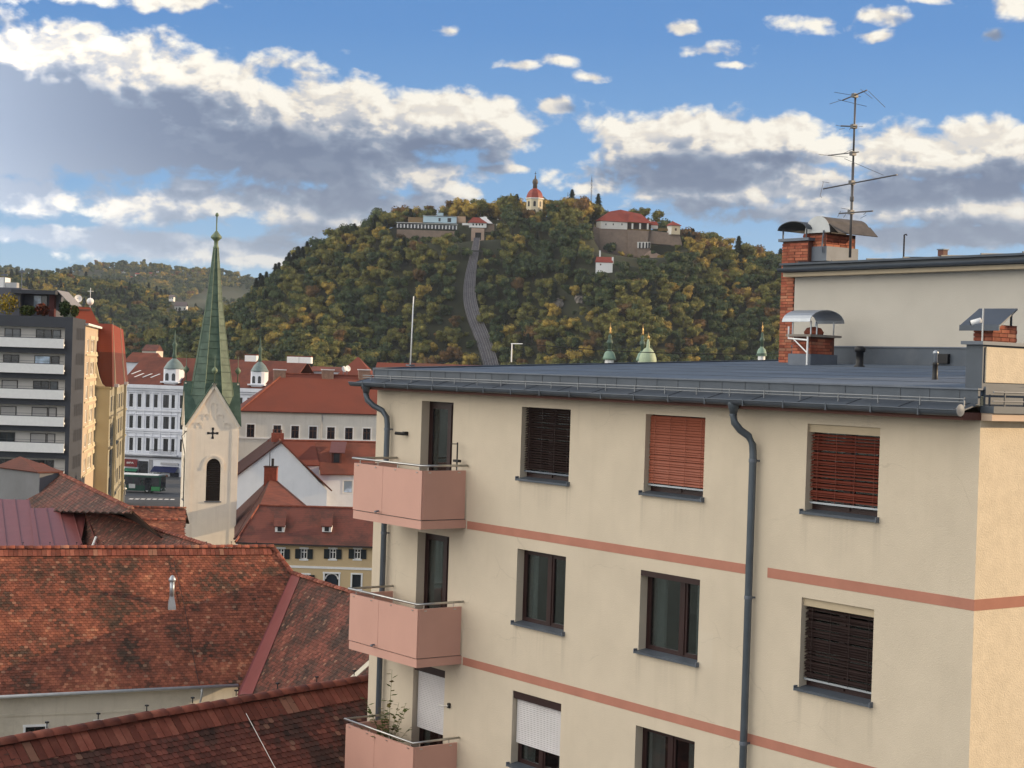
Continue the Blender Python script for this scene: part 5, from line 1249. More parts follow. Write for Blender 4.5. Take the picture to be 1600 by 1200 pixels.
aw = f.rect(241, 728, 279, 738); MB().slab([(aw[0], -1.7, aw[2]), (aw[1], -1.7, aw[2]), (aw[1], -.1, aw[3]), (aw[0], -.1, aw[3])], .06).build('awning', mat('navy_awning', (.014, .02, .075), .7), f.o)
aw = f.rect(252, 722.5, 279, 727); MB().box(aw[0], -.3, aw[2], aw[1], -.1, aw[3]).build('shop_sign', mat('pale_sign', (.4, .4, .42), .6), f.o)
aw = f.rect(197, 731, 217, 736); MB().slab([(aw[0], -1.2, aw[2]), (aw[1], -1.2, aw[2]), (aw[1], -.4, aw[3]), (aw[0], -.4, aw[3])], .06).build('awning', mat('green_awning', (.02, .14, .08), .7), f.o)
# roof and skylights
x0 = -.6; x1 = f.len + 1; yr = 9.0; zr_ = f.px(230, 557.5, yr)[1]
MB().slab([(x0, -.6, zc_o + .35), (x1, -.6, zc_o + .35), (x1, yr, zr_), (x0, yr, zr_)], .15).slab([(x0, yr, zr_), (x1, yr, zr_), (x1, 18, zc_o + .35), (x0, 18, zc_o + .35)], .15).build('roof', far_rust, f.o)
for cx_ in (213, 217.5, 230.5, 243):
    x, z = f.px(cx_, 588 if cx_ != 213 else 581, 2.4 if cx_ != 213 else 3.4); yy = 2.4 if cx_ != 213 else 3.4
    k = (zr_ - zc_o - .35) / (yr + .6); zz = zc_o + .35 + (yy + .6) * k
    MB().slab([(x - .75, yy - .75, zz - .75 * k + .06), (x - .45, yy - .75, zz - .75 * k + .06), (x + .75, yy + .6, zz + .6 * k + .06), (x + .45, yy + .6, zz + .6 * k + .06)], .05).build('skylight', white_paint, f.o)
dome_m = mat('grey_green_dome', (.16, .21, .21), .5, .15, 2)
def turret(cx_, wpx, ytop_wall, ybot, ydome, yspike, D_=2.0):
    xa, zb_ = f.px(cx_ - wpx / 2, ybot, 0); xb, zt_ = f.px(cx_ + wpx / 2, ytop_wall, 0); zd = f.px(cx_, ydome)[1]; zs_ = f.px(cx_, yspike)[1]
    c = (xa + xb) / 2; r_ = (xb - xa) / 2
    tb = MB().prism([(c + r_ * x * (1.0), 1.2 + r_ * y) for x, y in ((-1, -.7), (-.7, -1), (.7, -1), (1, -.7), (1, .7), (.7, 1), (-.7, 1), (-1, .7))], zb_ - 1.5, zt_).build('turret', orn, f.o)
    for q in (-.42, .42):
        xx = c + q * r_; hw = .17 * r_ * 1.3; zz0 = zb_ + (zt_ - zb_) * .12; zz1 = zb_ + (zt_ - zb_) * .55
        MB().quad(*[(x, 1.2 - r_ - .02, z) for x, z in [(xx - hw, zz0), (xx + hw, zz0), (xx + hw, zz1)] + [(xx + hw * math.cos(t), zz1 + hw * math.sin(t)) for t in [math.pi * k / 6 for k in range(1, 6)]] + [(xx - hw, zz1)]]).build('arched_pane', shop_glass, tb)
    MB().lathe([(r_ * 1.12, zt_ - .05), (r_ * 1.25, zt_ + .1), (r_ * 1.2, zt_ + .2), (r_ * 1.02, zt_ + (zd - zt_) * .35), (r_ * .8, zt_ + (zd - zt_) * .65), (r_ * .35, zd), (r_ * .22, zd + .15)], 14, (c, 1.2)).build('dome', dome_m, tb, smooth=True)
    hs = zs_ - zd
    MB().lathe([(r_ * .22, zd), (r_ * .30, zd + hs * .1), (r_ * .20, zd + hs * .2), (r_ * .2, zd + hs * .40), (r_ * .34, zd + hs * .5), (r_ * .14, zd + hs * .58), (r_ * .10, zd + hs * .75), (.05, zs_)], 10, (c, 1.2)).build('turret_spire', copper, tb, smooth=True)
    MB().box(xa - .3, 1.2 - r_ - .35, zb_ - .1, xb + .3, 1.2 + r_, zb_ + .15).build('cornice', orn, tb)
turret(267.5, 25, 577, 597, 561, 515); turret(401.5, 22, 581, 601, 566, 525)
for cx_, n_ in ((393, 2), (459, 2), (478, 2)):
    x, z = f.px(cx_, 563, yr); MB().box(x - 1.2, yr - .5, zr_ - .3, x + 1.2, yr + .5, zr_ + .9).build('chimney', white_paint, f.o); MB().box(x - 1.2, yr - .5, zr_ + .9, x + 1.2, yr + .5, zr_ + 1.1).build('chimney_cap', far_red, f.o)

# ------------------------------------------------------------------ street canyon at left
# dark block with white balconies
f = Fr('balcony_block', 'dark grey block with white balconies and a planted roof terrace at the left edge', 'building', P2(-28, 600, 189), P2(111, 600, 189))
dk = mat('charcoal_panels', (.05, .055, .068), .7, .08, .4)
zt_ = f.px(60, 494)[1]
pale = mat('pale_balcony_wall', (.58, .56, .53), .85, .05, .5)
H5 = [f.rect(-26, y0 + 1, 101, y1) for y0, y1 in ((507, 534), (548, 574), (588, 614), (629, 656), (670, 697), (712, 740))]
MB().wall(0, f.len, 0, zt_, H5, t=1.6).build('wall', dk, f.o)
g2 = P2(131, 600, 200)
gxl = f.loc((g2[0], g2[1], 0))
sidew = MB().quad((f.len, 0, 0), (gxl.x, gxl.y, 0), (gxl.x, gxl.y, zt_), (f.len, 0, zt_)).quad((0, 0, zt_), (f.len, 0, zt_), (gxl.x, gxl.y, zt_), (0, 12, zt_)); sidew.build('wall', dk, f.o)
MB().quad((gxl.x, gxl.y, 0), (0, 12, 0), (0, 12, zt_), (gxl.x, gxl.y, zt_)).build('wall', dk, f.o)
sd_ = (gxl - Vector((f.len, 0, 0))); sd_.z = 0; sl_ = sd_.length; sd_.normalize(); sn = Vector((sd_.y, -sd_.x, 0))
wb_panes = [glassmat('dusk_glass', (.02, .025, .03), .08), shop_glass, glassmat('mirror_glass', (.25, .33, .42), .15)]
blind_m = mat('grey_roller', (.42, .41, .40), .8, .05)
for i, (a, b, c, d) in enumerate(H5):
    bb = MB().box(a, .9, c, b, 1.0, d).build('back_wall', pale, f.o)
    X = lambda px_: f.px(px_, 560, .9)[0]
    sh = [i * 1.2]
    for j, (p0, p1, kind) in enumerate(((6, 31, 'g'), (55, 80, 'g' if i != 1 else 'm'), (81, 94, 'g'))):
        p0 -= i * 1.0; p1 -= i * 1.0
        if i in (2, 3) and j == 0 or i in (3, 4) and j > 0: kind = 'b'
        x0, x1 = X(p0), X(p1)
        w_ = MB().box(x0, .84, c + .05, x0 + .08, .9, d - .25).box(x1 - .08, .84, c + .05, x1, .9, d - .25).box(x0, .84, d - .33, x1, .9, d - .25).build('window', dark_frame, f.o)
        MB().box(x0 + .08, .87, c + .05, x1 - .08, .895, d - .33).build('pane', {'g': wb_panes[(i + j) % 2], 'm': wb_panes[2], 'b': blind_m}[kind], w_)
        if kind == 'g' and p1 - p0 > 20: MB().box((x0 + x1) / 2 - .04, .84, c + .05, (x0 + x1) / 2 + .04, .868, d - .33).build('mullion', dark_frame, w_)
    bp_ = MB().box(a - .2, -.55, c - .75, b + .05, -.42, c + .30).box(a - .2, -.42, c - .5, b + .05, .0, c - .3).build('balcony_parapet', white_paint if i < 6 else pale, f.o)
    MB().box(a - .2, -.56, c + .3, b + .05, -.41, c + .37).build('parapet_cap', zinc_dark, bp_)
    MB().tube([(a, -.48, c + .62), (b, -.48, c + .62)], .02, 6).build('handrail', zinc_dark, bp_)
    # slit windows in the side wall
    for q in range(5):
        t0 = .30 + q * .13; p0 = Vector((f.len, 0, 0)) + sd_ * sl_ * t0 + sn * .02; p1 = p0 + sd_ * sl_ * .07
        MB().quad((p0.x, p0.y, c + .3), (p1.x, p1.y, c + .3), (p1.x, p1.y, d + .1), (p0.x, p0.y, d + .1)).build('slit_window', mat('slit_dark', (.02, .022, .028), .7), f.o)
# roof terrace storey
pa, pb, pc, pd = f.rect(-28, 448, 88, 494, 4); 
tr = MB().box(pa, 4, zt_, f.px(33, 470, 4)[0], 10, pd).box(f.px(33, 470, 4)[0] + .003, 5.2, zt_, pb - .8, 9.9, pd - .3).build('roof_storey', mat('slate_cladding', (.10, .105, .13), .7, .08), f.o)
MB().box(f.px(18, 456, 3)[0], 2.9, f.px(18, 458, 3)[1], pb + .1, 9, f.px(18, 452, 3)[1]).build('canopy', dk, tr)
a, b, c, d = f.rect(53, 462, 64, 477, 5.1); MB().box(a, 5.12, c - .6, b, 5.19, d).build('pane', wb_panes[2], tr)
a, b, c, d = f.rect(65, 462, 73, 480, 5.1); MB().box(a, 5.12, c - .6, b, 5.19, d).build('pane', shop_glass, tr)
MB().tube([(f.px(31, 500, 3)[0], 3, zt_), (f.px(31, 500, 3)[0], 3, f.px(18, 456, 3)[1])], .07, 6).build('canopy_post', dark_frame, tr)
MB().box(f.px(76, 490, 4)[0], 4.1, zt_, f.px(84, 490, 4)[0], 4.9, f.px(18, 457, 3)[1]).build('terrace_screen', mat('maroon_screen', (.08, .02, .02), .7), tr)
MB().slab([(pb, 4, pd - .1), (pb + 1.6, 4, pd - 1.7), (pb + 1.6, 9, pd - 1.7), (pb, 9, pd - .1)], .08).build('awning', mat('grey_awning', (.25, .25, .27), .7), tr)
# machinery on top
a, b, c, d = f.rect(-5, 433, 8, 447, 6); MB().box(a, 6, pd, b, 8, d).build('roof_plant', white_paint, tr)
a, b, c, d = f.rect(9, 441, 26, 447, 6); MB().box(a, 6, pd, b, 7, d).build('roof_plant', gutter_w, tr)
for px_, py_, r_ in ((34.5, 419, .06), (7, 424, .03)):
    x, z = f.px(px_, py_, 6); MB().tube([(x, 6, pd - .1), (x, 6, z)], r_, 6).box(x - .35, 5.9, z - .5, x + .35, 6.1, z - .3).build('aerial', lead, tr)
def bush(px_, py_, wpx, hpx, mt, name, label, w=1.2):
    x0, z0 = f.px(px_, py_, w); s = 14.1
    p = f.A + f.x * x0 + f.y * w
    t = thing(name, label, 'plant', (p.x, p.y, zt_ + .01), f.rz)
    rw, rh = wpx / s / 2, hpx / s / 2; m = MB(); rr = random.Random(int(px_ * 7))
    for k in range(420):
        v = Vector((rr.gauss(0, 1), rr.gauss(0, 1), rr.gauss(0, 1))).normalized() * (rr.random() ** .4)
        c = Vector((v.x * rw, v.y * rw * .8, rh * .95 + v.z * rh + .1)); a_ = Vector((rr.gauss(0, 1), rr.gauss(0, 1), rr.gauss(0, 1))).normalized() * .14; b_ = a_.cross(Vector((rr.gauss(0, 1), rr.gauss(0, 1), 1))).normalized() * .12
        m.quad(c - a_, c + b_, c + a_, c - b_)
    m.build('foliage', mt, t, kind='stuff')
    MB().tube([(0, 0, 0), (0, 0, rh)], .05, 5).build('stem', mat('plant_stem', (.10, .12, .04), .8), t)
yl = leafmat('yellow_bush', (.26, .20, .02), (.30, .22, .03), (.12, .13, .02)); gl = leafmat('olive_bush', (.05, .07, .02), (.06, .08, .02), (.14, .13, .03)); rl = leafmat('red_bush', (.16, .035, .015), (.20, .04, .02), (.08, .05, .02))
bush(12, 490, 34, 36, yl, 'terrace_shrub', 'bushy yellow shrub at the left end of the roof terrace')
bush(43, 490, 28, 16, gl, 'terrace_shrub', 'low olive green shrub in the middle of the roof terrace')
bush(66, 490, 24, 20, rl, 'terrace_shrub', 'reddish shrub under the window of the roof terrace')
bush(101, 491, 20, 26, leafmat('dark_bush', (.02, .04, .015), (.03, .05, .02), (.05, .07, .02)), 'terrace_shrub', 'dark green bush near the right corner of the roof terrace')
bush(117, 494, 12, 18, gl, 'terrace_shrub', 'thin yellow-green plant at the right corner of the roof terrace')

# beige street house in the sun
f = Fr('beige_house', 'narrow beige house with pale sunlit window bays, right of the dark balcony block', 'building', P2(129, 600, 200.5), P2(155, 600, 226))
zt_ = f.px(131, 508)[1]; zt2_ = f.px(155, 514)[1]; zt_ = (zt_ + zt2_) / 2
beige = mat('peach_render', (.50, .40, .30), .9, .06, .3); pale_y = mat('pale_yellow_render', (.60, .53, .38), .9, .06, .3)
wn = []
for i, (y0, y1) in enumerate(((529, 549), (566, 586), (604, 624), (642, 662), (680, 700), (718, 738))):
    for (q0, q1) in ((.18, .30), (.38, .60), (.70, .86)):
        z0, z1 = f.px(131, y1)[1], f.px(131, y0)[1]; wn.append((f.len * q0, f.len * q1, z0, z1))
MB().wall(0, f.len, 0, zt_, wn, t=.3).quad((0, 0, 0), (0, 0, zt_), (0, 10, zt_), (0, 10, 0)).quad((f.len, 10, 0), (f.len, 10, zt_), (f.len, 0, zt_), (f.len, 0, 0)).build('wall', beige, f.o)
for i, r_ in enumerate(wn): fwin(f, r_, white_paint, cross=False, surround=pale_y if i % 3 else None, t=.5, pane=glassmat('curtain_glass', (.45, .42, .36), .15))
for i in range(0, 18, 3):
    z0, z1 = wn[i][2], wn[i][3]; MB().box(f.len * .12, -.12, z0 - .5, f.len * .9, -.052, z0 - .3).build('bay_ledge', pale_y, f.o)
MB().box(-.1, -.5, zt_, f.len + .1, 10, zt_ + .25).build('eave', white_paint, f.o)

# yellow corner house with steep mansard and stepped gable fins
A_, B_ = P2(112, 600, 221), P2(172, 600, 221); C_ = P2(196, 600, 262)
f = Fr('yellow_corner_house', 'yellow street house with a very steep red roof and slender white gable fins', 'building', A_, B_)
ylw = mat('warm_yellow_render', (.48, .43, .29), .9, .07, .3, stain=.2, stain_col=(.42, .33, .18), streak=.2)
ze = f.px(165, 604)[1]; c_l = f.loc((C_[0], C_[1], 0)); zr_ = f.px(160, 506, 2)[1]
gw = mat('shaded_yellow_facade', (.33, .31, .24), .9, .08, .3, stain=.2, streak=.3)  # street side's weaker light put into a darker, greyer render colour
sdv = Vector((c_l.x - f.len, c_l.y, 0)); SL = sdv.length; sdv.normalize(); sN = Vector((sdv.y, -sdv.x, 0))
wm = MB().quad((0, 0, 0), (f.len, 0, 0), (f.len, 0, ze), (0, 0, ze)); wm.build('wall', ylw, f.o)
# street side, windows set in
rzl = math.atan2(sdv.y, sdv.x); Ms = Matrix.Translation(Vector((f.len, 0, 0))) @ Matrix.Rotation(rzl, 4, 'Z')
rows_ = [(ze - 3.4 - 3.6 * k, ze - 1.3 - 3.6 * k) for k in range(4)]
hs_ = [(SL * (q - .05), SL * (q + .05), a, b) for a, b in rows_ for q in (.12, .28, .44, .60, .76, .92)]
mm = MB().wall(0, SL, 0, ze, hs_, t=.3); mm.v = [tuple(Ms @ Vector(v)) for v in mm.v]; mm.build('wall', gw, f.o)
for (a, b, c, d) in hs_:
    w_ = MB().box(a, .1, c, a + .1, .16, d, Ms).box(b - .1, .1, c, b, .16, d, Ms).box(a, .1, d - .1, b, .16, d, Ms).build('window', win_white, f.o)
    MB().box(a, .18, c, b, .2, d, Ms).build('pane', shop_glass, w_)
for z in (ze - .2, ze - 4.0, ze - 8, ze - 15): MB().box(0, -.35, z - .15, SL, -.002, z + .15, Ms).build('cornice', gw, f.o)
MB().box(-.1, -.25, ze - .2, f.len + .1, -.002, ze + .1).build('cornice', ylw, f.o)
# roof
tl = [Vector((.3, .8, zr_)), Vector((f.len - .2, .8, zr_))]; te = Vector((c_l.x - .6, c_l.y, zr_)); be = Vector((c_l.x + .4, c_l.y, ze)); bl_ = Vector((-.2, -.3, ze)); br_ = Vector((f.len + .4, -.3, ze))
steep = roofmat('steep_red_tiles', (.26, .062, .038), (.20, .05, .034), .3, .35, .3)
mid1 = tl[0].lerp(bl_, .45), tl[1].lerp(br_, .45), te.lerp(be, .45)
dkr = roofmat('steep_dark_tiles', (.15, .042, .03), (.09, .035, .028), .3, .5, .3)
MB().slab([mid1[0], mid1[1], tl[1], tl[0]], .1).slab([mid1[1], mid1[2], te, tl[1]], .1).build('roof', steep, f.o)
MB().slab([bl_, br_, mid1[1], mid1[0]], .1).slab([br_, be, mid1[2], mid1[1]], .1).build('lower_roof', dkr, f.o)
MB().slab([tl[0], tl[1], te, Vector((te.x - 8, te.y, te.z))], .1).build('roof_top', far_red, f.o)
bk = MB(); bk.quad((0, 0, 0), (0, 12, 0), (0, 12, ze), (0, 0, ze)); bk.quad(tuple(bl_), tuple(tl[0]), (te.x - 8, te.y, te.z), (be.x - 12, be.y, ze)); bk.build('rear_wall', ylw, f.o)
# curved gable on the left edge
cg = [(f.px(149, 556)[0], f.px(150, 556)[1]), (f.px(152, 570)[0], f.px(152, 570)[1]), (f.px(156, 588)[0], f.px(156, 588)[1]), (f.px(161, 600)[0], f.px(161, 600)[1]), (f.px(166, 604)[0], ze), (f.px(149, 556)[0], ze)]
MB().slab([(x, -.5 - .0001 * i, z) for i, (x, z) in enumerate(cg)], .4).build('curved_gable', pale_y, f.o)
for q, hpx in ((.10, 1.0), (.72, 1.0)):
    p = Vector((f.len, 0, 0)) + sdv * SL * q
    a = p + sN * .55; b = p + sN * .1 ; t0 = tl[1].lerp(te, q)
    m_ = MB(); up0 = Vector((0, 0, ze + .8))
    w2 = sdv * .25
    base_ = [a - w2, a + w2, b + w2 - sN * .4, b - w2 - sN * .4]; top_ = [t0 + Vector((0, 0, .4)) - w2 * .2, t0 + Vector((0, 0, .4)) + w2 * .2]
    i = 0; m_.v = [tuple(v + Vector((0, 0, ze)) if v.z < 1 else v) for v in base_] + [tuple(v) for v in top_]
    m_.f = [(0, 1, 5, 4), (1, 2, 5), (2, 3, 4, 5), (3, 0, 4), (3, 2, 1, 0)]
    fin = m_.build('gable_fin', pale_y, f.o)
    MB().box(-.5, -.9, ze - .1, .9, .15, ze + .3, Matrix.Translation(p) @ Matrix.Rotation(rzl, 4, 'Z')).build('fin_base', white_paint, fin)
    MB().box(-.3, -.7, 1, .5, -.36, ze - .1, Matrix.Translation(p) @ Matrix.Rotation(rzl, 4, 'Z')).build('pilaster', ylw, f.o)
# red roof peak further back with dish aerials
f = Fr('red_gabled_house', 'steep orange-red roof rising behind the roof terrace, dish and ball aerials on its ridge', 'building', P2(113, 560, 238), P2(160, 560, 240))
a, b, c, d = f.rect(118, 478, 144, 507); ztp = d; zb0 = f.px(130, 520)[1]
pts = [f.px(119, 479), f.px(141, 480), f.px(150, 498), f.px(158, 512), f.px(159, 545), f.px(119, 545)]
MB().slab([(x, -.0001 * i, z) for i, (x, z) in enumerate(pts)], .3).build('roof', steep, f.o)
MB().slab([(pts[0][0], .0, pts[0][1]), (pts[1][0], .0, pts[1][1]), (pts[1][0], 6, pts[1][1] - .2), (pts[0][0], 6, pts[0][1] - .2)], .1).build('roof_top', far_red, f.o)
MB().box(.5, .4, 0, f.len - .2, 8, pts[4][1]).build('wall', ylw, f.o)
MB().box(pts[0][0] - .1, -.15, pts[0][1] - .5, pts[1][0], -.02, pts[0][1] - .3).build('gutter', brown_fascia, f.o)
def aerial(px_, py_, pyb, kind, label):
    x, z = f.px(px_, py_, .5); _, zb_ = f.px(px_, pyb, .5); p = f.A + f.x * x + f.y * .5
    t = thing('satellite_dish' if kind == 'dish' else 'ball_aerial', label, 'aerial', (p.x, p.y, zb_ - .1), 0)
    hh = z - zb_ + .1; MB().tube([(0, 0, 0), (0, 0, hh)], .08, 6).build('mast', gutter_w, t)
    if kind == 'dish':
        m = MB(); m.lathe([(.02, 0), (.3, .05), (.52, .16), (.54, .16), (.3, .03), (.02, -.03)], 16); o = m.build('dish', white_paint, t, smooth=True); o.location = (0, -.2, hh); o.rotation_euler = (R(80), 0, R(25))
        MB().tube([(0, -.1, hh), (0, -.75, hh + .1)], .03, 5).build('feed_arm', lead, t)
    else:
        MB().lathe([(.12, hh - .5), (.35, hh - .4), (.5, hh - .1), (.48, hh + .2), (.3, hh + .42), (.03, hh + .5)], 14).tube([(0, 0, hh + .4), (0, 0, hh + 1.9)], .04, 6).box(-.4, -.03, hh + 1.4, .4, .03, hh + 1.47).build('ball', white_paint, t, smooth=True)
aerial(122.5, 467, 478, 'dish', 'round white satellite dish on the left end of the orange-red ridge')
aerial(141, 471, 480, 'ball', 'white ball aerial with a thin mast on the right end of the orange-red ridge')

# ------------------------------------------------------------------ bus, lamp, markings
Bc = onz(212, 769, 0.0)
bus = thing('city_bus', 'dark green city bus with a pale roof stopped in the street', 'bus', (Bc.x, Bc.y, 0.004), R(-8))
bm = mat('dark_green_paint', (.008, .045, .032), .25, .05, 1); Lb, Wb_, Hb = 9.4, 2.5, 3.0
body = MB()
prof = [(-Wb_ / 2, .35), (-Wb_ / 2, Hb - .25), (-Wb_ / 2 + .15, Hb - .05), (Wb_ / 2 - .15, Hb - .05), (Wb_ / 2, Hb - .25), (Wb_ / 2, .35)]
body.xprism(prof, -Lb / 2, Lb / 2).build('body', bm, bus)
MB().xprism([(-Wb_ / 2 + .2, Hb - .05), (-Wb_ / 2 + .3, Hb + .12), (Wb_ / 2 - .3, Hb + .12), (Wb_ / 2 - .2, Hb - .05)], -Lb / 2 + 2.4, Lb / 2 - .5).build('roof_pod', white_paint, bus)
MB().box(-Lb / 2 + .3, -Wb_ / 2 + .3, Hb - .049, -Lb / 2 + 2.3, Wb_ / 2 - .3, Hb + .1).build('roof_pod', mat('mint_paint', (.16, .45, .36), .5), bus)
for k in range(6):
    x = -Lb / 2 + .35 + k * 1.48; MB().box(x, -Wb_ / 2 - .012, 1.25, x + 1.38, -Wb_ / 2 - .002, Hb - .4).build('window', shop_glass, bus)
for k in (0, 3): x = -Lb / 2 + 1.0 + k * 1.9; MB().box(x, -Wb_ / 2 - .025, .45, x + 1.1, -Wb_ / 2 - .013, Hb - .45).build('door', glass, bus)
MB().box(-.75, -Wb_ / 2 - .03, .75, .35, -Wb_ / 2 - .014, 1.45).build('advert_panel', gutter_w, bus)
MB().box(Lb / 2 - 2.5, -Wb_ / 2 - .02, .45, Lb / 2 - .1, -Wb_ / 2 - .003, 1.1).build('lower_panel', mat('leaf_green_paint', (.03, .20, .07), .4), bus)
MB().box(Lb / 2, -Wb_ / 2 + .15, 1.1, Lb / 2 + .02, Wb_ / 2 - .15, Hb - .3).build('windscreen', glass, bus)
for x in (-Lb / 2 + 2.2, Lb / 2 - 2.3):
    for y in (-Wb_ / 2 + .05, Wb_ / 2 - .3):
        w_ = MB().lathe([(.2, 0), (.46, .02), (.5, .06), (.5, .22), (.46, .25), (.2, .26)], 18).build('wheel', black_m, bus); w_.location = (x, y - .06, .5); w_.rotation_euler = (R(-90), 0, 0)
        MB().lathe([(.02, -.01), (.24, -.01), (.26, .02)], 12).build('hub', gutter_w, w_)
for x in (-1, 1): MB().box(Lb / 2 + .02, x * .9 - .15, .6, Lb / 2 + .035, x * .9 + .15, .8).build('headlight', white_paint, bus)
lp = onz(194, 792, 0); lamp = thing('street_lamp', 'curved street lamp with a hanging pale shade in front of the bus', 'street lamp', (lp.x, lp.y, 0), 0)
lh = at(190, 754, lp.y).z
MB().tube([(0, 0, 0), (0, 0, lh - .3), (-.15, 0, lh + .05), (-.5, 0, lh + .15), (-.85, 0, lh), (-.92, 0, lh - .35)], .05, 8).build('pole', gutter_w, lamp, smooth=True)
MB().lathe([(.04, lh - .7), (.3, lh - .8), (.32, lh - .9), (.1, lh - 1.1), (.02, lh - 1.1)], 12, (0, 0)).build('lamp_shade', white_paint, lamp, smooth=True)
MB().box(-.12, -.1, lh - 1.8, .12, .1, lh - 1.3).build('sign_plate', gutter_w, lamp)
mk = MB()
for k in range(8):
    p = onz(205 + k * 9.2, 779.5 + k * .1, .008); MB().box(p.x - .32, p.y - .7, .008, p.x + .32, p.y + .7, .010).build('road_marking', white_paint, bpy.data.objects['road'])
for px_, col_, lab in ((246, (.02, .02, .03), 'dark clad pedestrian on the pavement behind the bus'), (272, (.05, .06, .12), 'pedestrian in dark blue beside the shop door')):
    p = onz(px_ + (6 if px_ > 260 else 20), 764, 0.004)
# ------------------------------------------------------------------ neighbouring roofs in the middle distance
def simple_house(px0_, px1_, ye, yr_, Y, mtw, mtr, label, name='town_house', hip=0.0, base=None, D_=9, cat='building'):
    f = Fr(name, label, cat, P2(px0_, ye, Y), P2(px1_, ye, Y))
    e = f.px((px0_ + px1_) / 2, ye)[1]; x0, zr1 = f.px(px0_, yr_, D_ / 2)
    MB().box(0, 0, 0, f.len, D_, e).build('wall', mtw, f.o); hp = hip * f.len
    m = MB().slab([(-.3, -.4, e), (f.len + .3, -.4, e), (f.len - hp, D_ / 2, zr1), (hp, D_ / 2, zr1)], .12).slab([(hp, D_ / 2, zr1), (f.len - hp, D_ / 2, zr1), (f.len + .3, D_ + .4, e), (-.3, D_ + .4, e)], .12)
    if hip: m.slab([(-.3, -.4, e), (hp, D_ / 2, zr1), (-.3, D_ + .4, e)], .12).slab([(f.len + .3, -.4, e), (f.len + .3, D_ + .4, e), (f.len - hp, D_ / 2, zr1)], .12)
    else: m.quad((0, 0, e), (0, D_, e), (0, D_ / 2, zr1 - .1)).quad((f.len, 0, e), (f.len, D_, e), (f.len, D_ / 2, zr1 - .1))
    m.build('roof', mtr, f.o); return f
f = simple_house(530, 580, 586, 557, 300, orn, far_red, 'steep red hipped roof peeping over the long house ridge', hip=.48)
for px_, py_, lab in ((537, 577, 'left of the two white dishes in front of the steep red hipped roof'), (543, 576, 'right of the two white dishes in front of the steep red hipped roof')):
    p = at(px_, py_, 292); t = thing('satellite_dish', lab, 'dish', (p.x, p.y, p.z), R(20 + px_ % 7 * 5)); m = MB().lathe([(.02, 0), (.3, .04), (.5, .15), (.53, .15), (.3, .01), (.02, -.04)], 14).build('dish', white_paint, t, smooth=True); m.rotation_euler = (R(75), 0, 0); MB().tube([(0, .1, 0), (0, .1, -2.5)], .06, 5).build('bracket', lead, t)
simple_house(484, 540, 580, 572, 330, orn, far_rust, 'low pale building with chimneys between the two red roofs')
simple_house(585, 640, 592, 566, 280, dirty_white, far_red, 'red roof showing just above the left end of the flat roof')
simple_house(640, 700, 592, 567, 330, dirty_white, roofmat('dull_red', (.18, .07, .05), (.09, .05, .04)), 'dull red roof line behind the white pole')
simple_house(700, 800, 590, 569, 420, white_paint, far_rust, 'thin roof line at the foot of the funicular track')
simple_house(195, 246, 566, 550, 430, orn, far_rust, 'rust roof behind the white ornate building, with small dishes', hip=.1)
simple_house(222, 244, 548, 538, 700, mat('warm_white_wall', (.6, .55, .48), .9), far_mossy, 'pale house among trees in the valley left of the spire', D_=14)

# small onion spires rising above the flat roof
gold = mat('gilding', (.38, .25, .09), .35, .1, 3, metal=.6); cop2 = mat('verdigris', (.20, .30, .23), .6, .15, 1)
def onion(px_, ybase, ytop, label, wide=1.0, body=True, Y=520):
    wide *= .74
    p = at(px_, ybase, Y); s = FPX / Y; H = (ybase - ytop) / s; r = 2.4 * wide
    t = thing('onion_spire', label, 'spire', (p.x, p.y, 0), 0); z = p.z
    if body: MB().prism([(r * .8 * math.cos(a), r * .8 * math.sin(a)) for a in [math.pi / 8 + q * math.pi / 4 for q in range(8)]], 0, z + .1).build('belfry', white_paint, t)
    MB().lathe([(r * 1.1, z), (r * 1.15, z + H * .04), (r, z + H * .10), (r * .8, z + H * .19), (r * .35, z + H * .25), (r * .42, z + H * .27)], 16).build('dome', cop2, t, smooth=True)
    MB().lathe([(r * .33, z + H * .25), (r * .33, z + H * .42), (r * .55, z + H * .44), (r * .55, z + H * .46), (r * .45, z + H * .52), (r * .2, z + H * .56), (r * .34, z + H * .60), (r * .3, z + H * .64), (r * .1, z + H * .70)], 12).build('lantern', copper, t, smooth=True)
    MB().lathe([(r * .14, z + H * .69), (r * .22, z + H * .73), (r * .1, z + H * .78), (r * .18, z + H * .84), (r * .06, z + H * .88), (.08, z + H)], 10).build('finial', gold, t, smooth=True)
onion(952, 562, 504, 'green onion spire with a white belfry, leftmost of the spires above the flat roof')
onion(1003, 564, 506, 'green onion spire with gilded tip just left of the pale dome', .9)
onion(1190, 556, 503, 'lone green onion spire close to the tall brick chimney', .8)
p = at(1012, 562, 500); t = thing('church_dome', 'pale green dome with gilded ball between the two onion spires and chimney', 'dome', (p.x, p.y, 0), 0); z = p.z
MB().lathe([(2.6, z - 8), (2.6, z), (2.5, z + .6), (2.1, z + 1.8), (1.3, z + 3.0), (.5, z + 3.6), (.45, z + 5), (.2, z + 6)], 14).build('dome', mat('pale_verdigris', (.36, .44, .30), .6), t, smooth=True)
MB().lathe([(.2, z + 6), (.4, z + 6.5), (.15, z + 7), (.05, z + 8)], 8).build('finial', gold, t, smooth=True)
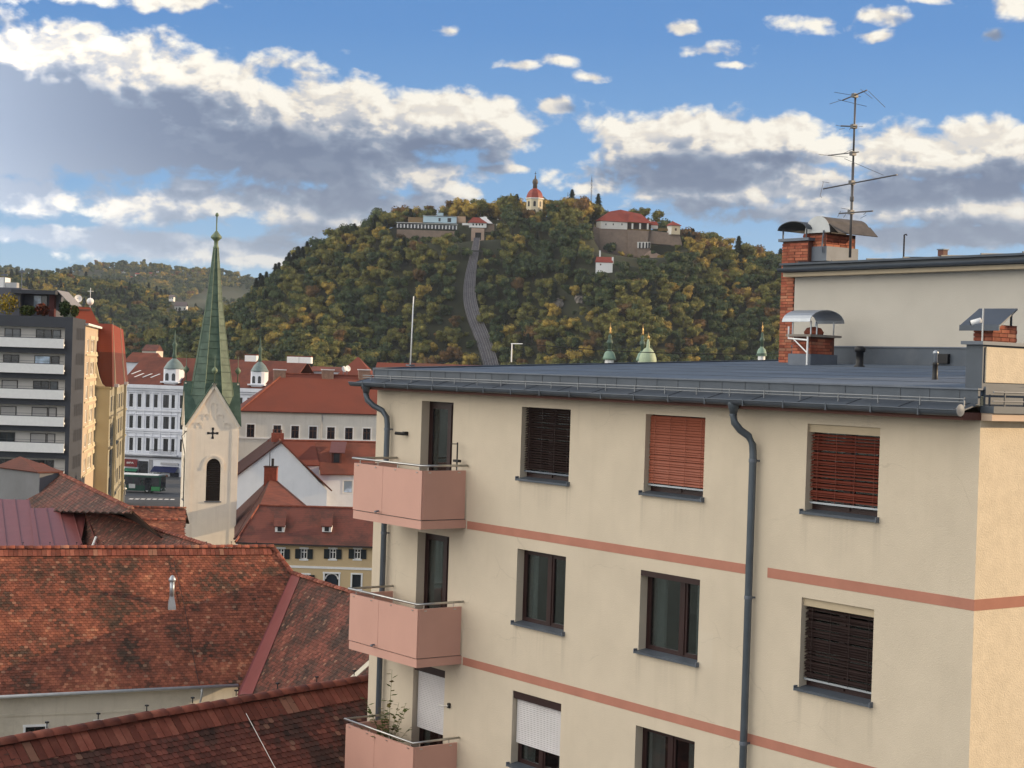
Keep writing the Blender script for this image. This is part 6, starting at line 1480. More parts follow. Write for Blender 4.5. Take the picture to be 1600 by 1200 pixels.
#PART3
# ================================================================== castle hill, valley and far hills
def interp(tab, x):
    if x <= tab[0][0]: return tab[0][1]
    for (a, b), (c, d) in zip(tab, tab[1:]):
        if x <= c: return b + (d - b) * (x - a) / (c - a)
    return tab[-1][1]
def hor(px): return 581 + .032 * (px - 800)
SIL = [(-50, 585), (150, 572), (230, 545), (300, 522), (350, 505), (385, 482), (430, 448), (500, 406), (560, 376), (620, 352), (700, 340), (760, 341), (800, 343), (870, 340), (930, 352), (1000, 372), (1070, 388), (1130, 410), (1200, 430), (1300, 440), (1500, 500), (1700, 560), (1900, 582)]
YT, YB = 1250.0, 1035.0
BASE = [(604, 250), (616, 378), (716, 380), (724, 377), (780, 374), (796, 250), (908, 250), (920, 392), (985, 404), (1045, 402), (1070, 380), (1084, 250)]
def hill_z(x, y):
    px = 800 + x / y * FPX                                             # close enough to the photograph's column
    top = 22 + (hor(px) - interp(SIL, px)) * YT / FPX
    yb = YB + 25 * math.sin(px * .011) ; yt = YT - 20 + 14 * math.sin(px * .023 + 1)
    t = (y - yb) / (yt - yb)
    if t < 0: return 2.0
    s = min(1, t); s = s * s * (3 - 2 * s) * .35 + s * .65
    z = top * s
    if y > yt + 60: z -= (y - yt - 60) * .55
    z += 3 * mnoise.noise(Vector((x * .012, y * .012, 0))) * min(1, t * 3)
    if y < 1246: z = min(z, 22 + (hor(px) - interp(BASE, px)) * y / FPX)
    return max(z, 1.0)
def grid_mesh(name, xs, ys, fz, mt):
    v = [(x, y, fz(x, y)) for y in ys for x in xs]; w = len(xs)
    fcs = [(j * w + i, j * w + i + 1, (j + 1) * w + i + 1, (j + 1) * w + i) for j in range(len(ys) - 1) for i in range(w - 1)]
    me = bpy.data.meshes.new(name); me.from_pydata(v, [], fcs); me.materials.append(mt)
    for p in me.polygons: p.use_smooth = True
    o = bpy.data.objects.new(name, me); COL.objects.link(o); return tag(o, kind='structure')
soil = mat('forest_floor', (.035, .038, .018), .95, .25, .05)
grid_mesh('hill', [-420 + 10 * i for i in range(100)], [1010 + 9 * j for j in range(55)], hill_z, soil)

# ---- tree shapes
def crown(seed, Rr, Hh, nl, nq, leaf, conifer=False):
    rr = random.Random(seed); m = MB()
    if conifer:
        for k in range(nq):
            t = rr.random() ** .8; z = Hh * (.08 + .92 * t); r_ = Rr * (1 - t) ** .85 * (0.72 + .28 * math.sin(t * 40)) + .15; a = rr.uniform(0, 6.28)
            c = Vector((r_ * math.cos(a), r_ * math.sin(a), z - r_ * .25)); o_ = Vector((math.cos(a), math.sin(a), -.35)); s_ = Vector((-math.sin(a), math.cos(a), 0)) * leaf * .5
            m.quad(c - s_ - o_ * leaf * .3, c + s_ - o_ * leaf * .3 , c + o_ * leaf * .9)
        m.lathe([(Rr * .62, Hh * .08), (Rr * .42, Hh * .4), (Rr * .2, Hh * .75), (.05, Hh)], 8)
        return m
    lobes = []
    for k in range(nl):
        a = k * 2.4 + rr.uniform(-.5, .5); q = rr.uniform(.25, .75) * Rr * (1 if k else 0)
        zc = Hh * rr.uniform(.42, .80) if k else Hh * .68
        lobes.append((Vector((q * math.cos(a), q * math.sin(a), zc)), Rr * rr.uniform(.36, .58)))
    for c, r_ in lobes:
        i = len(m.v); n_, mm_ = 7, 4
        for j in range(1, mm_):
            for q in range(n_):
                th = math.pi * j / mm_; p = 2 * math.pi * q / n_; jj = rr.uniform(.72, .92)
                m.v.append(tuple(c + Vector((math.sin(th) * math.cos(p), math.sin(th) * math.sin(p), math.cos(th) * .9)) * r_ * jj))
        for j in range(mm_ - 2):
            for q in range(n_): m.f.append((i + j * n_ + q, i + (j + 1) * n_ + q, i + (j + 1) * n_ + (q + 1) % n_, i + j * n_ + (q + 1) % n_))
        m.f.append(tuple(i + q for q in range(n_))); m.f.append(tuple(i + (mm_ - 2) * n_ + q for q in reversed(range(n_))))
    tot = sum(r_ ** 2 for _, r_ in lobes)
    for c, r_ in lobes:
        for k in range(int(nq * r_ ** 2 / tot)):
            d = Vector((rr.gauss(0, 1), rr.gauss(0, 1), rr.gauss(.25, 1))).normalized(); p = c + d * r_ * rr.uniform(.86, 1.12); p.z = c.z + (p.z - c.z) * .9
            d2 = (d + Vector((rr.gauss(0, .45), rr.gauss(0, .45), rr.gauss(0, .45)))).normalized()
            a = d2.cross(Vector((rr.gauss(0, 1), rr.gauss(0, 1), rr.gauss(0, 1)))).normalized() * leaf * rr.uniform(.5, 1.0); b = d2.cross(a) * rr.uniform(.5, .9)
            m.quad(p - a, p + b, p + a, p - b)
    return m
LM = [leafmat('leaf_dark_green', (.030, .052, .024), (.046, .070, .026), (.12, .135, .04)),
      leafmat('leaf_olive', (.105, .112, .030), (.145, .142, .038), (.26, .21, .05)),
      leafmat('leaf_yellow', (.29, .215, .048), (.38, .26, .055), (.24, .20, .05)),
      leafmat('leaf_rust', (.13, .075, .028), (.17, .090, .032), (.11, .085, .03)),
      leafmat('leaf_conifer', (.012, .024, .012), (.018, .030, .014), (.025, .036, .016))]
CN = ['dark green', 'olive green', 'golden yellow', 'rust brown', 'dark conifer']
shapes = [crown(11 + k, 4.6, 11.5, 9, 700, .52) for k in range(4)] + [crown(31, 3.8, 14, 8, 620, .52), crown(33, 4.3, 15.0, 0, 620, 1.25, True)]
trunk_m = mat('bark', (.06, .045, .033), .9, .2, 2)
crown_me = [[s.mesh('crown', LM[c]) for c in range(5)] for s in shapes]
trunk_me = MB().tube([(0, 0, -1.5), (.1, 0, 3.0), (0, .1, 6.5)], .35, 6, .12).tube([(0, .05, 4.0), (1.2, .3, 6.4)], .14, 5, .06).tube([(0, .05, 4.4), (-1.1, -.4, 7.0)], .13, 5, .05).mesh('trunk', trunk_m)

# ---- pixel footprints kept clear of trees (measured in the photograph)
def fun_c(py): return interp([(373, 746), (405, 741), (440, 734), (470, 732), (500, 738), (530, 752), (565, 764), (600, 772)], py)
def fun_w(py): return interp([(373, 4.5), (440, 8.5), (480, 10), (520, 11), (565, 11)], py)
CLEAR = [(616, 346, 716, 365), (727, 355, 776, 378), (925, 352, 1068, 388), (925, 388, 1000, 397), (928, 402, 960, 420), (996, 378, 1038, 400), (815, 300, 853, 322), (640, 334, 726, 350), (885, 470, 900, 478)]
def blocked(p, sc_, hgt):
    a, b = pj(p); c, d = pj((p[0], p[1], p[2] + hgt)); w = 4.2 * sc_ * FPX / p[1]
    for k in range(4):
        yy = b + (d - b) * (.35 + k * .2)
        if 372 < yy < 600 and abs(a - fun_c(yy)) < fun_w(yy) + w * (.35 if k == 3 else .6): return True
    for (x0, y0, x1, y1) in CLEAR:
        if a + w * .7 > x0 and a - w * .7 < x1 and d < y1 - 1 and b > y0 and p[1] < 1262: return True
    return False
def pick(x, y, rr, bias=0.0):
    n_ = mnoise.noise(Vector((x * .016, y * .016, 3.1))) + .6 * mnoise.noise(Vector((x * .05, y * .05, 7.7))) + rr.gauss(0, .27) + bias
    if n_ < -.10: return 0
    if n_ < .40: return 1
    if n_ < .56: return 3 if rr.random() < .5 else 2
    return 2 if rr.random() < .72 else 3
rr = random.Random(42); pts = []
y = 1022.0
while y < 1330:
    x = -330.0 + rr.uniform(0, 4)
    while x < 330:
        X, Y = x + rr.uniform(-2.6, 2.6), y + rr.uniform(-2.6, 2.6); z = hill_z(X, Y); px_ = 800 + X / Y * FPX
        s_ = rr.uniform(.70, 1.36) * (rr.uniform(.85, 1.45) if z > 80 and Y > 1232 else 1)
        if Y < 1300 and (z > 3 or Y > 1040) and 150 < px_ < 1330:
            c = pick(X, Y, rr, (.10 if z < 60 else (.06 if Y > 1240 else -.06)) + (-.1 if px_ < 470 else 0)); sh = rr.choice((0, 1, 2, 3, 4))
            if (395 < px_ < 470 and Y > 1200 and rr.random() < .5) or (rr.random() < .03): c, sh = 4, 5
            hgt = (11.5, 11.5, 11.5, 11.5, 14, 15.5)[sh] * s_
            if blocked((X, Y, z), s_, hgt): s_ *= .42; hgt *= .42; sh = rr.choice((0, 1, 2, 3)); c = min(c, 3)
            if not blocked((X, Y, z), s_, hgt): pts.append((X, Y, z - 1.2, s_, rr.uniform(0, 6.28), sh, c))
        x += 7.5
    y += 7.0
# a few specimen trees by the castle and belfry
for (px_, py_, Y, s_, sh, c) in ((893, 335, 1262, 1.3, 5, 4), (905, 345, 1262, 1.25, 4, 0), (916, 346, 1258, 1.1, 5, 4), (934, 338, 1270, 1.2, 5, 4), (883, 350, 1255, 1.1, 3, 0), (800, 352, 1262, 1.25, 0, 3), (786, 356, 1260, 1.2, 1, 3), (812, 346, 1260, .8, 2, 2),
                                (838, 349, 1240, .7, 2, 2), (826, 350, 1238, .7, 0, 3), (1005, 348, 1275, 1.15, 1, 1), (1027, 354, 1275, 1.2, 0, 1), (990, 346, 1278, 1.0, 2, 1), (1082, 392, 1240, 1.15, 5, 4), (1076, 388, 1243, .9, 5, 4), (1092, 395, 1240, 1.1, 4, 0),
                                (657, 352, 1270, 1.2, 0, 3), (672, 350, 1272, 1.25, 4, 3), (694, 350, 1272, 1.2, 4, 1), (712, 352, 1274, 1.25, 1, 2), (722, 354, 1272, 1.1, 2, 2), (742, 354, 1274, 1.15, 3, 1), (765, 356, 1270, .9, 1, 0), (640, 352, 1268, 1.1, 2, 0), (630, 356, 1266, 1.0, 3, 3), (702, 348, 1256, .5, 0, 3),
                                (829, 352, 1226, 1.15, 0, 3), (841, 353, 1226, 1.1, 1, 1), (835, 356, 1222, 1.0, 2, 2), (955, 400, 1226, 1.0, 0, 0), (948, 396, 1228, .7, 2, 0), (971, 404, 1226, .6, 1, 2), (985, 408, 1222, .6, 2, 1), (1008, 412, 1218, .7, 2, 1), (1031, 410, 1218, .6, 0, 2), (1020, 398, 1220, .4, 3, 0), (1058, 394, 1222, .6, 1, 1),
                                (627, 382, 1222, .8, 0, 3), (645, 384, 1222, .6, 1, 1), (668, 384, 1222, .7, 2, 0), (700, 382, 1222, .9, 3, 1), (714, 378, 1220, .8, 4, 0), (722, 380, 1220, .7, 0, 1), (764, 384, 1220, .8, 1, 2), (775, 380, 1222, .9, 0, 0), (790, 380, 1225, .9, 2, 1)):
    p = at(px_, py_, Y); pts.append((p.x, p.y, p.z - 1.0, s_, rr.uniform(0, 6.28), sh, c))
def vis(t):
    a, b = pj((t[0], t[1], t[2] + 8)); 
    if not (330 < a < 1218): return False
    if b > 556: return False
    return True
seen = sorted([t for t in pts if vis(t)], key=lambda t: -(t[3] * (1.2 if t[5] > 3 else 1) / t[1]))[:296]
ss = set(seen); zones = ((430, 'at the far left of the hill'), (520, 'on the hill left shoulder'), (615, 'left of the long restaurant'), (675, 'under the restaurant'), (738, 'just left of the funicular track'), (800, 'just right of the funicular track'), (865, 'below the bell tower'), (925, 'under the radio masts'), (985, 'below the left castle bastion'), (1045, 'below the castle arcade'), (1120, 'right of the castle watch tower'), (9999, 'beside the tall brick chimney'))
for (X, Y, z, s_, rz, sh, c) in seen:
    px_ = pj((X, Y, z))[0]; zn = next(t for k, t in zones if px_ < k)
    low_z = 'high up' if z > 85 else ('halfway up' if z > 45 else 'low down')
    low_z = 'on the crest' if z > 104 else ('high up' if z > 78 else ('in the middle' if z > 52 else ('low down' if z > 26 else 'at the bottom')))
    lab = f'{"big" if s_ > 1.22 else "slight"} {CN[c]} {"tree" if c < 4 else "fir"} {low_z} {zn}'
    t = thing('autumn_tree' if c < 4 else 'fir_tree', lab, 'tree', (X, Y, z), rz, lab); t.scale = (s_, s_, s_)
    o = bpy.data.objects.new('crown', crown_me[sh][c]); COL.objects.link(o); o.parent = t
    o = bpy.data.objects.new('trunk', trunk_me); COL.objects.link(o); o.parent = t
rest = [t for t in pts if t not in ss]
def scatter(name, data, nkinds=30):
    """the rest of the wood: one object, points carrying crown shapes"""
    src = bpy.data.collections.get('wood_sources')
    if src is None:
        src = bpy.data.collections.new('wood_sources')
        for a in range(6):
            for b in range(5):
                o = bpy.data.objects.new('crown_source_%02d' % (a * 5 + b), crown_me[a][b]); src.objects.link(o)
    me = bpy.data.meshes.new(name); me.from_pydata([d[:3] for d in data], [], [])
    for nm, ty, vals in (('scl', 'FLOAT', [d[3] for d in data]), ('rot', 'FLOAT', [d[4] for d in data]), ('knd', 'INT', [d[5] * 5 + d[6] for d in data])):
        at_ = me.attributes.new(nm, ty, 'POINT'); at_.data.foreach_set('value', vals)
    o = bpy.data.objects.new(name, me); COL.objects.link(o); tag(o, kind='stuff')
    ng = bpy.data.node_groups.new(name, 'GeometryNodeTree')
    ng.interface.new_socket('Geometry', in_out='INPUT', socket_type='NodeSocketGeometry'); ng.interface.new_socket('Geometry', in_out='OUTPUT', socket_type='NodeSocketGeometry')
    N = NT(ng); i_ = N.n('NodeGroupInput'); o_ = N.n('NodeGroupOutput')
    ci = N.n('GeometryNodeCollectionInfo'); ci.inputs[0].default_value = src; ci.inputs[1].default_value = True; ci.inputs[2].default_value = True
    def na(nm, ty): return N.n('GeometryNodeInputNamedAttribute', data_type=ty, ins={0: nm}).outputs[0]
    cx = N.n('ShaderNodeCombineXYZ', ins={2: na('rot', 'FLOAT')}).outputs[0]
    ip = N.n('GeometryNodeInstanceOnPoints'); ng.links.new(i_.outputs[0], ip.inputs['Points']); ng.links.new(ci.outputs[0], ip.inputs['Instance']); ip.inputs['Pick Instance'].default_value = True
    ng.links.new(na('knd', 'INT'), ip.inputs['Instance Index'])
    e2r = N.n('FunctionNodeEulerToRotation'); ng.links.new(cx, e2r.inputs[0]); ng.links.new(e2r.outputs[0], ip.inputs['Rotation'])
    sx3 = N.n('ShaderNodeCombineXYZ', ins={0: na('scl', 'FLOAT'), 1: na('scl', 'FLOAT'), 2: na('scl', 'FLOAT')}).outputs[0]; ng.links.new(sx3, ip.inputs['Scale'])
    ng.links.new(ip.outputs[0], o_.inputs[0])
    md = o.modifiers.new('scatter', 'NODES'); md.node_group = ng
    return o
scatter('hill_wood', rest)

# ---- valley slope and far hills
M2 = [(-400, 425), (0, 436), (90, 434), (130, 440), (200, 452), (260, 470), (310, 492), (360, 508), (430, 525), (600, 560), (900, 590)]
M3 = [(-500, 400), (-100, 418), (0, 423), (45, 431), (80, 434), (105, 427), (150, 419), (215, 415), (260, 420), (300, 424), (335, 424), (362, 430), (390, 440), (430, 450), (520, 470), (700, 500), (1200, 470), (1700, 450)]
def z2(x, y):
    px = 800 + x / y * FPX; top = 22 + (hor(px) - interp(M2, px) - 7) * 2150 / FPX; t = max(0, min(1.15, (y - 1480) / 650)); return max(1, top * (t * t * (3 - 2 * t) if t < 1 else 1 - (t - 1) * .8)) + 5 * mnoise.noise(Vector((x * .006, y * .006, 2)))* t
def z3(x, y):
    px = 800 + x / y * FPX; top = 22 + (hor(px) - interp(M3, px) - 3) * 3700 / FPX; t = max(0, min(1.2, (y - 2500) / 1200)); return max(1, top * (t ** .8 if t < 1 else 1 - (t - 1) * .8)) + 16 * mnoise.noise(Vector((x * .0025, y * .0025, 5))) * min(1, t * 1.5)
grid_mesh('valley_slope', [-1500 + 40 * i for i in range(50)], [1440 + 30 * j for j in range(30)], z2, soil)
meadow = mat('far_meadow', (.035, .045, .02), .95, .3, .004, alt=(.06, .062, .03), altscale=.006)
grid_mesh('far_hills', [-2600 + 70 * i for i in range(110)], [2450 + 60 * j for j in range(26)], z3, meadow)
rr = random.Random(5); mid = []; far = []
y = 1500.0
while y < 2180:
    x = -y * .42
    while x < -y * .12:
        X, Y = x + rr.uniform(-5, 5), y + rr.uniform(-5, 5); s_ = rr.uniform(.9, 1.35)
        c = pick(X, Y, rr, -.12); sh = rr.choice((0, 1, 2, 3, 4)); 
        if rr.random() < .12: c, sh = 4, 5
        p = (X, Y, z2(X, Y) - 2)
        a, b = pj(p)
        if not (265 < a < 300 and 462 < b < 498) : mid.append((*p, s_, rr.uniform(0, 6), sh, c))
        x += 10.5
    y += 11.0
y = 2620.0
while y < 3780:
    x = -y * .36
    while x < -y * .13:
        X, Y = x + rr.uniform(-8, 8), y + rr.uniform(-8, 8); s_ = rr.uniform(1.1, 1.7)
        nz_ = mnoise.noise(Vector((X * .0045, Y * .003, 9.3)))
        if nz_ > -.27 or Y > 3600:
            mid_c = pick(X, Y, rr, -.22); far.append((X, Y, z3(X, Y) - 3, s_, rr.uniform(0, 6), rr.choice((0, 1, 2, 3, 4)), mid_c))
        x += 17
    y += 19
scatter('valley_wood', mid); scatter('far_wood', far)

# ---- funicular track laid on the slope
def hill_hit(px_, py_):
    v = ray(px_, py_); lo = None
    for k in range(600):
        y = 1015 + k * .5; p = EYE + v * (y / v.y)
        if p.z <= hill_z(p.x, p.y) and lo is None: return Vector((p.x, p.y, hill_z(p.x, p.y)))
    return EYE + v * (1222 / v.y)
cl_ = [hill_hit(fun_c(py), py) for py in [379 + 7 * k for k in range(31)]]
# smooth the centre line
for _ in range(6): cl_ = [cl_[0]] + [(a + b * 2 + c) / 4 for a, b, c in zip(cl_, cl_[1:], cl_[2:])] + [cl_[-1]]
fun = thing('funicular_track', 'grey funicular railway track climbing the castle hill to the top station', 'railway', tuple(cl_[0]), 0)
def ribbon(offa, offb, lift, thick, nm, mt_, parent=fun):
    L_, R_ = [], []
    for k, p in enumerate(cl_):
        wpx = fun_w(376 + 7 * k) / 10.5; L_.append(p + Vector((offa * wpx, 0, lift)) - cl_[0]); R_.append(p + Vector((offb * wpx, 0, lift)) - cl_[0])
    m = MB()
    for a, b, c, d in zip(L_, R_, R_[1:], L_[1:]): m.slab([a, b, c, d], thick)
    return m.build(nm, mt_, parent)
conc = mat('track_concrete', (.20, .19, .195), .9, .2, .3, stain=.3)
ribbon(-4.6, 4.6, 3.2, 5.5, 'track_bed', mat('track_bed', (.11, .105, .115), .95, .2, .3))
for a in (-4.5, 4.2): ribbon(a, a + .35, 3.9, .8, 'side_kerb', conc)
ribbon(-.25, .25, 3.6, .4, 'centre_walkway', conc)
for a in (-3.3, -1.6, 1.4, 3.1): ribbon(a, a + .22, 3.45, .22, 'rail', mat('rail_steel', (.26, .25, .26), .4, .1, 1, metal=.5))
for k in range(2, 30, 1):
    a, b = cl_[k], cl_[min(k + 1, 30)]
    for q in (0, .5): p = a.lerp(b, q) - cl_[0]; w = 4.1 * fun_w(376 + 7 * k) / 10.5; MB().box(p.x - w, p.y - .35, p.z + 2.9, p.x + w, p.y + .35, p.z + 3.24).build('sleeper', mat('sleeper_grey', (.13, .12, .13), .95, .2, .3), fun)
g_ = hill_hit(737, 408) - cl_[0]
MB().tube([(g_.x - 7, g_.y, g_.z - 1), (g_.x - 7, g_.y, g_.z + 7.2)], .2, 6).tube([(g_.x + 7, g_.y, g_.z - 1), (g_.x + 7, g_.y, g_.z + 7.2)], .2, 6).box(g_.x - 7.2, g_.y - .3, g_.z + 6.4, g_.x + 7.2, g_.y + .3, g_.z + 7.3).build('gantry', dark_frame, fun)

# ---- buildings on top
stone = mat('fort_stone', (.27, .20, .155), .95, .14, .25, bump=.5, bscale=2, stain=.5, stain_col=(.16, .13, .10), streak=.3)
cas_w = mat('castle_white', (.70, .68, .64), .9, .05, .2); cas_r = roofmat('castle_red_tiles', (.28, .055, .038), (.17, .045, .033), .6, .4, .12)
Yc = 1228
def boxpx(f, r, w0, w1, nm, mt_, parent=None): return MB().box(r[0], w0, r[2], r[1], w1, r[3]).build(nm, mt_, parent or f.o)
# restaurant
f = Fr('hill_restaurant', 'long glazed white restaurant on the hill edge left of the funicular station', 'building', P2(619, 360, Yc), P2(716, 360, Yc))
blu = mat('pale_blue_cladding', (.42, .56, .64), .6, .05, .2)
a, b, c, d = f.rect(621, 349.5, 713, 358.5); boxpx(f, (a, b, c, d), .6, 8, 'glazed_hall', shop_glass)
for k in range(18):
    x = a + (b - a) * k / 17; MB().box(x - .38, 0, c, x + .38, .55, d).build('column', white_paint, f.o)
a2, b2, c2, d2 = f.rect(619.5, 347.6, 715, 350); boxpx(f, (a2, b2, c2, d2), -.5, 9, 'flat_roof', white_paint)
boxpx(f, f.rect(661, 337, 713, 348), 3, 12, 'upper_storey', blu); boxpx(f, f.rect(660, 336, 714, 337.5), 2.7, 12.3, 'upper_roof', white_paint)
boxpx(f, f.rect(683, 331.5, 692, 336), 4, 8, 'stair_tower', blu); boxpx(f, f.rect(685, 340, 688, 345.5), 2.9, 3, 'window', shop_glass); boxpx(f, f.rect(699, 340, 704.5, 346.5), 2.9, 3, 'window', shop_glass)
boxpx(f, f.rect(637, 338, 660, 348), 5, 12, 'wooden_hall', mat('ochre_wood', (.20, .13, .06), .9)); boxpx(f, f.rect(706, 336.5, 727, 347), 6, 12, 'orange_wing', mat('apricot_render', (.50, .34, .22), .9))
boxpx(f, f.rect(620, 358.3, 712, 392), .3, 10, 'retaining_wall', stone)
# funicular top station
f = Fr('funicular_station', 'white funicular top station with a red hipped roof above a dark track portal', 'building', P2(727, 356, Yc - 4), P2(775, 356, Yc - 4))
r_ = f.rect(733, 347.8, 760, 356); fw_ = [f.rect(q, 349.3, q + 2.4, 352.3) for q in (738.3, 743.3, 748, 752.5)]
MB().wall(r_[0], r_[1], r_[2], r_[3], fw_, t=.4).quad((r_[1], 0, r_[2]), (r_[1], 9, r_[2]), (r_[1], 9, r_[3]), (r_[1], 0, r_[3])).quad((r_[0], 9, r_[2]), (r_[0], 0, r_[2]), (r_[0], 0, r_[3]), (r_[0], 9, r_[3])).build('wall', white_paint, f.o)
for q in fw_: MB().box(q[0], .4, q[2], q[1], .5, q[3]).build('window', black_m, f.o)
e = r_[3]; xa, za = f.px(739, 339.5, 4); xb, _ = f.px(749, 339.5, 4)
MB().slab([(r_[0] - 1.2, -.8, e), (r_[1] + .9, -.8, e), (xb, 4, za), (xa, 4, za)], .25).slab([(r_[1] + .9, -.8, e), (r_[1] + .9, 10, e), (xb, 4, za)], .25).slab([(r_[0] - 1.2, -.8, e), (xa, 4, za), (r_[0] - 1.2, 10, e)], .25).slab([(xa, 4, za), (xb, 4, za), (r_[1] + .9, 10, e), (r_[0] - 1.2, 10, e)], .25).build('roof', cas_r, f.o)
xc_, zc_ = f.px(770, 347, 4); MB().slab([(xb + .3, 4.2, za + .4), (xb + 4.6, 4.2, za + .4), (xc_, -.2, e - .1), (xc_ - 4.8, -.2, e - .1)], .3).build('glass_roof', mat('white_glass_roof', (.75, .72, .72), .4), f.o)
pr_ = f.rect(742.5, 363, 751.5, 375); br_ = f.rect(736.5, 356.2, 756, 384)
MB().wall(br_[0], br_[1], br_[2], br_[3], [pr_], y=.3, t=2).quad((br_[1], .3, br_[2]), (br_[1], 8, br_[2]), (br_[1], 8, br_[3]), (br_[1], .3, br_[3])).quad((br_[0], 8, br_[2]), (br_[0], .3, br_[2]), (br_[0], .3, br_[3]), (br_[0], 8, br_[3])).build('base_wall', mat('pink_beige_render', (.45, .32, .25), .9, .1, .3), f.o)
MB().box(pr_[0], 2.3, pr_[2], pr_[1], 2.5, pr_[3]).build('portal', black_m, f.o)
boxpx(f, f.rect(757, 349, 772, 362), 2, 9, 'side_wing', stone); boxpx(f, f.rect(775, 349, 793, 352), 4, 8, 'terrace_roof', white_paint); boxpx(f, f.rect(775, 352, 793, 356), 5, 7.8, 'terrace_hall', stone)
boxpx(f, f.rect(722, 348, 733, 351.5), 2, 8, 'side_hall', white_paint)
# belfry
bp_ = at(834.5, 340, 1240); s = FPX / 1240
bt = thing('bell_tower', 'octagonal white bell tower with red dome and dark lantern on the hilltop', 'tower', (bp_.x, bp_.y, 0), 0)
zz = lambda py: at(834.5, py, 1240).z
rb = 6.4; MB().prism([(rb * math.cos(a), rb * math.sin(a)) for a in [math.pi / 8 + q * math.pi / 4 for q in range(8)]], zz(352), zz(311)).build('belfry_walls', mat('ivory_render', (.66, .58, .42), .9, .06, .3), bt)
for q in range(8):
    a = q * math.pi / 4; M = Matrix.Rotation(a, 4, 'Z'); xo = rb * math.cos(math.pi / 8) + .04
    for (z0, z1) in ((zz(323.5), zz(317)), (zz(336), zz(330))):
        MB().quad(*[tuple(M @ Vector((xo, y_, z_))) for y_, z_ in [(-.9, z0), (.9, z0), (.9, z1)] + [(.9 * math.cos(t), z1 + .9 * math.sin(t)) for t in [math.pi * k / 6 for k in range(1, 6)]] + [(-.9, z1)]]).build('arched_window', black_m, bt)
MB().lathe([(rb * 1.0, zz(312)), (rb * 1.12, zz(311.3)), (rb * 1.12, zz(310))], 8, ph=math.pi / 8).build('cornice', white_paint, bt)
MB().lathe([(rb * 1.05, zz(310)), (rb * 1.0, zz(307)), (rb * .86, zz(302)), (rb * .6, zz(297.5)), (rb * .3, zz(295)), (rb * .26, zz(294))], 8, ph=math.pi / 8).build('dome', mat('red_dome', (.26, .045, .028), .6, .12, .3), bt)
MB().lathe([(1.7, zz(295)), (1.5, zz(288)), (1.9, zz(287)), (2.1, zz(284)), (1.7, zz(281)), (.7, zz(279)), (.4, zz(276)), (.35, zz(274))], 10).build('lantern', mat('dark_copper', (.09, .07, .05), .5), bt, smooth=True)
MB().tube([(0, 0, zz(276)), (0, 0, zz(268))], .16, 6).box(-.7, -.12, zz(271.4), .7, .12, zz(270.6)).build('cross', dark_frame, bt)
for px_, y1, lab, r_ in ((886, 300, 'short lattice radio mast between the bell tower and the castle', .28), (922.5, 274, 'tall lattice radio mast rising behind dark firs beside the castle', .4)):
    p = at(px_, 345, 1275); h_ = at(px_, y1, 1275).z - p.z; t = thing('radio_mast', lab, 'mast', tuple(p), 0)
    m = MB()
    for a in (0, 2.1, 4.2): m.tube([(r_ * math.cos(a) * 1.5, r_ * math.sin(a) * 1.5, 0), (r_ * math.cos(a), r_ * math.sin(a), h_ * .9)], .10, 5)
    k = 0
    while k < h_ * .9: m.tube([(-r_, 0, k), (r_, 0, k + 1.6)], .07, 4).tube([(r_, 0, k), (-r_, 0, k + 1.6)], .07, 4); k += 1.6
    m.tube([(0, 0, h_ * .88), (0, 0, h_)], .12, 5); m.build('lattice', mat('mast_steel', (.13, .13, .14), .6), t, kind='stuff')
    MB().box(-.9, -.3, h_ * .80, .9, .3, h_ * .84).box(-.7, -.3, h_ * .68, .7, .3, h_ * .71).build('aerial', dirty_white, t)
# castle
f = Fr('castle', 'castle of red roofed white buildings on a big brown stone bastion', 'castle', P2(922, 380, Yc + 6), P2(1066, 380, Yc + 6))
def wallpoly(pp, w, nm, mt_, th=4):
    m = MB(); a = [f.px(x, y, w) for x, y in pp]; m.slab([(x, w - .0001 * i, z) for i, (x, z) in enumerate(a)], th)
    P_ = [Vector((x, w, z)) for x, z in a]; 
    mm = MB(); i = len(P_); mm.v = [tuple(p) for p in P_] + [tuple(p + Vector((0, th, 0))) for p in P_]
    mm.f = [tuple(range(i)), tuple(range(2 * i - 1, i - 1, -1))] + [(k, (k + 1) % i, i + (k + 1) % i, i + k)[::-1] for k in range(i)]
    return mm.build(nm, mt_, f.o)
wallpoly([(937, 356), (980, 358), (980, 400), (937, 412)], 0, 'bastion', stone, 12)
wallpoly([(928, 354), (937.2, 356), (937.2, 408), (920, 398)], 1.5, 'bastion', stone, 10)
wallpoly([(980.2, 359), (1014, 361), (1012, 378), (1000, 400), (980.2, 404)], -1.5, 'bastion', stone, 12)
wallpoly([(1014, 360), (1049, 364), (1051, 383), (1012, 380)], 2, 'bastion', stone, 8)
wallpoly([(1049.2, 366), (1062, 366.5), (1066, 383), (1049.2, 384)], 1, 'bastion', stone, 8)
for px_ in (1049.5,): pass
r_ = f.rect(939, 345.5, 980, 358.5, -.4); cw_ = [f.rect(q, 349, q + 1.6, 352, -.4) for q in (946, 957.5, 971)]
MB().wall(r_[0], r_[1], r_[2], r_[3], cw_, y=-.4, t=.5).quad((r_[1], -.4, r_[2]), (r_[1], 9, r_[2]), (r_[1], 9, r_[3]), (r_[1], -.4, r_[3])).build('wall', cas_w, f.o)
for q in cw_: MB().box(q[0], .1, q[2], q[1], .2, q[3]).build('window', black_m, f.o)
r2 = f.rect(932.5, 345.5, 939, 357, .8); MB().quad((r_[0], -.4, r_[2]), (r_[0], -.4, r_[3]), (r2[0], 6, r_[3]), (r2[0], 6, r_[2])).build('wall', cas_w, f.o)
def rp(*a): return [(*[f.px(x, y, w)[0]], w, f.px(x, y, w)[1]) for x, y, w in a]
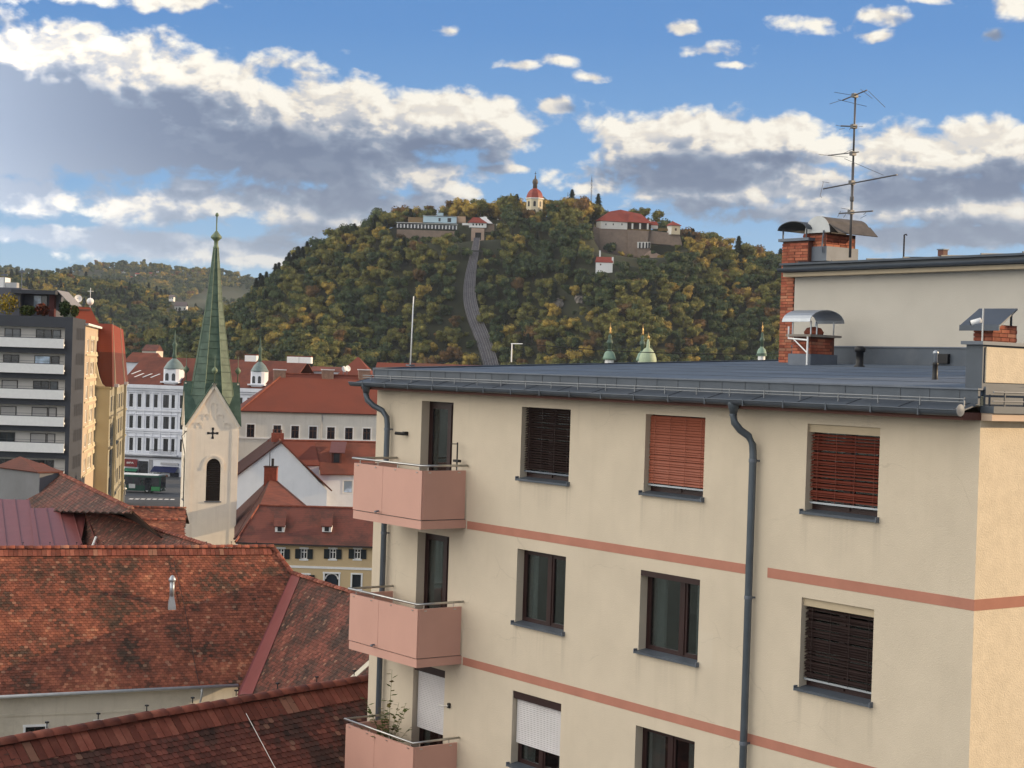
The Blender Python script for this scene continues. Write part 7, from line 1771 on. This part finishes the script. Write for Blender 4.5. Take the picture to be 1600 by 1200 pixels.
MB().slab(rp((930, 345, 6), (938, 344.5, -1.2), (952, 330.5, 7)), .3).slab(rp((938, 344.5, -1.2), (982, 347, -1.2), (998, 334, 7), (970, 327.5, 8), (952, 330.5, 7)), .3).slab(rp((981, 346.5, -1.0), (1020, 349, -1.0), (1002, 334.5, 6), (985, 331, 6)), .3).build('roof', cas_r, f.o)
MB().slab(rp((970, 327.5, 8), (998, 334, 7), (1004, 346, 16), (940, 344, 18)), .3).build('roof', cas_r, f.o)
boxpx(f, f.rect(981, 348, 1017, 360, 5), 5, 10, 'loggia_back', mat('loggia_dark', (.06, .045, .04), .9))
for px_ in (987, 999, 1011): boxpx(f, f.rect(px_, 349, px_ + 2.4, 358.5, -.6), -.6, .3, 'loggia_pillar', cas_w)
boxpx(f, f.rect(980, 357.5, 1017, 361, -.8), -.8, 2, 'planted_parapet', mat('autumn_ivy', (.16, .10, .03), .9, .4, .8))
boxpx(f, f.rect(1015, 351, 1028, 357, 5), 5, 9, 'rear_wing', cas_w); MB().slab(rp((1014, 351, 4.5), (1029, 352, 4.5), (1026, 346, 7), (1012, 345.5, 7)), .3).build('roof', cas_r, f.o)
boxpx(f, f.rect(1014, 343, 1017.5, 348, 4), 4, 6, 'chimney', cas_w)
boxpx(f, f.rect(1028, 356.5, 1048, 361, 3), 3, 4, 'rampart_wall', mat('autumn_ivy', (.16, .10, .03), .9, .4, .8))
wallpoly([(996, 378), (1016, 378), (1016, 387.5), (996, 387.5)], -6.5, 'arcade', cas_w, 2)
for q in (998.5, 1003.8, 1009, 1013):
    a, b, c, d = f.rect(q, 380, q + 2.4, 388, -6.6); cx_ = (a + b) / 2; hw = (b - a) / 2
    MB().quad(*[(x, -6.56, z) for x, z in [(a, c), (b, c), (b, d)] + [(cx_ + hw * math.cos(t), d + hw * math.sin(t)) for t in [math.pi * k / 6 for k in range(1, 6)]] + [(a, d)]]).build('arch', black_m, f.o)
wallpoly([(1009, 396), (1016, 391), (1040, 402), (1040, 412), (996, 413)], -7, 'lower_wall', mat('pink_beige_render', (.45, .32, .25), .9), 5)
wallpoly([(996, 387.6), (1016, 387.6), (1012, 402), (996, 404)], -5.5, 'lower_bastion', stone, 5)
# watch tower
f2 = Fr('watch_tower', 'small square cream tower with a red pyramid roof at the castle right end', 'tower', P2(1049.5, 366, Yc + 5), P2(1062.5, 366, Yc + 5))
a, b, c, d = f2.rect(1049.5, 352, 1062.5, 366.5); wn_ = f2.rect(1054.5, 356.5, 1057.5, 360.5)
MB().wall(a, b, c, d, [wn_], t=.4).quad((b, 0, c), (b, 6, c), (b, 6, d), (b, 0, d)).quad((a, 6, c), (a, 0, c), (a, 0, d), (a, 6, d)).build('wall', mat('cream_tower', (.66, .55, .38), .9), f2.o)
MB().box(wn_[0], .4, wn_[2], wn_[1], .5, wn_[3]).build('window', brown_fascia, f2.o)
MB().quad((a - 2.8, 5, c), (a, 0, c), (a, 0, d), (a - 2.8, 5, d)).build('wall', cas_w, f2.o)
ax_, az2 = f2.px(1051, 345.5, 3); L4 = [(a - 3.6, 5.5, d), (a - .9, -.9, d), (b + .9, -.9, d), (b + .5, 7, d)]
m = MB()
for p, q in zip(L4, L4[1:] + L4[:1]): m.slab([p, q, (ax_, 3, az2)], .2)
m.build('roof', cas_r, f2.o)
# keeper's house below the castle
hy = hill_hit(944, 424).y - 2
f3 = Fr('hillside_house', 'small white house with a red roof and thin chimney, alone below the castle', 'building', P2(931, 422, hy), P2(957, 422, hy))
a, b, c, d = f3.rect(931, 409.5, 957, 423); wn_ = f3.rect(937.5, 412, 939.5, 414.5)
MB().wall(a, b, c - 6, d, [wn_], t=.4).quad((b, 0, c - 6), (b, 7, c - 6), (b, 7, d), (b, 0, d)).build('wall', white_paint, f3.o)
MB().box(wn_[0], .4, wn_[2], wn_[1], .5, wn_[3]).build('window', brown_fascia, f3.o)
xa, za = f3.px(932, 401, 3.5); xb, _ = f3.px(956, 401, 3.5)
MB().slab([(a - .3, -.5, d), (b + .3, -.5, d), (xb, 3.5, za), (xa, 3.5, za)], .25).slab([(a - .3, 7.5, d), (b + .3, 7.5, d), (xb, 3.5, za), (xa, 3.5, za)], .25).build('roof', cas_r, f3.o)
MB().quad((b, 0, d), (b, 7, d), (xb, 3.5, za)).build('gable', white_paint, f3.o)
boxpx(f3, f3.rect(936.5, 391, 938.5, 401, 3), 3, 4, 'chimney', white_paint); boxpx(f3, f3.rect(956.2, 401.5, 958.5, 412, 1), 1, 2, 'chimney', white_paint)
# rock faces showing through the wood
rk = mat('grey_rock', (.17, .15, .13), .95, .2, .3, bump=.6, bscale=1.5)
for (px_, py_, wpx, hpx, Y) in ((872, 478, 16, 12, 0), (905, 473, 14, 12, 0), (930, 498, 22, 20, 0)):
    p = hill_hit(px_, py_) + Vector((0, -5, 2)); s_ = FPX / p.y; m = MB(); rr = random.Random(px_); n_ = 9
    g0_ = []
    for j in range(6):
        for i in range(n_): g0_.append((p.x + (i / (n_ - 1) - .5) * wpx / s_ * (1 - .3 * abs(j / 5 - .4)) + rr.uniform(-.7, .7), p.y + (j - 2.5) * .8 + rr.uniform(-1.2, 1.2) + 4 * abs(i / (n_ - 1) - .5), p.z + (j / 5 - .5) * hpx / s_ + rr.uniform(-.8, .8)))
    m.v = g0_; m.f = [(j * n_ + i, j * n_ + i + 1, (j + 1) * n_ + i + 1, (j + 1) * n_ + i) for j in range(5) for i in range(n_ - 1)]
    m.build('rock_face', rk, kind='structure')
# houses on the far slopes
def far_house(px0_, px1_, yt_, yb_, Y, col_, label, rcol=cas_r):
    fz, ya_, yb2 = (z2, 1500, 2140) if Y < 2000 else (z3, 2500, 3690)
    v = ray((px0_ + px1_) / 2, yb_ - 1); Y = next((y for y in range(ya_, yb2, 8) if (EYE + v * (y / v.y)).z <= fz(*(EYE + v * (y / v.y))[:2])), Y) - (12 if Y < 2000 else 22)
    f = Fr('hillside_house', label, 'house', P2(px0_, yb_, Y), P2(px1_, yb_, Y))
    a, b, c, d = f.rect(px0_, yt_, px1_, yb_); hh = (d - c)
    MB().box(a, 0, c - 2, b, 9, c + hh * .6).build('wall', col_, f.o)
    MB().slab([(a - .6, -.6, c + hh * .58), (b + .6, -.6, c + hh * .58), (b - .2, 4.5, d + .5), (a + .2, 4.5, d + .5)], .3).slab([(a - .6, 9.6, c + hh * .58), (b + .6, 9.6, c + hh * .58), (b - .2, 4.5, d + .5), (a + .2, 4.5, d + .5)], .3).build('roof', rcol, f.o)
    n_ = max(2, int((b - a) / 4))
    for k in range(n_): x = a + (b - a) * (k + .5) / n_; MB().box(x - .7, -.06, c + hh * .15, x + .7, -.01, c + hh * .42).build('window', shop_glass, f.o)
wm_, gm_ = mat('far_white', (.8, .78, .75), .8), mat('far_beige', (.5, .42, .33), .9)
grey_r = mat('far_grey_roof', (.16, .13, .13), .9)
far_house(273, 291, 472, 487, 1790, wm_, 'white villa with a grey roof alone in the wood left of the spire', grey_r)
far_house(264, 271, 461, 468, 1830, wm_, 'tiny white house just above the grey roofed villa', grey_r)
for (x0, x1, y0, y1, m_, lab) in ((211, 225, 426.5, 431, wm_, 'long white building near the top of the far hill'), (227, 238, 425.5, 430, gm_, 'beige house right of the long white building on the far hill'), (241, 248, 421.5, 425, wm_, 'topmost small white house on the far hill'), (243, 256, 428.5, 432, wm_, 'white row house under the topmost house on the far hill'),
                               (265, 272, 429, 434, gm_, 'beige house nearest the spire on the far hill'), (245, 251, 437, 441.5, wm_, 'lone bright house lowest on the far hill'), (172, 178, 424.5, 428, gm_, 'beige house on the left part of the far hill crest'), (186, 197, 422, 425.5, wm_, 'white house on the middle of the far hill crest'), (198, 208, 431.5, 434.5, gm_, 'low beige building under the long white building on the far hill')):
    far_house(x0, x1, y0, y1, 3560, m_, lab)

# ------------------------------------------------------------------ air
hz = MB().box(-2600, -60, -1, 2600, 4300, 420)
hm = bpy.data.materials.new('haze'); hm.use_nodes = True; hm.node_tree.nodes.clear(); n = NT(hm.node_tree)
pv_ = n.n('ShaderNodeVolumePrincipled'); pv_.inputs['Color'].default_value = (.72, .83, 1.0, 1); pv_.inputs['Density'].default_value = 0.00004; pv_.inputs['Anisotropy'].default_value = 0.2
hm.node_tree.links.new(pv_.outputs[0], n.n('ShaderNodeOutputMaterial').inputs['Volume'])
hz.build('haze', hm, kind='stuff')
